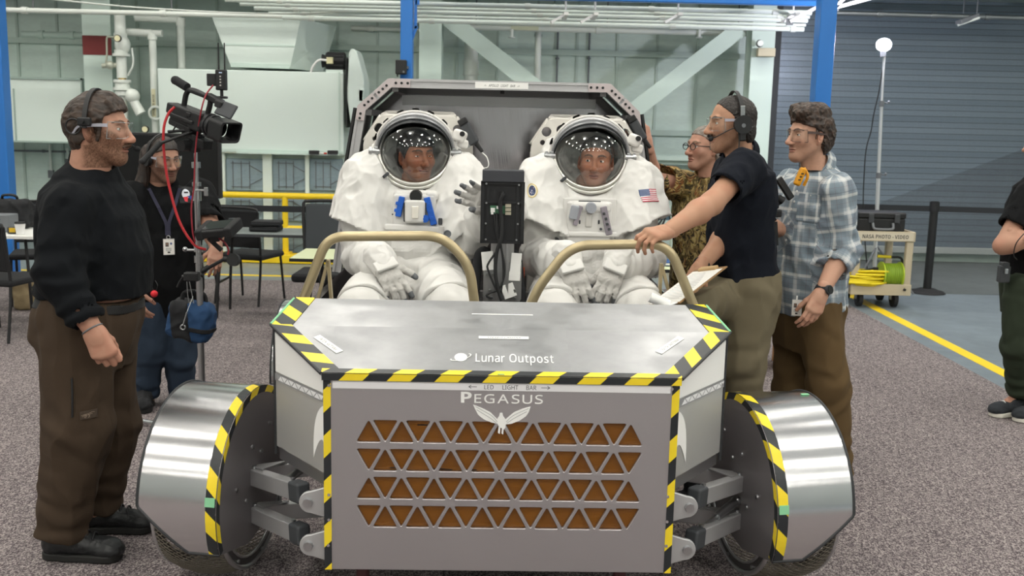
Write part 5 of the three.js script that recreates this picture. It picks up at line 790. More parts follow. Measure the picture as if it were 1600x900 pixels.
// canopy: slotted bars, gusset plates with bolts, dull panels inside
{
  const Z = -1.9, ZB = -2.45, cp = [[-.80, .93], [-.742, 1.335], [-.672, 1.745], [-.535, 1.868], [.535, 1.868], [.672, 1.745], [.742, 1.335], [.80, .93]].map(([x, y]) => [x - .004, y]), can = sub('canopy', rover);
  const slot = (a, b, w = .044) => { const d = b.clone().sub(a).normalize(), up = V(0, 0, 1), s = d.clone().cross(up), gs = []; gs.push(beam(a, b, w, w - .012, up)); for (const o of [-1, 1]) { gs.push(beam(a.clone().addScaledVector(s, o * w * .36).add(V(0, 0, .018)), b.clone().addScaledVector(s, o * w * .36).add(V(0, 0, .018)), w * .28, .012, up)); gs.push(beam(a.clone().addScaledVector(s, o * w * .36).add(V(0, 0, -.018)), b.clone().addScaledVector(s, o * w * .36).add(V(0, 0, -.018)), w * .28, .012, up)); } return gs; };
  const v = (i, z = Z) => V(cp[i][0], cp[i][1], z), cen = V(0, 1.3, 0);
  for (let i = 0; i < 7; i++) { mk('frame_bar', slot(v(i), v(i + 1)), MT.armAlu, can); if (i > 0 && i < 6) mk('frame_bar', slot(v(i, ZB).lerp(V(0, 1.3, ZB), .03), v(i + 1, ZB).lerp(V(0, 1.3, ZB), .03)), MT.aluDark, can); }
  for (let i = 1; i < 7; i++) mk('cross_bar', beam(v(i).lerp(V(0, 1.3, Z), .045), v(i, ZB).lerp(V(0, 1.3, ZB), .045), .03, .03, V(0, 1, 0)), MT.aluDark, can);
  for (let i = 0; i < 7; i++) mk('canopy_panel', sheet([v(i).lerp(V(0, 1.3, Z), -.012), v(i, ZB).lerp(V(0, 1.3, ZB), -.012), v(i + 1, ZB).lerp(V(0, 1.3, ZB), -.012), v(i + 1).lerp(V(0, 1.3, Z), -.012)], .004), MT.aluDark, can);
  mk('back_panel', sheet(cp.map(([x, y]) => V(x, y, ZB)).reverse(), -.006), MT.alu.clone(), can).material.color.set(0xb9b6bb);
  mk('lining_strip', box(1.05, .05, .02, 0, 1.80, ZB + .03), MT.aluPlain, can);
  for (const k of [-1, 1]) { // gussets: two short plates meeting at each bend
    const gm = SM({ color: 0xc9bfc0, roughness: .45, metalness: .5 }); const I = k < 0 ? [2, 3] : [5, 4], nb = k < 0 ? [1, 4] : [6, 3]; const lim = [.11, .085];
    for (const [j, other, far] of [[I[0], nb[0], I[1]], [I[1], nb[1], I[0]]]) {
      const c = v(j), d1 = v(other).sub(c).normalize(), d2 = v(far).sub(c).normalize(), L1 = j === I[0] ? .06 : .10, L2 = .085, hw = .021, s1 = V(-d1.y, d1.x, 0), s2 = V(-d2.y, d2.x, 0), bis = c.clone().sub(cen).setZ(0).normalize(); const sg = s1.dot(bis) > 0 ? 1 : -1, sg2 = s2.dot(bis) > 0 ? 1 : -1;
      const mi = d1.clone().add(d2).normalize(), ex = hw / Math.max(.3, Math.abs(mi.dot(s1)));
      const pts = [c.clone().addScaledVector(d1, L1).addScaledVector(s1, sg * hw), c.clone().addScaledVector(mi, -ex), c.clone().addScaledVector(d2, L2).addScaledVector(s2, sg2 * hw), c.clone().addScaledVector(d2, L2).addScaledVector(s2, -sg2 * hw), c.clone().addScaledVector(mi, ex), c.clone().addScaledVector(d1, L1).addScaledVector(s1, -sg * hw)].map(p => [p.x, p.y]);
      const area = pts.reduce((s, p, i) => { const q = pts[(i + 1) % 6]; return s + p[0] * q[1] - q[0] * p[1]; }, 0); if (area < 0) pts.reverse(); const pl = mk('gusset_plate', extr(roundPoly(pts, .004), .006).translate(0, 0, Z + .026), gm, can);
      for (const [d, ts] of [[d1, j === I[0] ? [.028, .05] : [.03, .058, .088]], [d2, [.02, .045, .07]]]) for (const t of ts) { const p = c.clone().addScaledVector(d, t); mk('gusset_bolt', cyl(.0065, .0065, .006, p.x, p.y, Z + .033, Math.PI / 2, 0, 0, 10), MT.black, can); }
    }
    mk('edge_seal', beam(v(k < 0 ? 1 : 6).add(V(k * .034, 0, .0)), v(k < 0 ? 2 : 5).add(V(k * .034, 0, 0)), .012, .06, V(0, 0, 1)), MT.black, can);
  }
  const lp = RLp(784, 136, Z + .03); label('handwritten_label', textTex(512, 48, '<-   APOLLO   LIGHT   BAR   ->', { size: 26, font: 'italic' }), V(lp.x, 1.868, Z + .0245), V(1, 0, 0), V(0, 1, 0), .26, .03, can);
  { const p = RLp(785, 146, Z); mk('frame_joint', box(.02, .02, .02, p.x + .0, 1.84, Z - .05), MT.black, can); }
}
// display on its post between the seats
{
  const DZ = -1.12, c = RLp(785, 322, DZ), q0 = RLp(752, 283, DZ), q1 = RLp(818, 381, DZ), w = q1.x - q0.x, h = q0.y - q1.y, ds = sub('display_unit', rover), cs = SM({ color: 0x1a1b1e, roughness: .42 });
  mk('display_case', [rbox(w, h, .05, .004, c.x, (q0.y + q1.y) / 2, DZ - .03), box(w, .012, .012, c.x, q0.y - .006, DZ), box(w, .012, .012, c.x, q1.y + .006, DZ), box(.014, h, .012, q0.x + .007, (q0.y + q1.y) / 2, DZ), box(.014, h, .012, q1.x - .007, (q0.y + q1.y) / 2, DZ), box(.012, h * .9, .008, q0.x + .03, (q0.y + q1.y) / 2, DZ - .004), box(.012, h * .9, .008, q1.x - .03, (q0.y + q1.y) / 2, DZ - .004), box(w, .008, .014, c.x, RLp(785, 316, DZ).y, DZ)], cs, ds);
  const tv = RLp(785, 275, DZ); mk('display_hood', rbox(w - .008, .05, .09, .004, tv.x + .004, q0.y + .023, DZ - .03), SM({ color: 0x383a40, roughness: .5 }), ds);
  for (const [x, y] of [[760, 287], [811, 289], [760, 317], [810, 318], [759, 349], [809, 350], [759, 374], [807, 375]]) { const p = RLp(x, y, DZ + .006); mk('screw', cyl(.0042, .0042, .004, p.x, p.y, DZ + .007, Math.PI / 2, 0, 0, 8), MT.steel, ds); }
  const b0 = RLp(766, 321, DZ), b1 = RLp(787, 334, DZ), pcb = mk('circuit_board', box(b1.x - b0.x + .03, b0.y - b1.y, .004, (b0.x + b1.x) / 2 + .015, (b0.y + b1.y) / 2, DZ + .001), SM({ color: 0x3d6b50, roughness: .5 }), ds);
  const cp = SM({ color: 0xb9b3a0, roughness: .4, metalness: .4 }); for (const y of [321, 327, 333]) { const p = RLp(794, y, DZ); mk('connector', box(.024, .013, .02, p.x, p.y, DZ + .008), cp, pcb); } for (const [x, y, s] of [[770, 328, .018], [778, 324, .012], [769, 333, .01]]) { const p = RLp(x, y, DZ); mk('chip', box(s, s, .005, p.x, p.y, DZ + .005), MT.vinyl, pcb); }
  const cb = (pts, r) => mk('cable', tube(pts.map(([x, y, z = DZ + .03]) => { const p = RLp(x, y, z); return p; }), r, 50, 8), MT.rubber, ds);
  cb([[785, 302, DZ - .01], [786, 304, DZ + .03], [781, 318], [784, 345], [783, 372, DZ + .035], [776, 395], [774, 425], [778, 450], [784, 470]], .0085); cb([[776, 333, DZ + .01], [777, 360], [779, 385], [764, 410], [762, 420], [772, 445], [781, 462]], .0045); cb([[772, 334, DZ + .01], [776, 366], [784, 395], [786, 430], [783, 460]], .003); cb([[781, 374], [784, 392], [788, 415], [787, 435], [779, 452], [765, 458], [760, 463], [770, 466]], .0045); cb([[783, 300, DZ], [784, 330], [780, 352], [778, 380]], .003);
  const cy = RLp(785, 425, DZ - .06); mk('display_post', [box(.1, .2, .012, RLp(785, 392, DZ - .05).x, RLp(785, 392, DZ - .05).y, DZ - .05), box(.055, .36, .05, cy.x, cy.y - .06, DZ - .07), box(.012, .3, .03, cy.x - .02, cy.y, DZ - .04), box(.012, .3, .03, cy.x + .02, cy.y, DZ - .04)], MT.aluPlain, ds);
  for (const s of [-1, 1]) { const p = RLp(785 + s * 19, 440, DZ - .04); const bk = mk('post_bracket', [box(.05, .2, .012, p.x, p.y - .02, DZ - .045), box(.05, .012, .08, p.x, p.y + .08, DZ - .07), box(.012, .2, .06, p.x + s * .024, p.y - .02, DZ - .07)], MT.aluPlain, ds); for (const [dx, dy] of [[-.012, .03], [.012, .03], [0, -.04], [.0, -.075]]) mk('bracket_bolt', cyl(.008, .008, .012, p.x + dx, p.y + dy, DZ - .035, Math.PI / 2, 0, 0, 8), MT.steel, bk); }
  for (const [x, y, ww, hh, rz] of [[762, 408, .05, .08, .1], [806, 412, .045, .09, -.08], [804, 432, .05, .04, -.05], [795, 455, .055, .06, .35]]) { const p = RLp(x, y, DZ - .02); mk('white_tag', rbox(ww, hh, .004, .001, p.x, p.y, DZ - .028, 0, .15, rz), MT.vinyl, ds); }
  const sl = pts => mk('cable_sleeve', bend_(pts), MT.blackSoft, ds), bend_ = pts => { const g = tube(pts.map(([x, y, z]) => RLp(x, y, z)), .021, 40, 12); const p = g.attributes.position; return g; };
  sl([[765, 402, DZ - .1], [757, 392, DZ - .1], [748, 400, DZ - .09], [745, 425, DZ - .08], [742, 450, DZ - .06], [740, 480, DZ - .05]]); sl([[795, 400, DZ - .12], [803, 397, DZ - .1], [809, 410, DZ - .09], [812, 440, DZ - .08], [817, 480, DZ - .05]]);
  { const p = RLp(816, 426, DZ - .2); mk('orange_tab', rbox(.02, .05, .02, .003, p.x, p.y, p.z), SM({ color: 0xd0552a, roughness: .5 }), ds); }
  for (const [y, z] of [[425, -1.95], [400, -2.0], [460, -1.6]]) mk('cross_rail', box(.5, .03, .03, 0, RLp(785, y, z).y, z), MT.aluPlain, rover);
}
// ---------------------------------------------------------------- the two suited riders
const suitMat = PM({ color: 0xdad9d6, roughness: .95, bumpMap: rep(weaveTex, .1), bumpScale: .0008, sheen: .15, sheenRoughness: .7, sheenColor: 0xffffff });
const suitGrey = PM({ color: 0xcac8c4, roughness: .95, bumpMap: rep(weaveTex, .05), bumpScale: .0012 });
const gloveMat = PM({ vertexColors: true, roughness: .9, bumpMap: rep(weaveTex, .03), bumpScale: .0008 });
const patchMat = t => SM({ map: t, roughness: .85, bumpMap: rep(weaveTex, .02), bumpScale: .0003 });
// a thin patch that follows a field's surface
function onField(f, c, n, ux, w, h, tex, oval, parent, name = 'patch') {
  n = n.clone().normalize(); ux = ux.clone().addScaledVector(n, -ux.dot(n)).normalize(); const uy = n.clone().cross(ux), N = 14, pos = [], uv = [], idx = [];
  for (let lay = 0; lay < 2; lay++) for (let j = 0; j <= N; j++) for (let i = 0; i <= N; i++) {
    let u = i / N * 2 - 1, v = j / N * 2 - 1, su = u, sv = v; if (oval) { su = u * Math.sqrt(1 - v * v / 2); sv = v * Math.sqrt(1 - u * u / 2); }
    const p = c.clone().addScaledVector(ux, su * w / 2).addScaledVector(uy, sv * h / 2).addScaledVector(n, .12); for (let s = 0; s < 40; s++) { const d = f(p.x, p.y, p.z) - (lay ? .0005 : .0035); if (Math.abs(d) < .0004) break; p.addScaledVector(n, -d * .8); }
    pos.push(p.x, p.y, p.z); uv.push(su / 2 + .5, sv / 2 + .5);
  }
  const S = (N + 1) * (N + 1), q = (i, j, l) => l * S + j * (N + 1) + i;
  for (let j = 0; j < N; j++) for (let i = 0; i < N; i++) { idx.push(q(i, j, 0), q(i + 1, j, 0), q(i + 1, j + 1, 0), q(i, j, 0), q(i + 1, j + 1, 0), q(i, j + 1, 0)); }
  for (let i = 0; i < N; i++) for (const [a, b] of [[q(i + 1, 0, 0), q(i, 0, 0)], [q(i, N, 0), q(i + 1, N, 0)], [q(0, i, 0), q(0, i + 1, 0)], [q(N, i + 1, 0), q(N, i, 0)]]) idx.push(a, b, b + S, a, b + S, a + S);
  let g = new THREE.BufferGeometry(); g.setAttribute('position', new THREE.Float32BufferAttribute(pos, 3)); g.setAttribute('uv', new THREE.Float32BufferAttribute(uv, 2)); g.setIndex(idx); g = g.toNonIndexed(); g.computeVertexNormals();
  return mk(name, g, tex.isTexture ? patchMat(tex) : tex, parent);
}
const flagTex = canvasTex(256, 152, (c, w, h) => { for (let i = 0; i < 13; i++) { c.fillStyle = i % 2 ? '#f1eeee' : '#b3364a'; c.fillRect(0, i * h / 13, w, h / 13 + 1); } c.fillStyle = '#44567f'; c.fillRect(0, 0, w * .42, h * 7 / 13); c.fillStyle = '#e8eaf0'; for (let j = 0; j < 9; j++) for (let i = 0; i < (j % 2 ? 5 : 6); i++) { c.beginPath(); c.arc(9 + i * 18 + (j % 2 ? 9 : 0), 6 + j * 8.8, 2.6, 0, 7); c.fill(); } });
const roundPatchTex = canvasTex(192, 192, (c, w) => { c.fillStyle = '#cdb878'; c.fillRect(0, 0, w, w); c.fillStyle = '#d8d2bc'; c.beginPath(); c.arc(96, 96, 84, 0, 7); c.fill(); c.fillStyle = '#3a4668'; c.beginPath(); c.arc(96, 96, 68, 0, 7); c.fill(); let s = 5; for (let i = 0; i < 34; i++) { s = (s * 16807) % 2147483647; const a = s % 628 / 100, r = (s >> 4) % 52; c.fillStyle = ['#8a4a58', '#e2e2e6', '#5c739e', '#1d2338', '#a9b3c6'][i % 5]; c.fillRect(90 + r * Math.cos(a), 90 + r * Math.sin(a), 12, 10); } });
function lune(Rr, th, a0, a1, n = 20, m = 40, b0 = 0) { // shell between two half circles that meet at the hinge axis x
  const pos = [], idx = [], put = (r, al, be) => pos.push(r * Math.cos(be), r * Math.sin(be) * Math.sin(al), r * Math.sin(be) * Math.cos(al));
  for (const r of [Rr, Rr - th]) for (let i = 0; i <= n; i++) for (let j = 0; j <= m; j++) put(r, mixn(a0, a1, i / n), mixn(b0, Math.PI - b0, j / m));
  const S = (n + 1) * (m + 1), q = (i, j, l) => l * S + i * (m + 1) + j;
  for (let i = 0; i < n; i++) for (let j = 0; j < m; j++) { idx.push(q(i, j, 0), q(i, j + 1, 0), q(i + 1, j, 0), q(i, j + 1, 0), q(i + 1, j + 1, 0), q(i + 1, j, 0)); idx.push(q(i, j, 1), q(i + 1, j, 1), q(i, j + 1, 1), q(i, j + 1, 1), q(i + 1, j, 1), q(i + 1, j + 1, 1)); }
  for (let j = 0; j < m; j++) for (const i of [0, n]) { const o = [q(i, j, 0), q(i, j, 1), q(i, j + 1, 0), q(i, j + 1, 0), q(i, j, 1), q(i, j + 1, 1)]; idx.push(...(i ? [o[0], o[2], o[1], o[3], o[5], o[4]] : o)); }
  let g = new THREE.BufferGeometry(); g.setAttribute('position', new THREE.Float32BufferAttribute(pos, 3)); g.setIndex(idx); g = g.toNonIndexed(); g.computeVertexNormals(); return planarUV(g);
}
function rider(k, o) {
  const L = (px, py, z) => { const p = RLp(px, py, z); return RW(p.x, p.y, p.z); }, D = (x, y, z) => V(x, y, z).applyAxisAngle(V(0, 1, 0), RYAW), cx = o.cx, Q = (x, y, z) => RW(cx + x, y, z);
  const hc = L(...o.helmet, -1.49);
  const g = person({ label: o.label, group: undefined, fwd: D(0, 0, 1), pelvis: Q(0, .95, -1.55), neck: Q(0, 1.40, -1.62), rows: [[-.1, .12, .09], [.3, .14, .1], [.8, .15, .09], [1, .06, .06]], arms: {}, head: { h: .0032, c: L(...o.headAt, -1.515), ...o.head } });
  // upper torso with wide short sleeves
  const pv = Q(0, .88, -1.52), nk = Q(0, 1.62, -1.62), tr = trunk(pv, nk, D(0, -.13, 1), [[0, .225, .18, .02], [.18, .205, .17, .03], [.36, .212, .188, .035], [.55, .226, .198, .025], [.7, .235, .182, -.02], [.82, .228, .155, -.07], [.92, .215, .12, -.12], [1.03, .185, .085, -.14]], 2.4);
  const fs = [tr], sl = [];
  for (const s of [-1, 1]) { const a = o.arm[s], s0 = Q(s * .195, 1.40, -1.53), s1 = L(...a.sleeve); const pl = half(L(...a.cutAt), D(...a.cutN).negate()), e = L(...a.el), q = a.sr ?? .15; fs.push(cut(cut(cap(s0, s1.clone().lerp(e, .5), .15, q), pl, .004), cap(lerpV(s0, s1.clone().lerp(e, .5), .72), lerpV(s0, s1.clone().lerp(e, .5), 1.5), q - .045, q - .03), .006)); sl.push([s0, s1]); }
  let f = U(.028, ...fs);
  f = bend(f, sum(ridge(.010, 9, 5, 9, 3 + k), ridge(.004, 20, 13, 20, 7), ...sl.map(([a, b]) => gather(a, .14, .010, b.clone().sub(a).add(V(0, .5, 0)), 60, 1 + k)), gather(Q(0, 1.02, -1.35), .16, .006, V(0, 1, 0), 70, 2)));
  f = cut(f, U(.02, ell(hc, [.168, .172, .18]), cap(hc.clone().add(D(0, -.045, .10)), hc.clone().add(D(0, -.05, .25)), .135, .15)), .01);
  const lo = Q(-.62, .78, -1.9), hi = Q(.62, 1.75, -1.1), fix = (a, b) => [V(Math.min(a.x, b.x), Math.min(a.y, b.y), Math.min(a.z, b.z)), V(Math.max(a.x, b.x), Math.max(a.y, b.y), Math.max(a.z, b.z))];
  const sg = boneUV(surfaceNets(f, ...fix(lo, hi), .008), [[pv, nk, .22, D(0, 0, 1)], ...sl.map(([a, b]) => [a, b, .15, D(0, 0, 1)])]); const suit = mk('suit_top', sg, suitMat, g);
  // lower arms with bulky forearm and glove
  for (const s of [-1, 1]) {
    const a = o.arm[s], sh = L(...a.sleeve), e = L(...a.el), w = L(...a.wr), up = lerpV(Q(s * .2, 1.36, -1.53), sh, .75), cuff = lerpV(e, w, 1.0);
    let d = U(.03, cap(up, e, .088, .086), cap(e, lerpV(e, w, .8), .088, .08), ell(lerpV(e, w, .55), [.098, .09, .094]));
    d = bend(d, sum(gather(e, .14, .011, w.clone().sub(up), 75, s), gather(lerpV(up, e, .5), .1, .010, e.clone().sub(up), 80, 2), gather(lerpV(e, w, .8), .1, .007, w.clone().sub(e), 90, 3), ridge(.004, 14, 14, 14, 9))); const pl = half(lerpV(e, w, .93), w.clone().sub(e)); d = cut(d, (x, y, z) => -pl(x, y, z), .006);
    mk('sleeve', boneUV(surfaceNets(d, ...bounds([up, e, w], .15), .0075), [[up, e, .1, D(0, 0, 1)], [e, w, .1, D(0, 0, 1)]]), suitMat, g);
    const dir = L(...a.tip).sub(w), back = D(...a.back), m = basis(w, dir, back).scale(V(1.16, 1.13, 1.16));
    const hg = buildHand({ side: s < 0 ? 'right' : 'left', skin: 0xc2c0bc, tip: 0x6d7074, fat: 1.22, splay: .1, len: .98, curls: a.curls, thumb: a.thumb, h: .003, disp: ridge(.0012, 60, 60, 60, 2) }); place(hg, m);
    const gl = mk('glove', joinVC([hg]), gloveMat, g), cf = U(.012, cap(w.clone().addScaledVector(dir.clone().normalize(), -.055), w.clone().addScaledVector(dir.clone().normalize(), .012), .066, .054)); mk('gauntlet', planarUV(surfaceNets(bend(cf, ridge(.003, 25, 25, 25, 4)), ...bounds([w], .15), .006).toNonIndexed()), suitMat, gl);
    const st = rbox(.085, .05, .014, .006); st.translate(0, .035, .033); st.applyMatrix4(m); mk('hand_strap', st, suitMat, gl);
  }
  // legs
  const legs = []; for (const s of [-1, 1]) { const h = Q(s * .105, .965, -1.45), kn = L(...o.knee[s]), ft = kn.clone().add(V(0, -.36, .06)); legs.push([h, kn, ft, s]); }
  let lf = U(.03, ...legs.map(([h, kn]) => cap(h, lerpV(h, kn, .97), .135, .125)), trunk(Q(0, .86, -1.52), Q(0, 1.12, -1.5), D(0, 0, 1), [[0, .23, .17], [1, .2, .16]]));
  lf = bend(lf, sum(ridge(.007, 10, 7, 8, 2 + k), ...legs.map(([h, kn]) => gather(lerpV(h, kn, .4), .14, .007, kn.clone().sub(h), 60, 1)), gather(Q(0, .98, -1.28), .13, .008, V(.4, 1, 0), 70, 4)));
  for (const [h, kn] of legs) { const pl = half(lerpV(h, kn, .93), kn.clone().sub(h).add(V(0, -.1, 0))), nr = cap(h, kn, .2); lf = cut(lf, (x, y, z) => Math.max(-pl(x, y, z), nr(x, y, z)), .008); lf = cut(lf, cap(lerpV(h, kn, .8), lerpV(h, kn, 1.2), .108, .106), .006); }
  mk('suit_trousers', boneUV(surfaceNets(lf, ...bounds(legs.flatMap(([h, kn]) => [h, kn]).concat([Q(0, .86, -1.52)]), .26), .0085), legs.map(([h, kn]) => [h, kn, .13, V(0, 1, 0)])), suitMat, g);
  let kf = U(.02, ...legs.flatMap(([h, kn, ft]) => [cap(lerpV(h, kn, .75), lerpV(h, kn, 1.02), .108, .108), cap(kn, ft, .105, .085), cap(ft, ft.clone().add(V(0, 0, .14)), .06, .055)]));
  kf = bend(kf, sum(...legs.map(([h, kn]) => gather(kn, .16, .006, V(0, .5, 1), 85, 2)))); mk('suit_leg', boneUV(surfaceNets(kf, ...bounds(legs.flatMap(([h, kn, ft]) => [kn, ft]), .19), .009), legs.flatMap(([h, kn, ft]) => [[h, kn, .1, V(0, 1, 0)], [kn, ft, .1, V(0, 0, 1)]])), suitMat, g);
  // waist flap
  { const c = L(...o.flap, -1.5), fl = onField(f, c, D(0, .12, 1), D(1, -.02, 0), .27, .2, suitGrey, false, g, 'waist_flap'); fl.material = suitMat; const st = L(o.flap[0] + 43, o.flap[1] + 8, -1.5); onField(f, st, D(.1, 0, 1), D(1, -.25, 0), .035, .06, SM({ color: 0xd8d2bd, roughness: .9 }), false, g, 'tan_tab'); }
  // helmet
  const hm = frame(V(0, 1, 0), D(...o.hfwd)).setPosition(hc), hel = sub('helmet', g), H = (n, geos, mat) => { const q = M(geos); q.applyMatrix4(hm); return mk(n, q, mat, hel); };
  const bub = new THREE.SphereGeometry(.152, 56, 36); H('bubble', [bub.toNonIndexed()], MT.bubble);
  H('helmet_liner', [lune(.166, .004, R(52), R(138), 24, 44, .02)], SM({ color: 0x23262a, roughness: .5 })); const wh = PM({ color: 0xe4e2de, roughness: .55, bumpMap: rep(smudgeTex, .2), bumpScale: .0006 });
  H('visor_shell', [lune(.186, .008, R(78), R(215), 24, 44, .06)], wh); H('visor_band', [lune(.180, .006, R(68), R(80), 5, 44, .06)], MT.visorGrey); H('visor_lip', [lune(.173, .005, R(60), R(70), 5, 44, .06)], MT.bandGrey);
  H('visor_edge', [tube(Array.from({ length: 25 }, (_, i) => { const b = mixn(.1, Math.PI - .1, i / 24); return V(.184 * Math.cos(b), .184 * Math.sin(b) * Math.sin(R(78)), .184 * Math.sin(b) * Math.cos(R(78))); }), .006, 60, 8)], wh);
  for (const a of [.35, .8, 1.2, 1.57, 1.94, 2.35, 2.8]) H('visor_rib', [rbox(.03, .012, .05, .004).rotateX(.0).translate(0, 0, 0).applyMatrix4(new THREE.Matrix4().makeBasis(V(-Math.sin(a), Math.cos(a) * Math.sin(R(95)), Math.cos(a) * Math.cos(R(95))), V(Math.cos(a), Math.sin(a) * Math.sin(R(95)), Math.sin(a) * Math.cos(R(95))), V(0, -Math.cos(R(95)), Math.sin(R(95)))).setPosition(.188 * Math.cos(a), .188 * Math.sin(a) * Math.sin(R(95)), .188 * Math.sin(a) * Math.cos(R(95))))], wh);
  H('neck_ring', [tor(.162, .010, 0, 0, 0, -R(28), 0, 0, Math.PI * 2, 64), tor(.173, .008, 0, -.008, 0, -R(28), 0, 0, Math.PI * 2, 64)], MT.ringMetal);
  for (const s of [-1, 1]) { H('hinge', [cyl(.014, .014, .05, s * .185, -.002, .01, 0, 0, Math.PI / 2), cyl(.02, .02, .012, s * .2, -.002, .01, 0, 0, Math.PI / 2), rbox(.02, .05, .03, .005, s * .176, -.005, .0)], MT.steel); }
  H('side_light', [rbox(.06, .055, .07, .015, .2, .075, .0, 0, -.2, -.35), rbox(.05, .04, .05, .012, .215, .04, -.01, 0, 0, -.2)], wh); H('light_lens', [cyl(.012, .012, .012, .212, .085, .036, Math.PI / 2, 0, 0)], MT.black);
  H('latch', [rbox(.03, .014, .03, .004, -.128, -.105, .09, 0, .5, .7)], MT.darkGrey);
  // chest controls
  const cpk = sub('chest_controls', g), put = (n, px, py, geos, mat, rz = 0, lift = 0) => { const c = L(px, py, -1.25), nn = D(0, .1, 1).normalize(), p = c.clone(); const dirc = p.clone().sub(camera.position).normalize(); p.addScaledVector(dirc, -.1); for (let i = 0; i < 60; i++) { const d = f(p.x, p.y, p.z); if (d < .001) break; p.addScaledVector(dirc, d * .8); } const q = M(geos); q.rotateZ(rz); q.applyMatrix4(frame(V(0, 1, 0), nn).setPosition(p.addScaledVector(nn, lift))); return mk(n, q, mat, cpk); };
  o.controls(put);
  o.field = f; o.L = L; o.D = D; o.g = g; return g;
}
MT.bubble = PM({ color: 0xf6f8f8, roughness: .01, transmission: 1, thickness: 0, ior: 1.7 }); MT.visorGrey = SM({ color: 0xb9babd, roughness: .4 }); MT.bandGrey = SM({ color: 0x8d8f92, roughness: .35, metalness: .4 }); MT.ringMetal = SM({ color: 0xd6d5cf, metalness: .85, roughness: .3 });
const blueP = SM({ color: 0x1c5fc4, roughness: .55 }), greyP = SM({ color: 0x9a9ea6, roughness: .6 }), purp = SM({ color: 0x8d8790, roughness: .5 });
const A1 = { cx: -.392, helmet: [649, 237], headAt: [651, 246], hfwd: [0.03, -.06, 1], label: 'seated rider in white spacesuit with blue chest controls, one hand at the display',
  head: { fwd: V(.5, -.1, .9), up: V(0, 1, 0), scale: .96, skin: 0x8f5c43, lip: 0x7c4a42, beard: .2, beardColor: 0x2a1c16, brow: 0x1c1310, hair: 0x16171a, lids: .002, style: { r: [.088, .094, .11], c: V(0, .042, -.014), line: y => y < .052 ? mixn(-.01, .05, clamp((y + .06) / .11, 0, 1)) : .2, low: -.09, amp: .0012, k: .02 } },
  arm: { [-1]: { sleeve: [556, 345, -1.42], cutAt: [556, 352, -1.42], cutN: [-.35, -1, .1], el: [566, 398, -1.42], wr: [598, 414, -1.12], tip: [628, 462, -.98], back: [.25, .5, 1], curls: [[.15, .35, .2], [.3, .4, .3], [.35, .4, .3], [.4, .4, .3]], thumb: { out: 1.0, down: .1, curl: .25 } },
    [1]: { sleeve: [722, 345, -1.42], cutAt: [728, 372, -1.42], cutN: [.35, -1, .1], sr: .15, el: [727, 372, -1.38], wr: [783, 322, -1.22], tip: [742, 306, -1.2], back: [0, -.15, -1], curls: [[.1, .2, .1], [.12, .2, .1], [.14, .2, .1], [.16, .2, .1]], thumb: { out: .5, down: .2, curl: .2 } } },
  knee: { [-1]: [566, 487, -1.02], [1]: [704, 484, -1.02] }, flap: [630, 402],
  controls(put) {
    put('control_base', 648, 333, [rbox(.19, .17, .03, .014)], suitMat, 0, .005); put('control_top', 650, 306, [rbox(.2, .05, .055, .02), rbox(.05, .03, .05, .012, .07, .005, .01)], suitMat, 0, .01);
    put('knob', 651, 306, [cyl(.026, .03, .03, 0, 0, .04, Math.PI / 2, 0, 0)], MT.black, .0, .01); put('control_panel', 649, 330, [rbox(.09, .1, .03, .012, 0, 0, .02)], suitMat, 0, .02); put('window', 650, 331, [rbox(.03, .055, .008, .004, 0, 0, .036)], SM({ color: 0xe8e4da, roughness: .5 }), 0, .022); put('panel_seam', 633, 331, [rbox(.006, .085, .012, .003, 0, 0, .02)], MT.black, 0, .02); put('panel_seam', 664, 328, [rbox(.016, .07, .012, .004, 0, 0, .02)], MT.darkGrey, -.1, .02); put('panel_seam', 650, 314.5, [rbox(.08, .006, .012, .003, 0, 0, .03)], MT.black, 0, .02);
    put('blue_strip', 626, 323, [rbox(.026, .09, .02, .004), rbox(.02, .014, .02, .004, -.012, -.02, 0), rbox(.02, .014, .02, .004, -.012, .012, 0)], blueP, -.2, .03); put('blue_strip', 673, 330, [rbox(.028, .125, .018, .004), cyl(.006, .006, .01, 0, .03, .01, Math.PI / 2, 0, 0), cyl(.006, .006, .01, 0, 0, .01, Math.PI / 2, 0, 0), cyl(.006, .006, .01, 0, -.03, .01, Math.PI / 2, 0, 0)], blueP, .27, .03); put('blue_dial', 665, 342, [cyl(.016, .018, .02, 0, 0, 0, Math.PI / 2, 0, 0), cyl(.008, .008, .008, 0, 0, .012, Math.PI / 2, 0, 0)], blueP, 0, .04);
    put('buckle', 699, 365, [cyl(.011, .011, .01, 0, 0, 0, Math.PI / 2, 0, 0), tor(.014, .003, 0, 0, .006)], MT.grey, 0, .003); put('black_tab', 616, 335, [rbox(.018, .006, .006, .002)], MT.black, 0, .02); put('black_tab', 688, 346, [rbox(.018, .03, .014, .004)], MT.darkGrey, 0, .008); put('suit_ridge', 652, 357, [rbox(.29, .03, .02, .01)], suitMat, -.03, .012); put('strap_tab', 690, 362, [rbox(.02, .05, .012, .004)], suitGrey, 0, .012);
    put('suit_label', 652, 298, [rbox(.05, .004, .004, .001), rbox(.012, .004, .004, .001, .035, .004, 0)], MT.black, 0, .036);
  } };
rider(0, A1);
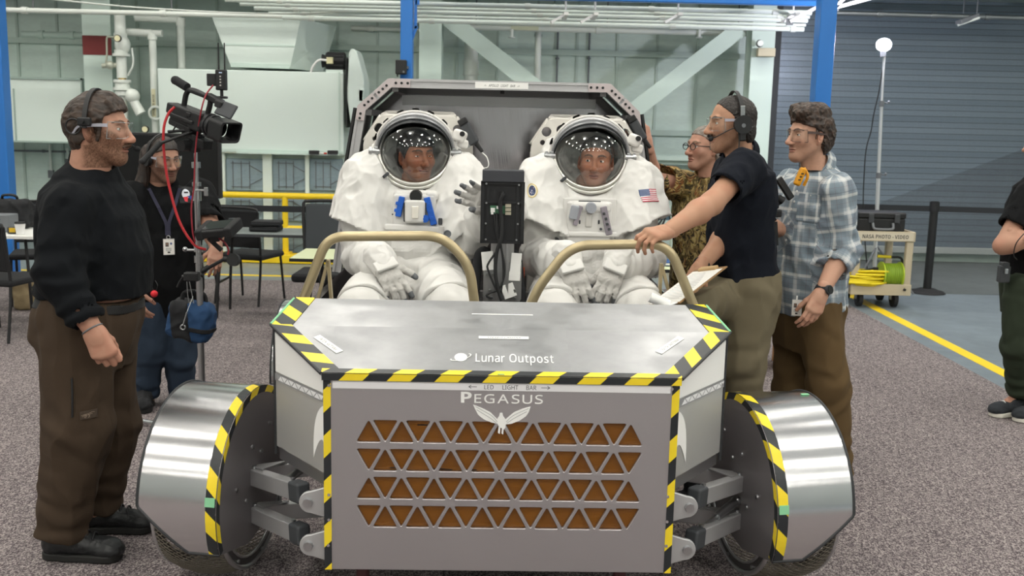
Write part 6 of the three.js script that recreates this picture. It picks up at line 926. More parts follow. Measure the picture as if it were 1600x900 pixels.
const A2 = { cx: .412, helmet: [922, 244], headAt: [931, 254], hfwd: [0, -.06, 1], label: 'seated rider in white spacesuit with flag patch, both gloves on the lap',
  head: { fwd: V(-.14, -.06, 1), up: V(.04, 1, 0), scale: .96, skin: 0xa8735a, lip: 0x8a5550, beard: .3, beardColor: 0x6a6260, brow: 0x2c2420, hair: 0x70706e, hair2: 0x4a4846, iris: 0x1f1510, gaze: [-.25, -.1], style: { r: [.081, .09, .102], amp: .003, low: -.07 } },
  arm: { [-1]: { sleeve: [848, 345, -1.42], cutAt: [846, 352, -1.42], cutN: [-.42, -1, .1], el: [845, 402, -1.40], wr: [890, 414, -1.1], tip: [908, 462, -.98], back: [-.05, .55, 1], curls: [[.25, .4, .25], [.25, .4, .25], [.28, .4, .25], [.3, .4, .25]], thumb: { out: .5, down: .5, curl: .3 } },
    [1]: { sleeve: [997, 340, -1.42], cutAt: [1000, 352, -1.42], cutN: [.40, -1, .1], el: [1008, 402, -1.40], wr: [962, 414, -1.1], tip: [943, 464, -.98], back: [.05, .55, 1], curls: [[.25, .4, .25], [.25, .4, .25], [.28, .4, .25], [.3, .4, .25]], thumb: { out: .6, down: .4, curl: .2 } } },
  knee: { [-1]: [866, 490, -1.02], [1]: [1002, 490, -1.02] }, flap: [912, 420],
  controls(put) {
    put('control_base', 920, 350, [rbox(.2, .2, .026, .012)], suitMat, 0, .004); put('control_frame', 921, 343, [rbox(.24, .19, .012, .006)], suitMat, 0, -.002); put('control_top', 922, 324, [rbox(.19, .055, .055, .022)], suitMat, 0, .012); put('knob', 922, 324, [cyl(.022, .026, .03, 0, 0, .04, Math.PI / 2, 0, 0)], greyP, 0, .01); put('panel_seam', 920, 314, [rbox(.1, .005, .01, .002, 0, 0, .028)], MT.darkGrey, 0, .01);
    put('grey_block', 896, 332, [rbox(.036, .062, .03, .005)], greyP, -.18, .035); put('strip', 902, 337, [rbox(.02, .09, .018, .004)], purp, -.28, .03); put('strip', 946, 345, [rbox(.03, .13, .018, .005)], purp, .24, .03); for (const [x, y] of [[942, 334], [945, 342], [947, 350], [950, 358]]) put('switch', x, y, [rbox(.012, .012, .012, .003)], MT.darkGrey, .24, .042); put('window', 919, 344, [rbox(.028, .06, .008, .004)], suitGrey, 0, .022); put('stud', 905, 347, [rbox(.008, .018, .008, .003)], MT.darkGrey, 0, .02); put('stud', 935, 347, [rbox(.008, .018, .008, .003)], MT.darkGrey, 0, .02); put('stud', 938, 358, [cyl(.006, .006, .008, 0, 0, 0, Math.PI / 2, 0, 0)], MT.darkGrey, 0, .02); put('buckle', 868, 376, [cyl(.011, .011, .01, 0, 0, 0, Math.PI / 2, 0, 0), tor(.014, .003, 0, 0, .006)], MT.grey, 0, .003); put('suit_ridge', 920, 366, [rbox(.27, .024, .018, .009)], suitMat, -.0, .01);
  } };
rider(1, A2);
onField(A2.field, A2.L(1000, 309, -1.42), A2.D(.55, .25, 1), A2.D(1, .02, -.5), .088, .058, flagTex, false, A2.g, 'flag_patch');
onField(A2.field, A2.L(838, 303, -1.42), A2.D(-.45, .35, 1), A2.D(.95, .5, .4), .052, .07, roundPatchTex, true, A2.g, 'round_patch');
for (const a of [A1, A2]) settle(a.g, RW(a.cx, .56, -1.45));
{ // handsets by the seats
  const c = RLp(735, 212, -1.72), o = RW(c.x, c.y, c.z), h = thing('handset', 'black handheld unit clipped to the left seat edge with a thin cable', 'handset', null, o), dv = (parent) => { mk('grip', [rbox(.05, .11, .045, .012, 0, .01, 0)], MT.darkGrey, parent); mk('head', [rbox(.045, .03, .055, .006, 0, .075, 0)], MT.black, parent); mk('strain_relief', cyl(.012, .008, .05, .01, -.07, 0, 0, 0, .15), MT.black, parent); };
  dv(h); h.rotation.z = .52; mk('thin_cable', tube([V(.01, -.095, 0), V(.02, -.13, .01), V(.0, -.17, .01), V(-.06, -.14, .0)], .003, 24, 6), MT.white, h); mk('clip', box(.03, .05, .05, -.03, -.02, -.03), MT.steel, h);
  const q = thing('handset', 'black handheld unit gripped above the right seat by the camouflage-shirted man', 'handset', null, P(998, 207, 5.02)); dv(q); q.rotation.z = .55;
  tag(mk('thin_cable', tube([P(985, 236, 4.95), P(1005, 248, 4.94), P(1019, 268, 4.95), P(1020, 284, 4.95), P(1008, 282, 4.95), P(996, 268, 4.95)], .003, 40, 6), MT.white), 'thin pale cable looping beside the helmet of the flag-patch suit', 'cable');
}
// ---------------------------------------------------------------- the standing crew
const plaidTex = canvasTex(512, 512, (c, w) => {
  c.fillStyle = '#98a3ac'; c.fillRect(0, 0, w, w);
  for (const [a, b, col, al] of [[0, 150, '#6a7986', .5], [150, 60, '#dcdddb', .5], [256, 150, '#6c7a87', .45], [410, 50, '#e2e1dd', .55], [490, 20, '#4d5b69', .4]]) { c.globalAlpha = al; c.fillStyle = col; c.fillRect(a, 0, b, w); c.fillRect(0, a, w, b); }
  c.globalAlpha = .45; c.fillStyle = '#6d4f52'; for (const a of [72, 330]) { c.fillRect(a, 0, 4, w); c.fillRect(0, a, w, 4); } c.globalAlpha = .5; c.fillStyle = '#f0efec'; for (const a of [178, 436]) { c.fillRect(a, 0, 6, w); c.fillRect(0, a, w, 6); }
  c.globalAlpha = .10; for (let i = 0; i < w; i += 3) { c.fillStyle = i % 6 ? '#fff' : '#333'; c.fillRect(i, 0, 1, w); c.fillRect(0, i, w, 1); } c.globalAlpha = 1;
});
plaidTex.wrapS = plaidTex.wrapT = THREE.RepeatWrapping; plaidTex.repeat.set(1 / .15, 1 / .15);
const camoTex = dataTex(512, 512, (x, y) => {
  const w = 40 * (tileNoise(x / 32, y / 32, 16, 61) - .5), a = tileNoise((x + w) / 36.57, y / 64, 14, 62), b = tileNoise((x + w) / 8, (y - w) / 18.3, 64, 63), c = tileNoise(x / 64, y / 64, 8, 64), e = tileNoise((x + y) / 8, (y - x) / 16, 64, 65);
  let k = [128, 106, 66]; if (a > .55) k = [92, 78, 42]; if (c > .62) k = [126, 82, 44]; if (b > .66) k = [176, 156, 104]; if (b < .28) k = [54, 46, 28]; if (e > .8) k = [158, 136, 70]; const v = .85 + .3 * hash(x, y, 66); return k.map(q => q * v);
});
const jeansMat = fabric(0x2c3746, .0008, .012, { map: null }), black1 = fabric(0x0e1115, .0005, .008, { sheen: .04 }), blackTee = fabric(0x0f1012, .0005, .008, { sheen: .04 }), navy = fabric(0x12161f, .0008, .012, { sheen: .05 }), brownTw = fabric(0x42362b, .0006, .01, { sheen: .05 }), olive = fabric(0x6b6350, .0005, .01), brownTan = fabric(0x5c4a31, .0005, .01), greenDk = fabric(0x2e362a, .0005, .01);
const plaidMat = PM({ map: plaidTex, roughness: .95, bumpMap: rep(weaveTex, .08), bumpScale: .0004 }), camoMat = PM({ map: rep(camoTex, .42), roughness: .9, bumpMap: rep(weaveTex, .08), bumpScale: .0004 });
const leatherMat = SM({ color: 0x1c1e20, roughness: .42, bumpMap: rep(smudgeTex, .12), bumpScale: .001 }), soleMat = SM({ color: 0x1d1d1c, roughness: .7 });
function headset(o, k, mic = true) {      // one ear cup on side k (+1 the person's left), band over the head
  const hs = new THREE.Group(); hs.name = 'headset'; o.group_.add(hs);
  const T = (pts, r) => tube(pts, r, 40, 8), top = o.hsTop ?? .145;
  const arc = []; for (let i = 0; i <= 12; i++) { const a = Math.PI * i / 12; arc.push(V(Math.cos(a) * .098, .01 + Math.sin(a) * (top - .01), -.012)); }
  const bandG = []; const c = new THREE.CatmullRomCurve3(arc).getPoints(40); for (let i = 0; i < 40; i++) bandG.push(beam(c[i], lerpV(c[i], c[i + 1], 1.2), .016, .0045, V(0, 0, 1).cross(c[i + 1].clone().sub(c[i])).normalize()));
  wear(o, 'headband', bandG, MT.black, hs); return hs;
}
// --- person in the long-sleeved dark shirt, foreground left
{
  const o = { label: 'bearded man in dark long-sleeved shirt, brown trousers and black boots nearest the camera', fwd: V(1, 0, .02),
    pelvis: P(138, 496, 3.79), neck: P(144, 254, 3.80), rows: [[-.14, .17, .165], [0, .19, .19, 0], [.22, .19, .18, .015], [.45, .19, .185, .02], [.68, .2, .165, .0], [.84, .175, .13, -.01], [.93, .13, .10, -.01], [1, .075, .07]],
    head: { c: P(157, 204, 3.76), fwd: V(1, -.03, .04), up: V(0.02, 1, 0), scale: 1.05, skin: 0xb58873, lip: 0x9c665a, beard: .85, moustache: .6, beardTop: -.026, beardColor: 0x47311f, brow: 0x3d2b1f, nose: .7, neck: .066, hair: 0x221811, hair2: 0x3d2c20, iris: 0x3a2a1a,
      style: { r: [.088, .089, .106], c: V(0, .04, -.018), line: (y) => y < .04 ? hairLine(y) - .004 : hairLine(y) + .004, low: -.075, k: .012, amp: .0048, fx: 75, fy: 44, fz: 24, extra: [cap(V(0, .10, .02), V(0, .088, .066), .036, .024), cap(V(0, .103, -.03), V(0, .103, .03), .036), ...[-.055, -.04, -.024, -.008, .01, .028, .046, .058].map((x, i) => cap(V(x * .7, .102, .05), V(x, .058 + .012 * Math.sin(i * 2.3), .094 - 6 * x * x), .013, .005)), ell(V(0, .02, -.075), [.07, .07, .055])], add: [cap(V(-.074, .04, .035), V(-.073, -.03, .022), .009, .006), cap(V(.074, .04, .035), V(.073, -.03, .022), .009, .006)] } },
    arms: { R: { s: P(110, 326, 3.61), e: P(91, 428, 3.53), w: P(146, 517, 3.5), dir: P(173, 574, 3.5).sub(P(146, 517, 3.5)), back: V(.35, -.1, 1), hs: 1.06, hand: { curls: [[.55, 1.25, .9], [.6, 1.3, .9], [.65, 1.3, .9], [.7, 1.3, .9]], splay: .03, fat: 1.06, thumb: { out: .35, down: .75, curl: .35 } } },
      L: { s: P(150, 310, 4.02), e: P(140, 428, 4.08), w: P(175, 500, 4.0), dir: V(.4, -1, 0), back: V(.5, 0, -1), hand: { curls: [[.5, .9, .6], [.5, .9, .6], [.6, .9, .6], [.6, .9, .6]] } } },
    legs: { R: { h: P(122, 505, 3.68), k: P(122, 668, 3.64), a: P(96, 836, 3.64), f: V(1, 0, .04) }, L: { h: P(155, 505, 3.9), k: P(168, 660, 3.93), a: P(150, 795, 3.9), f: V(1, 0, -.05) } },
    armR: [.06, .05, .033], legR: [.1, .075, .05],
    shirt: { mat: black1, sleeve: { both: 1.86 }, r: [.094, .082, .056], hem: .16, hemN: V(0, -1, 0), fold: .007, wr: .0075, neckR: .075, rows: [[-.14, .19, .18], [0, .198, .2, .01], [.22, .2, .2, .02], [.45, .2, .2, .02], [.66, .205, .18, .005], [.8, .195, .15, -.01], [.9, .145, .115, -.012], [1, .085, .08]] },
    trousers: { mat: brownTw, rows: [[-.3, .15, .15], [-.12, .19, .19, -.01], [.02, .195, .192, 0], [.14, .185, .18, .01], [.3, .18, .17]], r: [.135, .122, .092], hem: .99, top: .15, wr: .008, fold: .007, belt: MT.black },
    shoes: { mat: leatherMat, sole: soleMat, laces: MT.black, high: .17, len: .315 } };
  const g = person(o); safetyGlasses(o, MT.templeClear); moustache(o, 0x4a3324, .026, .006);
  const hs = headset(o, -1); for (const k of [1, -1]) wear(o, 'ear_pad', [rbox(.022, .03, .045, .006, .096 * k, .03, -.012), cyl(.006, .006, .03, .103 * k, .03, -.012, 0, 0, Math.PI / 2), tor(.026, .003, .1 * k, .012, -.05, 0, Math.PI / 2, 0)], MT.black, hs);
  wear(o, 'microphone', [ball(.009, .01, -.058, .126, 1, 1, 1.4)], MT.blackSoft, hs); wear(o, 'microphone_boom', [tube([V(.1, -.0, .0), V(.09, -.04, .06), V(.05, -.06, .11), V(.012, -.059, .124)], .002, 24, 6)], MT.black, hs);
  const wv = lerpV(o.arms.R.e, o.arms.R.w, .97), wm = frame(o.arms.R.w.clone().sub(o.arms.R.e), V(0, 0, 1)).setPosition(wv), wg = tor(.0365, .0028, 0, 0, 0, Math.PI / 2, 0, 0); wg.applyMatrix4(wm); mk('bracelet', wg, MT.grey, g);
  const em = canvasTex(96, 64, c => { c.fillStyle = '#42362b'; c.fillRect(0, 0, 96, 64); c.strokeStyle = '#8a7a6c'; c.lineWidth = 3; for (const l of [[8, 34, 30, 26, 52, 24, 70, 14, 84, 18], [14, 44, 34, 30], [26, 50, 40, 28], [50, 26, 58, 44, 50, 54], [38, 28, 40, 46, 30, 54], [58, 22, 74, 30], [22, 30, 44, 34, 62, 32]]) { c.beginPath(); c.moveTo(l[0], l[1]); for (let i = 2; i < l.length; i += 2) c.lineTo(l[i], l[i + 1]); c.stroke(); } }); onField(o.trouserField, P(133, 651, 3.52), V(0, 0, 1), V(1, 0, 0), .045, .03, em, false, g, 'emblem');
  const zip = tube([P(112, 591, 3.53), P(113, 620, 3.518), P(113, 652, 3.515)], .004, 12, 6); mk('zip', zip, MT.black, g);
  settle(g, V(-1.62, 0, -3.7));
}
const badge = (g, name, p, n, w, h, rot = 0) => { const t = canvasTex(96, 128, (c, W, H) => { c.fillStyle = '#e9e7e2'; c.fillRect(0, 0, W, H); c.fillStyle = '#55504c'; c.fillRect(16, 26, 30, 36); c.fillStyle = '#8a6a58'; c.beginPath(); c.arc(31, 38, 9, 0, 7); c.fill(); c.fillStyle = '#4a5a86'; c.beginPath(); c.arc(68, 36, 10, 0, 7); c.fill(); c.fillStyle = '#777'; for (const y of [74, 84, 94]) c.fillRect(18, y, 52, 4); c.fillStyle = '#333'; c.fillRect(34, 104, 24, 14); });
  const b = mk(name, rbox(w, h, .004, .0015), SM({ color: 0xc9c9c6, roughness: .4 }), g, p); b.rotation.copy(new THREE.Euler().setFromRotationMatrix(frame(V(rot, 1, 0), n))); const f = new THREE.BoxGeometry(w * .92, h * .92, .001); mk('card', f, SM({ map: t, roughness: .5 }), b, V(0, 0, .0025)); return b; };
{ // long-haired man behind, black polo
  const hf = V(.72, -.28, .68);
  const o = { label: 'long-haired man in black polo shirt, lanyard and jeans standing behind the camera pole', fwd: V(.45, 0, .9), pelvis: P(258, 478, 5.85), neck: P(254, 285, 5.82),
    rows: [[-.14, .2, .15], [0, .215, .165], [.22, .215, .17, .02], [.45, .205, .165, .02], [.68, .21, .15, .01], [.84, .2, .13], [.93, .14, .09], [1, .072, .07]],
    head: { h: .0034, c: P(256, 250, 5.76), fwd: hf, up: V(.1, 1, .12), scale: 1.02, skin: 0xa57d6a, lip: 0x8d5d54, beard: .75, beardColor: 0x2e231d, brow: 0x1d1512, hair: 0x1e1815, hair2: 0x352a24, lids: .0022, style: { r: [.085, .097, .106], amp: .003, fx: 60, fy: 14, low: -.1, line: y => y < .05 ? hairLine(y) - .004 : hairLine(y) } },
    arms: { L: { s: P(312, 303, 5.95), e: P(333, 362, 5.72), w: P(338, 388, 5.48), dir: V(.1, -.55, .6), back: V(.4, .8, .4), hand: { curls: [[.3, .7, .5], [.35, .75, .5], [.4, .8, .5], [.45, .8, .5]], thumb: { out: .8, down: .4, curl: .3 } } }, R: { s: P(205, 308, 5.66), e: P(188, 385, 5.6), w: P(208, 455, 5.4), dir: V(.3, -.8, .2), back: V(-.5, .6, .6), hand: {} } },
    legs: { R: { h: P(234, 480, 5.75), k: P(232, 548, 5.70), a: P(228, 622, 5.74), f: V(.25, 0, 1) }, L: { h: P(284, 482, 5.88), k: P(281, 560, 5.8), a: P(284, 630, 5.83), f: V(.4, 0, 1) } },
    armR: [.058, .048, .034], legR: [.095, .065, .05],
    shirt: { mat: blackTee, sleeve: { both: .82 }, r: [.09, .083, .07], hem: -.06, hemN: V(0, -1, 0), fold: .008, collar: { r: .068, drop: .05 }, neckR: .066, h: .0095 }, trousers: { mat: jeansMat, rows: [[-.3, .16, .13], [0, .2, .155], [.25, .195, .155]], r: [.112, .088, .07], hem: .96, top: .1, wr: .008, h: .01 }, shoes: { mat: MT.blackSoft, sole: soleMat, high: .12, len: .29 } };
  const g = person(o); safetyGlasses(o, MT.templeClear);
  // gathered hair falling behind the shoulder, headset band
  const tail = U(.02, ell(o.hp(-.05, -.0, -.075), [.05, .08, .05]), cap(o.hp(-.06, -.03, -.075), o.hp(-.085, -.14, -.075), .04, .038), cap(o.hp(-.085, -.14, -.075), o.hp(-.08, -.21, -.06), .038, .02)); const tg = surfaceNets(bend(tail, ridge(.004, 60, 12, 60, 2)), ...bounds([o.hp(-.06, -.08, -.075)], .24), .006); paint(tg, (x, y, z) => mix3(lin(0x1e1815), lin(0x3a2d26), clamp(.5 + noise(x * 80, y * 15, z * 80), 0, 1))); mk('long_hair', planarUV(tg.toNonIndexed()), hairMat, g);
  const hs = headset(o, 1); wear(o, 'ear_cup', [cyl(.034, .034, .022, -.09, .0, -.012, 0, 0, Math.PI / 2)], MT.black, hs); 
  // lanyard and badge
  const nm = o.neck, F = o.fwd.clone().normalize(), SR = V(0, 1, 0).cross(F).normalize(), on = (sx, y, off = .006) => { const p = nm.clone().addScaledVector(SR, sx).setY(y).addScaledVector(F, .4); for (let i = 0; i < 60; i++) { const d = o.shirtField(p.x, p.y, p.z) - off; if (d < .0006) break; p.addScaledVector(F, -d * .8); } return p; };
  const yb = P(262, 370, 5.6).y, yt = nm.y; const strap = s => { const q = []; for (let i = 0; i <= 10; i++) { const t = i / 10; q.push(on(s * mixn(.085, .006, Math.min(1, t * 1.35)), mixn(yt - .03, yb, t))); } const gs = []; for (let i = 0; i < 10; i++) gs.push(beam(q[i], lerpV(q[i], q[i + 1], 1.08), .018, .003, F)); return M(gs); };
  const ly = mk('lanyard', [strap(1), strap(-1)], fabric(0x3a3a4a), g); mk('clasp', [tor(.01, .003, ...on(0, yb - .012, .01).toArray())], MT.steel, ly); badge(g, 'id_badge', on(.0, P(268, 388, 5.6).y, .014), F, .062, .092);
  const lp = on(.12, P(283, 307, 5.7).y, .004); const logo = canvasTex(96, 96, (c) => { c.fillStyle = '#17181b'; c.fillRect(0, 0, 96, 96); c.fillStyle = '#d9dde6'; c.beginPath(); c.ellipse(44, 40, 26, 30, 0, 0, 7); c.fill(); c.fillStyle = '#2c3f86'; c.beginPath(); c.moveTo(52, 54); c.lineTo(92, 50); c.lineTo(80, 86); c.fill(); c.fillStyle = '#c0303a'; c.beginPath(); c.moveTo(26, 60); c.lineTo(58, 56); c.lineTo(50, 90); c.lineTo(34, 86); c.fill(); c.fillStyle = '#17181b'; c.fillRect(34, 26, 26, 10); }); onField(o.shirtField, lp, F, SR, .085, .085, logo, false, g, 'chest_emblem');
  settle(g, V(-2.05, 0, -5.8));
}
{ // camouflage shirt, reaching up
  const o = { label: 'grey-haired man in camouflage shirt and glasses reaching up behind the seat', fwd: V(-.8, 0, .6), pelvis: P(1098, 478, 5.35), neck: P(1112, 272, 5.34),
    rows: [[-.14, .17, .13], [0, .185, .145], [.22, .18, .145, .02], [.45, .185, .14, .02], [.68, .2, .14, .01], [.84, .19, .12], [.93, .13, .088], [1, .074, .07]],
    head: { h: .0034, c: P(1101, 232, 5.3), fwd: V(-.88, .10, .42), up: V(.02, 1, 0), scale: .95, skin: 0xb68a76, lip: 0xa2695e, beard: .12, beardColor: 0x8a7a70, brow: 0x6a5a4a, hair: 0x8d8780, hair2: 0x5d4f44, nose: .8, style: { r: [.081, .09, .103], amp: .0035, low: -.08, line: y => hairLine(y) - (y > .055 ? .012 : 0) } },
    arms: { R: { s: P(1068, 292, 5.42), e: P(1018, 280, 5.32), w: P(1011, 226, 5.2), dir: V(-.25, 1, .1), back: V(.8, .1, .7), hand: { curls: [[.5, .9, .6], [.55, .95, .6], [.6, 1, .6], [.6, 1, .6]], thumb: { out: .7, down: .6, curl: .4 } } }, L: { s: P(1135, 300, 5.16), e: P(1148, 390, 5.1), w: P(1120, 450, 4.95), dir: V(-.5, -.8, .2), back: V(.4, 0, 1), hand: {} } },
    legs: { R: { h: P(1085, 488, 5.42), k: P(1090, 610, 5.4), a: P(1092, 700, 5.45), f: V(-.8, 0, .6) }, L: { h: P(1110, 490, 5.25), k: P(1122, 610, 5.2), a: P(1126, 705, 5.25), f: V(-.8, 0, .5) } }, armR: [.052, .044, .031],
    shirt: { mat: camoMat, sleeve: { R: .86, L: .9 }, r: [.088, .09, .06], hem: -.22, hemN: V(0, -1, 0), fold: .009, wr: .008, collar: { r: .07, drop: .06, open: .05, gap: .5 }, neckR: .068, h: .009 }, trousers: { mat: greenDk, rows: [[-.3, .14, .12], [0, .175, .14], [.25, .17, .13]], r: [.1, .085, .07], top: .05, h: .011 }, shoes: { mat: MT.blackSoft, sole: soleMat, len: .29 } };
  const g = person(o); const gl = new THREE.Group(); gl.name = 'spectacles'; g.add(gl); for (const s of [1, -1]) { const ring = tor(.021, .0022, 0, 0, 0); ring.scale(1.15, .82, 1); ring.translate(.034 * s, .008, .103); wear(o, 'rim', [ring], MT.black, gl); const lens = new THREE.CircleGeometry(.021, 24).toNonIndexed(); lens.scale(1.15, .82, 1); lens.translate(.034 * s, .008, .103); wear(o, 'lens', [lens], MT.lens, gl); wear(o, 'temple', [bar(V(.058 * s, .014, .1), V(.082 * s, .012, -.01), .0022), bar(V(.082 * s, .012, -.01), V(.08 * s, -.02, -.03), .002)], MT.black, gl); } wear(o, 'bridge', [bar(V(-.011, .011, .107), V(.011, .011, .107), .002)], MT.black, gl);
  settle(g, V(1.1, 0, -5.35));
}
{ // navy polo, leaning on the rail
  const o = { label: 'man with moustache, headset and navy polo leaning on the right handrail', fwd: V(-1, 0, .12), pelvis: P(1166, 448, 4.52), neck: P(1156, 238, 4.50),
    rows: [[-.14, .16, .135], [0, .175, .145], [.22, .17, .14, .015], [.45, .175, .14, .015], [.68, .195, .138, .0], [.84, .19, .12, -.01], [.93, .13, .088, -.01], [1, .072, .068]],
    head: { c: P(1143, 195, 4.46), fwd: V(-1, -.05, .16), up: V(-.05, 1, 0), scale: 1.0, skin: 0xb2886f, lip: 0x9a675a, beard: .3, moustache: .9, beardColor: 0x231b17, brow: 0x14100e, nose: .9, hair: 0x100d0b, hair2: 0x261d18, style: { r: [.0785, .0905, .1005], amp: .0026, fx: 120, fy: 90, fz: 120, low: -.08, line: shortLine } },
    arms: { L: { s: P(1163, 262, 4.33), e: P(1112, 318, 4.12), w: P(1043, 362, 3.93), dir: P(1010, 368, 3.86).sub(P(1043, 362, 3.93)), back: V(-.1, .85, .5), hand: { curls: [[.5, .9, .5], [.55, .95, .5], [.6, 1, .5], [.6, 1, .5]], thumb: { out: .6, down: .7, curl: .4 } } }, R: { s: P(1145, 268, 4.66), e: P(1142, 360, 4.52), w: P(1093, 418, 4.3), dir: V(-.5, -.85, .2), back: V(-.75, .3, .6), hand: { curls: [[.3, .6, .4], [.35, .65, .4], [.4, .7, .4], [.4, .7, .4]] } } },
    legs: { L: { h: P(1172, 458, 4.43), k: P(1160, 565, 4.4), a: P(1158, 738, 4.45), f: V(-1, 0, .1) }, R: { h: P(1160, 455, 4.62), k: P(1072, 476, 4.18), a: P(1090, 610, 4.2), f: V(-1, 0, .3) } }, armR: [.052, .046, .032], legR: [.09, .066, .05],
    shirt: { mat: navy, sleeve: { both: .62 }, r: [.086, .076, .06], hem: .02, hemN: V(.1, -1, 0), fold: .007, collar: { r: .067, drop: .045 }, neckR: .064, h: .008 }, trousers: { mat: olive, rows: [[-.3, .15, .12], [0, .18, .15], [.25, .172, .142]], r: [.12, .1, .08], top: .12, wr: .009, fold: .008, h: .0085 }, shoes: { mat: MT.blackSoft, sole: soleMat, len: .29 } };
  const g = person(o); safetyGlasses(o, MT.templeClear);
  moustache(o, 0x15100d);
  const hs = headset(o, 1); wear(o, 'slider', [rbox(.006, .05, .02, .002, .098, .055, -.012)], MT.steel, hs); wear(o, 'ear_cup', [cyl(.037, .04, .024, .098, .0, -.012, 0, 0, Math.PI / 2), cyl(.03, .034, .014, .086, .0, -.012, 0, 0, Math.PI / 2), rbox(.014, .05, .03, .006, .098, -.045, -.012)], MT.black, hs); wear(o, 'cup_badge', [cyl(.009, .009, .003, .111, -.004, -.012, 0, 0, Math.PI / 2)], MT.grey, hs);
  wear(o, 'microphone_boom', [tube([V(.105, -.008, .01), V(.1, -.022, .05), V(.075, -.045, .09), V(.045, -.058, .108)], .0024, 24, 6)], MT.black, hs); wear(o, 'microphone', [ball(.010, .042, -.059, .110, 1.4, 1, 1)], MT.blackSoft, hs);
  tag(mk('headset_cord', tube([P(1154, 206, 4.36), P(1155, 222, 4.36), P(1153, 240, 4.35), P(1148, 262, 4.32)], .0028, 24, 6), MT.black), 'black headset cord running down the neck of the navy polo', 'cord');
  const wm = frame(o.arms.R.w.clone().sub(o.arms.R.e), V(0, 0, 1)).setPosition(lerpV(o.arms.R.e, o.arms.R.w, .93)); const wb = tor(.034, .006, 0, 0, 0, Math.PI / 2, 0, 0); wb.applyMatrix4(wm); mk('wristband', wb, MT.black, g);
  settle(g, V(1.0, 0, -4.5));
}
{ // plaid shirt
  const o = { label: 'young man in grey plaid shirt and brown trousers with a watch, facing left', fwd: V(-.86, 0, .5), pelvis: P(1264, 478, 4.78), neck: P(1278, 258, 4.77),
    rows: [[-.14, .165, .135], [0, .18, .15], [.22, .18, .15, .02], [.45, .18, .145, .02], [.68, .2, .14, .01], [.84, .192, .12], [.93, .13, .088], [1, .07, .066]],
    head: { c: P(1263, 214, 4.72), fwd: V(-.93, -.1, .34), up: V(0, 1, 0), scale: .97, skin: 0xbd937d, lip: 0xa86a60, beard: .12, beardColor: 0x4a3a30, brow: 0x2a1e17, nose: .8, hair: 0x211711, hair2: 0x463429, style: { r: [.09, .1, .112], c: V(0, .045, -.018), amp: .008, fx: 48, fy: 34, fz: 34, low: -.085, h: .0038, line: (y) => y > .05 ? hairLine(y) + .012 : hairLine(y) - .006, extra: [cap(V(-.03, .12, .05), V(.04, .11, .07), .04, .035), ell(V(0, .0, -.085), [.07, .075, .045]), ell(V(0, .12, -.02), [.075, .045, .08])] } },
    arms: { L: { s: P(1306, 298, 4.6), e: P(1318, 390, 4.6), w: P(1283, 458, 4.44), dir: P(1262, 510, 4.40).sub(P(1283, 458, 4.44)), back: V(.25, .1, 1), hand: { curls: [[.25, .4, .3], [.3, .45, .3], [.35, .5, .3], [.4, .5, .3]], splay: .04, thumb: { out: .45, down: .5, curl: .2 } } }, R: { s: P(1236, 292, 4.93), e: P(1238, 384, 4.93), w: P(1216, 356, 4.72), dir: V(-.75, .35, .3), back: V(-.4, .6, .6), hand: { curls: [[.6, 1, .6], [.6, 1, .6], [.6, 1, .6], [.6, 1, .6]] } } },
    legs: { L: { h: P(1278, 490, 4.68), k: P(1294, 600, 4.62), a: P(1303, 738, 4.64), f: V(-.9, 0, .45) }, R: { h: P(1244, 490, 4.88), k: P(1240, 605, 4.84), a: P(1248, 720, 4.88), f: V(-.9, 0, .3) } }, armR: [.052, .045, .031], legR: [.088, .062, .048],
    shirt: { mat: plaidMat, sleeve: { L: 1.42, R: 1.5 }, r: [.083, .074, .066], hem: -.02, hemN: V(.15, -1, 0), fold: .010, wr: .009, collar: { r: .067, drop: .055, open: .03 }, neckR: .063, h: .0075 }, trousers: { mat: brownTan, rows: [[-.3, .15, .125], [0, .178, .145], [.25, .17, .14]], r: [.108, .098, .085], top: .08, wr: .009, h: .0085 }, shoes: { mat: MT.blackSoft, sole: soleMat, len: .29 } };
  const g = person(o); safetyGlasses(o, SM({ color: 0x4a3b38, roughness: .4 }), MT.lens, SM({ color: 0x5b4a46, roughness: .4 }));
  const F = o.fwd.clone().normalize(), SR = V(0, 1, 0).cross(F).normalize(), on = (px, py, off) => { const q = P(px, py, 4.0), d = q.clone().sub(camera.position).normalize(); for (let i = 0; i < 90; i++) { const s = o.shirtField(q.x, q.y, q.z) - off; if (s < .0006) break; q.addScaledVector(d, s * .8); } return q; };
  for (const [x, y] of [[1245, 299], [1241, 315], [1236, 327], [1232, 350], [1228, 375], [1224, 400], [1221, 428], [1266, 306]]) { const p = on(x, y, .002); mk('button', cyl(.0055, .0055, .003, 0, 0, 0, Math.PI / 2, 0, 0, 10).applyMatrix4(frame(V(0, 1, 0), F).setPosition(p)), MT.white, g); }
  onField(o.shirtField, on(1264, 325, 0), V(-.45, 0, .9), V(.9, 0, .45), .115, .125, plaidMat.clone(), false, g, 'chest_pocket').material.map = rep(plaidTex, 1, 1);
  const wdir = o.arms.L.w.clone().sub(o.arms.L.e), wf = frame(wdir, V(.35, 0, 1)).setPosition(lerpV(o.arms.L.e, o.arms.L.w, .95)), watch = new THREE.Group(); watch.name = 'watch'; g.add(watch); const wq = (n, q, m) => { q = M(q); q.applyMatrix4(wf); mk(n, q, m, watch); }; wq('watch_strap', [cyl(.036, .036, .022, 0, 0, 0)], MT.rubber); wq('watch_case', [cyl(.021, .022, .012, 0, 0, .038, Math.PI / 2, 0, 0, 24)], MT.darkGrey); wq('watch_face', [cyl(.017, .017, .003, 0, 0, .0455, Math.PI / 2, 0, 0, 24)], MT.blackGloss);
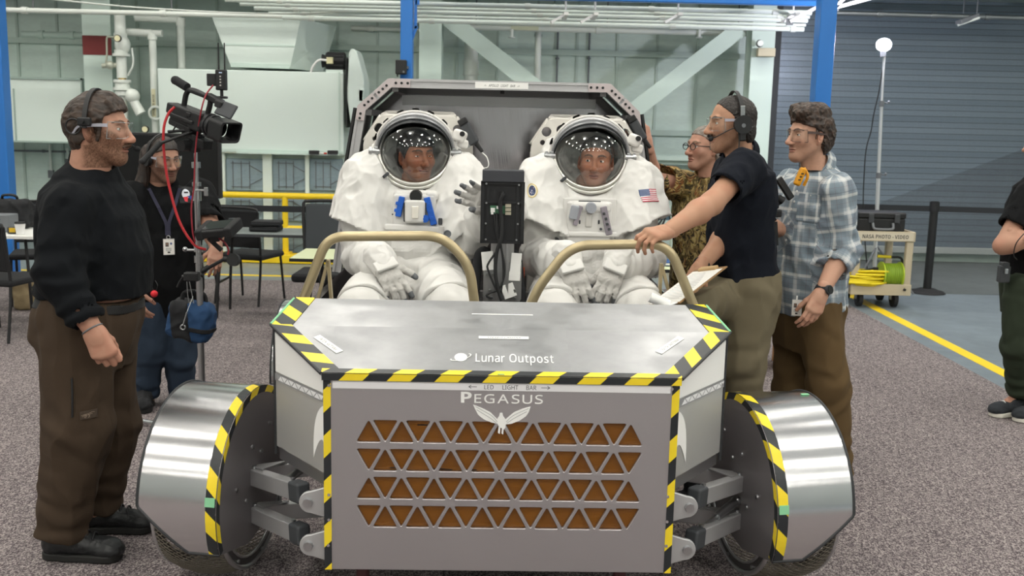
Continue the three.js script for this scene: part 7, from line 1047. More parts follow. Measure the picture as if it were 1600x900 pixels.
  const bp = P(1245, 481, 4.52); badge(g, 'id_badge', bp, V(-.25, 0, 1), .045, .076); mk('badge_clip', [rbox(.008, .03, .004, .002)], MT.white, g, P(1245, 467, 4.53));
  // yellow ear defenders round the neck under the collar
  const yl = SM({ color: 0xe09a16, roughness: .5 }), yk = SM({ color: 0x2a2418, roughness: .6 }); const e0 = P(1250, 276, 4.585), ed = mk('ear_protector', [rbox(.03, .085, .03, .01, 0, 0, 0, 0, .3, -.35)], yl, g, e0); for (let i = 0; i < 3; i++) mk('slot', rbox(.012, .006, .004, .002, .006 - i * .006, .014 - i * .014, .016), yk, ed); mk('band', tube([P(1256, 262, 4.6), P(1262, 275, 4.59), P(1256, 290, 4.6)], .007, 12, 8).translate(-e0.x, -e0.y, -e0.z), yl, ed);
  settle(g, V(1.43, 0, -4.76));
}
{ // at the right edge
  const o = { label: 'man in black tee and canvas sneakers with folded arms at the right edge', fwd: V(-.96, 0, .28), pelvis: P(1610, 442, 6.02), neck: P(1634, 268, 6.02),
    rows: [[-.14, .165, .13], [0, .18, .145], [.22, .175, .14, .015], [.45, .18, .14, .02], [.68, .2, .14, .01], [.84, .19, .12], [.93, .13, .088], [1, .072, .068]],
    head: { c: P(1628, 228, 6.0), fwd: V(-1, -.1, .2), skin: 0xae8570, beard: .2, hair: 0x2a211b, h: .004, style: {} },
    arms: { L: { s: P(1610, 306, 5.84), e: P(1566, 384, 5.74), w: P(1612, 376, 5.66), dir: V(1, .12, -.2), back: V(0, 0, 1), hand: { curls: [[.3, .5, .3], [.3, .5, .3], [.3, .5, .3], [.3, .5, .3]] } }, R: { s: P(1612, 306, 6.22), e: P(1572, 378, 6.02), w: P(1588, 366, 5.72), dir: V(.6, -.3, .45), back: V(-.3, .5, .8), hand: { curls: [[.5, .8, .5], [.5, .8, .5], [.5, .8, .5], [.5, .8, .5]] } } },
    legs: { L: { h: P(1600, 455, 5.88), k: P(1594, 540, 5.85), a: P(1597, 615, 5.95), f: V(-.95, 0, .28) }, R: { h: P(1620, 455, 6.12), k: P(1620, 540, 6.0), a: P(1632, 640, 5.86), f: V(-.95, 0, .3) } }, armR: [.055, .047, .032],
    shirt: { mat: blackTee, sleeve: { both: .62 }, r: [.088, .08, .065], hem: .0, hemN: V(0, -1, 0), fold: .007, h: .009 }, trousers: { mat: greenDk, rows: [[-.3, .15, .12], [0, .18, .15], [.25, .172, .14]], r: [.115, .1, .085], top: .1, wr: .01, hem: .98, h: .009 }, shoes: { mat: fabric(0x33363a), sole: SM({ color: 0xd9d6cc, roughness: .6 }), laces: MT.white, high: .1, len: .3, lift: -.012 } };
  const g = person(o); const pk = P(1568, 428, 5.86); const pc = mk('belt_pouch', [rbox(.06, .1, .05, .008), rbox(.04, .03, .052, .005, 0, .055, 0)], MT.darkGrey, g, pk); mk('pouch_clip', rbox(.02, .03, .01, .003, 0, .02, .03), MT.steel, pc);
  const lp = P(1590, 385, 5.66); mk('cord', tube([P(1600, 365, 5.62), P(1588, 380, 5.62), P(1584, 398, 5.66), P(1589, 406, 5.7)], .003, 20, 6), MT.black, g);
  settle(g, V(3.15, 0, -6));
}
// ---------------------------------------------------------------- camera on its stand
{
  const d = 5.1, base = Gp(303, 690), st = thing('camera_stand', 'steel camera stand with clamps and a low three-leg base, left of the rover', 'stand', null, V(P(313, 500, d).x, 0, -d)), o = st.position, S = (x, y, z = d) => P(x, y, z).sub(o), X = 0;
  const yy = y => P(313, y, d).y; const seg = (y0, y1, r) => cyl(r, r, yy(y0) - yy(y1), 0, (yy(y0) + yy(y1)) / 2, 0);
  mk('pole', [cyl(.0165, .0165, yy(412) - .12, 0, (yy(412) + .12) / 2, 0), seg(300, 415, .0135), seg(262, 302, .011), seg(222, 264, .009)], MT.steel, st);
  for (const [y, h] of [[306, .05], [288, .02], [389, .03], [405, .035], [258, .03]]) mk('collar', cyl(.022, .022, h, 0, yy(y), 0), MT.steel, st);
  mk('wing_knob', [cyl(.006, .006, .06, .03, yy(297), .01, 0, 0, Math.PI / 2), rbox(.02, .045, .012, .004, .05, yy(299), .01)], MT.steel, st); mk('wing_knob', [cyl(.007, .007, .07, -.035, yy(391), 0, 0, 0, Math.PI / 2), ball(.013, -.068, yy(390), 0)], MT.steel, st);
  for (const a of [R(150), R(268), R(28)]) { const e = V(Math.cos(a) * .52, .02, -Math.sin(a) * .52); mk('leg', tube([V(0, .3, 0), V(Math.cos(a) * .1, .26, -Math.sin(a) * .1), V(Math.cos(a) * .2, .06, -Math.sin(a) * .2), e], .0125, 30, 10), MT.steel, st); mk('leg_foot', ball(.018, e.x, e.y, e.z), MT.rubber, st); }
  mk('lower_clamp', [bar(S(285, 433), S(318, 430), .012), rbox(.075, .045, .05, .008, ...S(300, 432, d - .05).toArray()), tube([S(286, 433), S(281, 440), S(277, 449)], .006, 10, 6)], MT.black, st);
  mk('arm', [bar(S(316, 424), S(352, 404, d - .03), .009), bar(S(316, 424), S(326, 417), .014)], MT.black, st); mk('knob_disc', [cyl(.032, .032, .03, ...S(365, 406, d - .05).toArray(), Math.PI / 2.4, 0, .5), bar(S(350, 405, d - .03), S(362, 406, d - .05), .014)], MT.black, st);
  mk('wire_loop', [tube([S(316, 400), S(318, 420), S(312, 440), S(306, 455)], .0025, 20, 5), tube([S(292, 440), S(294, 465), S(300, 490)], .0025, 20, 5), tube([S(296, 440), S(302, 470), S(304, 485)], .0025, 20, 5)], MT.steel, st);
  // video camera: modelled pointing along +x, then turned
  const cam = thing('video_camera', 'black shoulder-sized video camera with square lens hood on the stand', 'camera', null, P(306, 186, d)), m = MT.black;
  mk('camera_body', [rbox(.20, .085, .09, .014, -.03, 0, 0), rbox(.15, .035, .085, .01, -.06, -.05, 0, 0, 0, -.06), rbox(.08, .09, .1, .012, .04, .0, 0), rbox(.05, .05, .07, .008, -.145, .01, 0), rbox(.16, .02, .02, .006, -.04, -.01, .048), rbox(.03, .02, .01, .004, -.0, .02, .05)], m, cam);
  mk('lens_barrel', [cyl(.05, .048, .09, .11, 0, 0, 0, 0, Math.PI / 2), tor(.051, .004, .1, 0, 0, 0, Math.PI / 2, 0), tor(.051, .004, .125, 0, 0, 0, Math.PI / 2, 0)], SM({ color: 0x232427, roughness: .45 }), cam);
  { const q = roundPoly([[-.062, -.05], [.062, -.05], [.068, .05], [-.068, .05]], .022), h = roundPoly([[-.052, -.041], [.052, -.041], [.057, .041], [-.057, .041]], .02, THREE.Path); q.holes.push(h); const g = extr(q, .085, .003, 2, 6); g.rotateY(Math.PI / 2); g.translate(.15, 0, 0); mk('lens_hood', g, m, cam); mk('front_glass', cyl(.042, .042, .006, .16, 0, 0, 0, 0, Math.PI / 2, 28), MT.blackGloss, cam); }
  mk('top_handle', [tube([V(-.09, .04, 0), V(-.085, .10, 0), V(-.05, .125, 0), V(.06, .118, 0), V(.075, .10, 0), V(.07, .045, 0)], .013, 50, 10), rbox(.14, .022, .03, .008, 0, .122, 0)], m, cam); mk('microphone', [cyl(.021, .021, .085, -.13, .135, 0, 0, 0, Math.PI / 2 - .15), ball(.021, -.172, .14, 0)], MT.blackSoft, cam);
  mk('monitor_arm', [rbox(.1, .03, .04, .008, .1, .122, .0, 0, 0, -.1), rbox(.045, .035, .04, .008, .15, .112, .01)], m, cam); mk('monitor_flap', rbox(.105, .072, .014, .006, .2, .1, .02, -.5, 0, -.0), MT.darkGrey, cam);
  mk('mount_plate', [rbox(.1, .03, .06, .006, 0, -.082, 0), rbox(.05, .07, .05, .01, .02, -.12, 0), cyl(.026, .026, .05, .0, -.13, .04, Math.PI / 2, 0, 0), rbox(.09, .05, .07, .01, .05, -.1, -.01)], m, cam);
  cam.rotation.set(0, -.52, -.26, 'YXZ'); cam.scale.setScalar(1.06);
  mk('pan_handle', [bar(P(262, 206, d - .05).sub(cam.position), P(299, 203, d).sub(cam.position), .008)], m, st, cam.position.clone().sub(o));
  { const ph = thing('pan_handle', 'black pan handle slanting down-left from the video camera head', 'handle', null, P(245, 228, 4.98)); const q = p => p.sub(ph.position); mk('rod', bar(q(P(300, 206, 5.08)), q(P(250, 224, 5.0)), .008), m, ph); mk('grip', [bar(q(P(251, 223, 5.0)), q(P(223, 252, 4.94)), .013, .015), ball(.016, ...q(P(223, 252, 4.94)).toArray())], MT.rubber, ph); mk('clamp_lever', bar(q(P(270, 205, 5.05)), q(P(276, 194, 5.05)), .004), m, ph); }
  const tx = thing('wireless_transmitter', 'small black wireless transmitter with two antennas on the video camera', 'transmitter', null, P(346, 125, d - .02)); mk('transmitter_body', [rbox(.052, .1, .035, .005, 0, 0, 0), rbox(.045, .06, .03, .004, -.05, -.0, -.01)], m, tx); for (const x of [-.012, .018]) mk('antenna', [cyl(.0028, .0042, .13, x, .115, 0)], m, tx); mk('shoe_mount', [cyl(.008, .008, .04, .0, -.065, 0), rbox(.05, .012, .04, .003, 0, -.085, 0)], m, tx);
  { const t = canvasTex(64, 128, (c) => { c.fillStyle = '#18181b'; c.fillRect(0, 0, 64, 128); c.fillStyle = '#cfe0ff'; c.fillRect(22, 12, 24, 7); c.fillStyle = '#b8b4b0'; for (let i = 0; i < 4; i++) c.fillRect(26, 36 + i * 20, 12, 10); }); const f = new THREE.PlaneGeometry(.04, .09); f.translate(.0, 0, .0182); mk('status_panel', rbox(.042, .092, .003, .001, 0, 0, .018), SM({ map: t, roughness: .4 }), tx); const p = tx.children.at(-1).geometry; const u = p.attributes.uv, q = p.attributes.position; for (let i = 0; i < u.count; i++) u.setXY(i, (q.getX(i) + .021) / .042, (q.getY(i) + .046) / .092); }
  const red = SM({ color: 0xb8282e, roughness: .45 }), redD = SM({ color: 0x8c2430, roughness: .5 });
  tag(mk('video_cable', tube([P(273, 167, 5.06), P(263, 178, 5.05), P(256, 200, 5.04), P(256, 235, 5.04), P(263, 285, 5.04), P(280, 345, 5.04), P(303, 382, 5.05), P(322, 390, 5.06)], .0068, 90, 8), red), 'thick red cable looping down from the back of the video camera', 'cable');
  tag(mk('video_cable', tube([P(333, 133, 5.06), P(322, 148, 5.03), P(315, 170, 5.0), P(309, 205, 5.03), P(305, 240, 5.04), P(303, 290, 5.04), P(299, 325, 5.04), P(301, 362, 5.04), P(305, 378, 5.04)], .0042, 90, 8), redD), 'thin red cable hanging from the transmitter beside the steel pole', 'cable');
  tag(mk('video_cable', tube([P(336, 369, 5.0), P(350, 378, 5.0), P(357, 390, 5.0), P(356, 398, 5.0)], .005, 30, 8), redD), 'short red cable under the tilted tablet', 'cable');
  const tb = thing('field_monitor', 'thick black tablet monitor tilted flat on the stand arm', 'monitor', null, P(342, 358, 5.0)); mk('case', rbox(.19, .045, .13, .012), m, tb); for (const s of [1, -1]) mk('bumper', rbox(.04, .055, .14, .01, s * .08, 0, 0), MT.rubber, tb); mk('screen', rbox(.13, .003, .1, .001, 0, .024, 0), MT.blackGloss, tb); mk('mount', [rbox(.05, .04, .05, .008, -.03, -.04, 0), cyl(.012, .012, .09, -.05, -.08, 0, 0, 0, .6)], m, tb); tb.rotation.set(.35, -.2, .2);
  const bag = thing('hanging_bag', 'blue and black padded bag hanging low on the camera pole', 'bag', null, P(298, 500, 5.14)); { let f = U(.03, bx(V(0, 0, 0), [.105, .095, .075], .03), ell(V(.05, .0, 0), [.08, .11, .08])); f = bend(f, ridge(.006, 14, 14, 14, 4)); const nv = fabric(0x2c4668, .0006, .01), g = surfaceNets(f, V(-.16, -.16, -.14), V(.18, .16, .14), .008); mk('bag_shell', planarUV(g.toNonIndexed()), nv, bag); let b2 = both(grow(f, .004), (x, y, z) => Math.max(Math.abs(x + .035 + .25 * (y - .0)) - .05, -.12 - y)); mk('black_panel', planarUV(surfaceNets(b2, V(-.16, -.16, -.14), V(.18, .16, .14), .008).toNonIndexed()), MT.blackSoft, bag); const b3 = both(grow(f, .005), (x, y, z) => Math.max(Math.abs(y + .03) - .012, .02 - x)); mk('strap_band', planarUV(surfaceNets(b3, V(-.16, -.16, -.14), V(.18, .16, .14), .007).toNonIndexed()), MT.blackSoft, bag); mk('strap', [tube([V(-.06, .08, .0), V(-.05, .14, -.0), V(.04, .15, 0), V(.07, .09, 0)], .012, 20, 6)], MT.blackSoft, bag); mk('snap_hook', [tor(.012, .004, -.005, -.02, .1), bar(V(-.005, -.01, .1), V(.003, .06, .1), .005), bar(V(.003, .06, .1), V(.01, .14, .06), .002)], MT.steel, bag); bag.rotation.z = -.18; }
  const pom = thing('red_ball_tag', 'small red ball on thin wires at the belt of the long-haired man', 'tag', null, P(241, 459, 5.3)); mk('ball_body', [ball(.019)], SM({ color: 0xd0202c, roughness: .7 }), pom); mk('wire', [tube([V(0, .015, 0), V(-.02, .05, 0), V(-.05, .06, 0)], .0018, 12, 5), tube([V(.01, .015, 0), V(.02, .045, 0), V(.0, .07, -.02)], .0018, 12, 5), tube([V(0, -.015, 0), V(-.01, -.04, 0), V(.004, -.05, 0)], .0015, 12, 5)], MT.black, pom);
}
// ---------------------------------------------------------------- furniture behind
function foldingTable(label, c, w, dp, h, topM, edgeM, ry = 0) {
  const t = thing('folding_table', label, 'table', null, V(c.x, 0, c.z)); t.rotation.y = ry; mk('table_top', rbox(w, .03, dp, .008, 0, h - .015, 0), topM, t); mk('edge_band', [box(w + .004, .022, .01, 0, h - .017, dp / 2), box(w + .004, .022, .01, 0, h - .017, -dp / 2)], edgeM, t);
  for (const s of [-1, 1]) { for (const q of [-1, 1]) mk('leg', tube([V(s * (w / 2 - .15), h - .04, q * (dp / 2 - .1)), V(s * (w / 2 - .12), h / 2, q * (dp / 2 - .07)), V(s * (w / 2 - .1), .012, q * (dp / 2 - .05))], .0125, 16, 8), MT.black, t); mk('leg_brace', bar(V(s * (w / 2 - .12), h * .42, -dp / 2 + .07), V(s * (w / 2 - .12), h * .42, dp / 2 - .07), .01), MT.black, t); } return t;
}
function chair(label, c, ry) {
  const t = thing('side_chair', label, 'chair', null, V(c.x, 0, c.z)); t.rotation.y = ry;
  mk('seat', rbox(.46, .05, .44, .02, 0, .445, 0), MT.blackSoft, t); mk('backrest', rbox(.42, .34, .035, .015, 0, .70, -.21, -.12), MT.blackSoft, t);
  for (const s of [-1, 1]) { mk('leg', tube([V(s * .21, .43, .17), V(s * .215, .2, .20), V(s * .22, .012, .22)], .0115, 12, 8), MT.black, t); mk('leg', tube([V(s * .21, .82, -.25), V(s * .212, .45, -.2), V(s * .22, .012, -.27)], .0115, 16, 8), MT.black, t); } mk('back_rail', tube([V(-.21, .82, -.25), V(-.19, .89, -.26), V(.19, .89, -.26), V(.21, .82, -.25)], .0115, 16, 8), MT.black, t); return t;
}
{
  const whiteTop = SM({ color: 0xe6e6e2, roughness: .5 }), greyTop = SM({ color: 0x767d7c, roughness: .5 }), greenTop = SM({ color: 0xc6cda8, roughness: .5 });
  const t1 = P(-70, 370, 7.9); foldingTable('white folding table at the far left edge with a cup on it', V(t1.x - .02, 0, -8.1), 1.45, .6, .74, whiteTop, whiteTop);
  const t2 = P(438, 372, 8.45); foldingTable('grey folding table holding the flat black cases left of the rover', V(t2.x, 0, -8.55), 1.25, .5, .74, greyTop, MT.darkGrey);
  const t3 = P(506, 400, 7.3), t4 = P(1030, 402, 7.0); foldingTable('pale green folding table behind the left handrail', V(t3.x + .12, 0, -7.3), .62, .55, .72, greenTop, MT.black); foldingTable('pale green folding table behind the right handrail', V(t4.x + .05, 0, -7.0), .6, .5, .74, greenTop, MT.black);
  chair('black side chair with its back to the kerb, behind the tilted tablet', V(P(392, 400, 9.2).x, 0, -9.2), R(165)); chair('black side chair turned sideways at the left end of the grey table', V(P(352, 420, 8.9).x - .45, 0, -9.1), R(60)); chair('black side chair at the far left under the white table', V(P(14, 420, 7.6).x, 0, -7.5), R(170)); chair('black side chair just left of the dark-shirted man', V(P(46, 420, 8.7).x, 0, -8.9), R(20));
  // mesh office chair
  const oc = V(P(506, 400, 7.9).x, 0, -7.95), t = thing('office_chair', 'black mesh-back office chair beside the seated rider with blue controls', 'chair', null, oc); mk('seat', rbox(.46, .07, .44, .03, 0, .46, 0), MT.blackSoft, t); mk('backrest', rbox(.4, .42, .03, .014, 0, .80, -.22, -.1), SM({ color: 0x3b4044, roughness: .8 }), t); mk('back_frame', tube([V(-.2, .6, -.2), V(-.215, .98, -.23), V(-.17, 1.03, -.24), V(.17, 1.03, -.24), V(.215, .98, -.23), V(.2, .6, -.2)], .014, 50, 8), MT.black, t); mk('gas_column', cyl(.03, .03, .34, 0, .27, 0), MT.black, t); for (let i = 0; i < 5; i++) { const a = i * 1.2566; mk('base_arm', bar(V(0, .12, 0), V(.27 * Math.cos(a), .07, .27 * Math.sin(a)), .018), MT.black, t); mk('caster', cyl(.03, .03, .04, .27 * Math.cos(a), .03, .27 * Math.sin(a), 0, 0, Math.PI / 2), MT.rubber, t); }
  const soft = (name, label, cat, c, hs, ry = 0, mat = MT.blackSoft, extra) => { const t = thing(name, label, cat, null, c); let f = U(.03, bx(V(0, hs[1], 0), hs, Math.min(...hs) * .55), ell(V(0, hs[1] * .8, hs[2] * .4), [hs[0] * .8, hs[1] * .7, hs[2] * .8])); f = bend(f, ridge(.008, 12, 12, 12, hs[0] * 90)); mk('bag_body', planarUV(surfaceNets(f, V(-hs[0] - .08, -.04, -hs[2] - .12), V(hs[0] + .08, hs[1] * 2 + .08, hs[2] + .14), .013).toNonIndexed()), mat, t); mk('carry_strap', tube([V(-hs[0] * .4, hs[1] * 1.9, 0), V(-hs[0] * .3, hs[1] * 2.25, .02), V(hs[0] * .3, hs[1] * 2.25, .02), V(hs[0] * .4, hs[1] * 1.9, 0)], .011, 24, 8), MT.black, t); t.rotation.y = ry; return t; };
  soft('backpack', 'black backpack lying on the grey table by the office chair', 'bag', V(P(507, 362, 8.5).x - .02, .742, -8.62), [.13, .075, .1]);
  soft('gear_bag', 'large black soft bag on the white table at the far left', 'bag', V(P(12, 320, 8.25).x, .742, -8.3), [.16, .12, .09]); soft('gear_bag', 'tan canvas bag on the floor by the far left table', 'bag', V(P(36, 430, 8.6).x, .002, -8.62), [.09, .14, .1], .3, fabric(0x9a8a6c));
  for (let i = 0; i < 2; i++) { const b = V(P(413, 372, 8.45).x + .01 * i, .742 + .001 + i * .045, -8.52), q = thing('flat_case', i ? 'flat black laptop case lying on top of another on the grey table' : 'flat black laptop case lying directly on the grey table, under another', 'case', null, b); mk('case_shell', rbox(.24, .042, .2, .012, 0, .021, 0), MT.blackSoft, q); mk('zip', box(.235, .004, .004, 0, .022, .1), MT.darkGrey, q); q.rotation.y = .1 * i - .05; }
  { const q = thing('speaker_puck', 'small black cylinder on the left end of the grey table', 'speaker', null, V(P(362, 365, 8.45).x, .742, -8.5)); mk('shell', cyl(.035, .04, .09, 0, .046, 0), MT.black, q); mk('cap', cyl(.036, .036, .012, 0, .096, 0), MT.darkGrey, q); }
  { const q = thing('paper_cup', 'white paper cup with dark lid on the far left table', 'cup', null, V(P(31, 366, 7.85).x, .742, -7.86)); mk('cup_body', cyl(.04, .03, .085, 0, .043, 0), MT.vinyl, q); mk('lid', cyl(.038, .042, .014, 0, .092, 0), MT.black, q); }
  { const q = thing('tape_measure', 'black and yellow tool on the far left table beside the cup', 'tool', null, V(P(17, 366, 7.85).x, .742, -7.9)); mk('tool_case', rbox(.09, .055, .05, .01, 0, .028, 0), MT.darkGrey, q); mk('yellow_face', rbox(.05, .035, .006, .003, 0, .03, .026), SM({ color: 0xc9a523, roughness: .5 }), q); }
  { const q = thing('equipment_box', 'grey equipment box under the black bag on the far left table', 'box', null, V(P(-8, 350, 8.0).x, .742, -8.05)); mk('box_body', rbox(.26, .14, .16, .01, 0, .07, 0), MT.grey, q); mk('handle', [tube([V(-.06, .1, .085), V(-.05, .11, .1), V(.05, .11, .1), V(.06, .1, .085)], .006, 14, 6)], MT.black, q); }
  { const q = thing('binder', 'blue binder lying on the pale green table at right', 'binder', null, V(t4.x, .742, -6.95)); mk('cover', rbox(.24, .025, .18, .004, 0, .0135, 0), SM({ color: 0x24508c, roughness: .5 }), q); mk('pages', box(.22, .014, .176, .004, .0135, .004), MT.vinyl, q); }
  // monitor on a stand behind the two men at left
  { const a = G4(180, 208, 343, 309, 7.4), w = a.r - a.l, h = a.t - a.b, q = thing('flat_screen', 'large black switched-off screen on a stand behind the two men at left', 'television', null, V((a.l + a.r) / 2, 0, -7.45)); mk('panel', rbox(w, h, .05, .008, 0, (a.t + a.b) / 2, 0), MT.black, q); mk('screen_glass', box(w - .04, h - .04, .004, 0, (a.t + a.b) / 2, .026), MT.blackGloss, q); mk('stand_pole', [cyl(.03, .03, a.b + .2, -.12, (a.b + .2) / 2, -.06), cyl(.03, .03, a.b + .2, .05, (a.b + .2) / 2, -.06)], MT.black, q); mk('stand_foot', [box(.5, .03, .06, -.03, .016, -.06), box(.06, .03, .5, -.03, .046, -.06)], MT.black, q); }
}
// ---------------------------------------------------------------- barrier belts
function stanchion(label, x, z, h = .98) { const t = thing('barrier_post', label, 'barrier', null, V(x, 0, z)); mk('post_tube', cyl(.042, .042, h, 0, h / 2, 0), MT.black, t); mk('belt_head', cyl(.05, .05, .1, 0, h - .06, 0), MT.rubber, t); mk('post_base', [cyl(.17, .19, .018, 0, .009, 0), cyl(.08, .16, .03, 0, .03, 0)], MT.rubber, t); return t; }
{
  const pb = Gp(1448, 457); stanchion('black barrier post standing between the cart and the roll-up door', pb.x, pb.z); const yb = .9, belt = SM({ color: 0x24272b, roughness: .8 });
  tag(mk('barrier_belt', beam(V(pb.x + .05, yb, pb.z), V(pb.x + 3.2, yb, pb.z + .4), .003, .06, V(0, 1, 0)), belt), 'black barrier belt stretched right from the post by the cart', 'belt');
  tag(mk('barrier_belt', beam(V(pb.x - .05, yb, pb.z), V(pb.x - 2.3, yb, pb.z - .2), .003, .06, V(0, 1, 0)), belt), 'black barrier belt stretched left from the post, behind the black case', 'belt');
  const a = P(240, 322, 9.8), b = P(549, 323, 9.8); stanchion('black barrier post hidden behind the dark-shirted man', a.x, -9.8, .99); stanchion('black barrier post hidden behind the rider with blue controls', b.x + .4, -9.8, .99); stanchion('black barrier post out beyond the left edge', a.x - 3.0, -9.8, .99);
  tag(mk('barrier_belt', beam(V(a.x + .05, a.y, -9.8), V(b.x + .35, a.y, -9.8), .003, .06, V(0, 1, 0)), belt), 'black barrier belt crossing in front of the yellow railing', 'belt'); tag(mk('barrier_belt', beam(V(a.x - 2.95, a.y, -9.8), V(a.x - .05, a.y, -9.8), .003, .06, V(0, 1, 0)), belt), 'black barrier belt at far left above the white table', 'belt');
}
// ---------------------------------------------------------------- service cart with its load, work lamp
{
  const z = 9.6, a = G4(1336, 362, 1431, 378, z), w = a.r - a.l, top = a.t, cm = SM({ color: 0xbdb198, roughness: .6, bumpMap: rep(smudgeTex, .4), bumpScale: .001 }), t = thing('service_cart', 'tan plastic service cart carrying a black case above cables, by the barrier post', 'cart', null, V((a.l + a.r) / 2, 0, -z - .3)), dp = .58, lowY = P(1380, 448, z).y;
  mk('top_tray', [rbox(w, .03, dp, .008, 0, top - .05, 0), rbox(w, .095, .02, .006, 0, top - .047, dp / 2), rbox(w, .095, .02, .006, 0, top - .047, -dp / 2), rbox(.02, .095, dp, .006, w / 2 - .01, top - .047, 0), rbox(.02, .095, dp, .006, -w / 2 + .01, top - .047, 0)], cm, t);
  mk('bottom_tray', [rbox(w, .03, dp, .008, 0, lowY - .05, 0), rbox(w, .11, .02, .006, 0, lowY - .03, dp / 2), rbox(w, .11, .02, .006, 0, lowY - .03, -dp / 2), rbox(.02, .11, dp, .006, w / 2 - .01, lowY - .03, 0), rbox(.02, .11, dp, .006, -w / 2 + .01, lowY - .03, 0)], cm, t);
  for (const sx of [-1, 1]) for (const sz of [-1, 1]) { mk('corner_post', rbox(.07, top - lowY + .02, .05, .01, sx * (w / 2 - .04), (top + lowY) / 2 - .04, sz * (dp / 2 - .03)), cm, t); const ca = sub('caster', t); ca.position.set(sx * (w / 2 - .12), 0, sz * (dp / 2 - .1)); mk('wheel', [cyl(.085, .085, .035, 0, .086, 0, 0, 0, Math.PI / 2, 24), cyl(.05, .05, .045, 0, .086, 0, 0, 0, Math.PI / 2, 16)], MT.rubber, ca); mk('fork', [box(.01, .11, .04, .03, .13, 0), box(.01, .11, .04, -.03, .13, 0), box(.08, .014, .06, 0, .185, 0)], MT.steel, ca); }
  const tex = canvasTex(512, 64, (c) => { c.fillStyle = '#cfc6b2'; c.fillRect(0, 0, 512, 64); c.fillStyle = '#2b2a2a'; c.font = 'bold 42px sans-serif'; c.textAlign = 'center'; c.textBaseline = 'middle'; c.fillText('NASA PHOTO - VIDEO', 256, 34, 480); }); label('cart_sign', tex, V(0, top - .047, dp / 2 + .0105), V(1, 0, 0), V(0, 1, 0), w * .93, .075, t);
  const tex2 = canvasTex(256, 64, (c) => { c.fillStyle = '#cfc6b2'; c.fillRect(0, 0, 256, 64); c.fillStyle = '#2b2a2a'; c.font = 'bold 42px sans-serif'; c.textAlign = 'center'; c.textBaseline = 'middle'; c.fillText('GROUP', 128, 34); }); label('cart_sign', tex2, V(-w / 2 - .0005, top - .047, .1), V(0, 0, 1), V(0, 1, 0), .3, .075, t);
  const bs = V(t.position.x, top - .033, t.position.z + .05), c2 = G4(1346, 333, 1420, 362, z), cw = c2.r - c2.l, ch = c2.t - c2.b, k = thing('hard_case', 'black hard case with latches and grey handle on the tan cart', 'case', null, bs.clone().setX((c2.l + c2.r) / 2)); mk('case_base', rbox(cw, ch * .68 + .03, .34, .015, 0, (ch * .68 + .03) / 2, 0), MT.black, k); mk('case_lid', rbox(cw + .01, ch * .32, .35, .015, 0, ch * .84 + .03, 0), MT.black, k); for (const x of [-.11, .14]) mk('latch', rbox(.05, .085, .02, .005, x, ch * .75 + .02, .18), MT.darkGrey, k); mk('handle', tube([V(-.09, ch * .6, .175), V(-.085, ch * .34, .2), V(-.05, ch * .28, .205), V(.06, ch * .28, .205), V(.1, ch * .34, .2), V(.105, ch * .6, .175)], .013, 40, 8), MT.grey, k);
  const by = lowY - .034, coil = thing('cable_coil', 'bright yellow cable coiled on the lower shelf of the tan cart', 'cable', null, V(P(1358, 430, z).x, by, -z - .12)), loops = []; const yl = SM({ color: 0xe8d21c, roughness: .5 }); seed = 77; for (let i = 0; i < 16; i++) { const g = tor(.15 + .04 * rnd(), .011, (rnd() - .5) * .1, .05 + i * .0075, (rnd() - .5) * .08, Math.PI / 2 + (rnd() - .5) * .5, 0, 0, Math.PI * 2, 36); g.scale(1.15, 1, .8); loops.push(g); } mk('cable_loops', loops, yl, coil); mk('plug', [rbox(.05, .03, .03, .008, .08, .2, .06), bar(V(.06, .2, .05), V(-.05, .17, .02), .01)], MT.black, coil);
  const rl = thing('cable_reel', 'yellow-green cable reel standing at the right of the cart lower shelf', 'reel', null, V(P(1397, 430, z).x, by, -z - .1)), gm = SM({ color: 0xa9c12c, roughness: .5 }), fl = x => cyl(.125, .125, .012, x, .14, 0, 0, 0, Math.PI / 2, 30); mk('flange', fl(-.09), gm, rl); mk('flange', fl(.09), gm, rl); const wn = []; for (let i = 0; i < 9; i++) wn.push(tor(.1, .012, -.08 + i * .02, .14, 0, 0, Math.PI / 2, 0, Math.PI * 2, 30)); mk('wound_cable', wn, SM({ color: 0x7d9a22, roughness: .55 }), rl); mk('reel_stand', [tube([V(.11, .0, .1), V(.115, .2, .0), V(.1, .3, -.02), V(.0, .31, -.02)], .012, 24, 8), bar(V(.11, .01, -.12), V(.11, .01, .12), .012)], MT.black, rl); mk('reel_grip', bar(V(0, .31, -.02), V(-.13, .315, -.02), .015), SM({ color: 0xd8c624, roughness: .5 }), rl);
  const bx2 = thing('small_pouch', 'dark pouch at the left end of the cart lower shelf', 'pouch', null, V(a.l + .1, by, -z - .3)); mk('pouch_body', rbox(.14, .12, .14, .03, 0, .062, 0), MT.blackSoft, bx2); mk('flap', rbox(.145, .03, .145, .012, 0, .11, 0), MT.black, bx2);
  // work lamp
  const d = 10.6, foot = P(1369, 400, d), lt = P(1384, 88, d), L = thing('work_lamp', 'tall light stand with a bare bright lamp in front of the roll-up door', 'lamp', null, V(foot.x, 0, -d)), o = L.position, q = (x, y, zz = d) => P(x, y, zz).sub(o); const hp = q(1381, 70); hp.x = hp.x; const px = hp.x * .3;
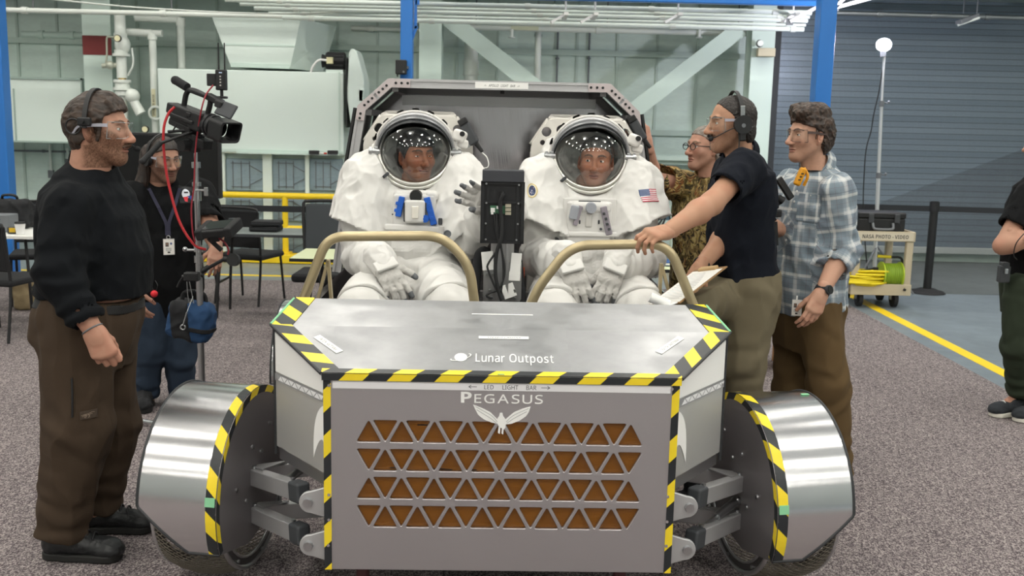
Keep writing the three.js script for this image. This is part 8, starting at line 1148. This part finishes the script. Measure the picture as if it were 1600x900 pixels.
  mk('stand_pole', [bar(V(0, .1, 0), V(hp.x * .45, 1.25, 0), .021), bar(V(hp.x * .44, 1.2, 0), V(hp.x * .75, 2.0, 0), .017), bar(V(hp.x * .74, 1.95, 0), V(hp.x + .01, hp.y - .05, 0), .013)], SM({ color: 0xcfd2d2, roughness: .35, metalness: .4 }), L); for (const [t, y] of [[.45, 1.24], [.75, 1.98]]) mk('pole_clamp', [cyl(.026, .026, .06, hp.x * t, y, 0), cyl(.006, .006, .07, hp.x * t + .04, y + .01, .01, 0, 0, 1.3), ball(.014, hp.x * t + .07, y + .02, .01)], MT.grey, L);
  for (const s of [0, 1, 2]) { const an = s * 2.094 + .4; mk('leg', bar(V(0, .5, 0), V(.4 * Math.cos(an), .015, .4 * Math.sin(an)), .011), MT.grey, L); }
  mk('lamp_socket', cyl(.03, .026, .07, hp.x, hp.y - .085, 0), MT.grey, L); const bulb = mk('lamp_bulb', ball(.07, hp.x, hp.y, 0, 1.1, .95, 1), SM({ color: 0xffffff, emissive: 0xf3f0ff, emissiveIntensity: 60, roughness: .4 }), L); const pl = new THREE.PointLight(0xf3f0ff, 12, 0, 2); pl.position.copy(hp); pl.castShadow = true; pl.shadow.radius = 3; L.add(pl);
  mk('lamp_cord', tube([q(1381, 98), q(1377, 120), q(1373, 145), q(1365, 180), q(1361, 205), q(1354, 230), q(1351, 260), q(1349, 330), q(1356, 430), q(1362, 455)], .006, 80, 6), MT.black, L);
}
// ---------------------------------------------------------------- things at the right crew
{
  const cb = thing('clipboard', 'clipboard with white paper resting on the raised thigh by the right handrail', 'clipboard', null, P(1075, 447, 4.06)), A = P(1110, 417, 4.22), B = P(1036, 473, 3.98), u = A.clone().sub(B), n = V(-.5, .85, .2); cb.quaternion.setFromRotationMatrix(frame(u, n)); const L = u.length(); mk('board', rbox(.17, L, .006, .002), SM({ color: 0x8a6a44, roughness: .6 }), cb); const pt = canvasTex(128, 192, c => { c.fillStyle = '#efeeea'; c.fillRect(0, 0, 128, 192); c.fillStyle = '#8a8a90'; for (let i = 0; i < 16; i++) c.fillRect(14, 18 + i * 10, 60 + 37 * Math.abs(Math.sin(i * 3)), 2); }); label('paper', pt, V(0, -.01, .0035), V(1, 0, 0), V(0, 1, 0), .155, L * .9, cb); mk('clip', [rbox(.09, .03, .014, .004, 0, L / 2 - .02, .008)], SM({ color: 0xb99a6c, roughness: .5 }), cb);
  const rp = thing('paper_roll', 'small roll of white paper on the hood edge under the clipboard', 'paper', null, P(1030, 470, 3.86)); mk('roll', [cyl(.02, .02, .08, 0, 0, 0, 0, .4, 1.2)], MT.vinyl, rp); mk('sheet', rbox(.06, .004, .07, .001, .03, -.014, 0, 0, .4, .3), MT.vinyl, rp);
  const gm = thing('handheld_gimbal', 'black handheld camera rig with a slanted phone-like screen held by the plaid-shirted man', 'camera', null, P(1213, 318, 4.66)); mk('screen_body', rbox(.034, .115, .02, .006, .035, .07, 0, 0, .3, .62), MT.black, gm); mk('gimbal_arm', [tube([V(.02, .0, 0), V(-.01, .03, .01), V(-.03, .0, 0), V(-.02, -.05, 0), V(.0, -.08, 0)], .009, 30, 8), rbox(.05, .05, .045, .01, -.015, .0, 0), rbox(.04, .035, .04, .008, .005, -.045, 0), cyl(.018, .018, .03, .015, .02, .01, 0, 0, 1)], MT.black, gm); mk('grip', cyl(.016, .017, .11, -.0, -.14, 0, 0, 0, .1), MT.rubber, gm); mk('cable', tube([V(-.02, .06, 0), V(-.06, .07, 0), V(-.05, .03, .01)], .003, 14, 6), MT.black, gm);
  const be = thing('wooden_bench', 'low orange wood bench end between the polo and plaid-shirted men', 'bench', null, V(P(1195, 470, 6.9).x, 0, -7.1)), h = P(1195, 464, 6.9).y, wm = SM({ color: 0xb9834a, roughness: .55, bumpMap: rep(brushTex, .4), bumpScale: .0006 }); mk('bench_top', rbox(.5, .05, .4, .008, 0, h - .025, 0), wm, be); for (const s of [-1, 1]) mk('bench_leg', rbox(.05, h - .05, .36, .006, s * .2, (h - .05) / 2, 0), wm, be); const pb2 = thing('purple_cushion', 'small purple cushion on the wooden bench', 'cushion', null, V(be.position.x, h, -7.1)); mk('pad', rbox(.3, .05, .28, .022, 0, .026, 0), SM({ color: 0x4a3a6c, roughness: .9 }), pb2); mk('piping', [tor(.13, .006, 0, .026, 0, Math.PI / 2, 0, 0)], SM({ color: 0x3a2d58, roughness: .9 }), pb2);
  const sb = thing('speaker_box', 'black box with a round grille on the floor behind the wooden bench', 'speaker', null, V(P(1190, 440, 8.6).x, 0, -8.7)); mk('enclosure', rbox(.34, .62, .3, .015, 0, .312, 0), MT.black, sb); mk('grille', [tor(.1, .01, 0, .42, .152), cyl(.09, .09, .01, 0, .42, .15, Math.PI / 2, 0, 0)], MT.darkGrey, sb); mk('badge', rbox(.05, .03, .006, .002, 0, .2, .152), SM({ color: 0x3a5a9a, roughness: .5 }), sb);
}
renderer.render(scene, camera);
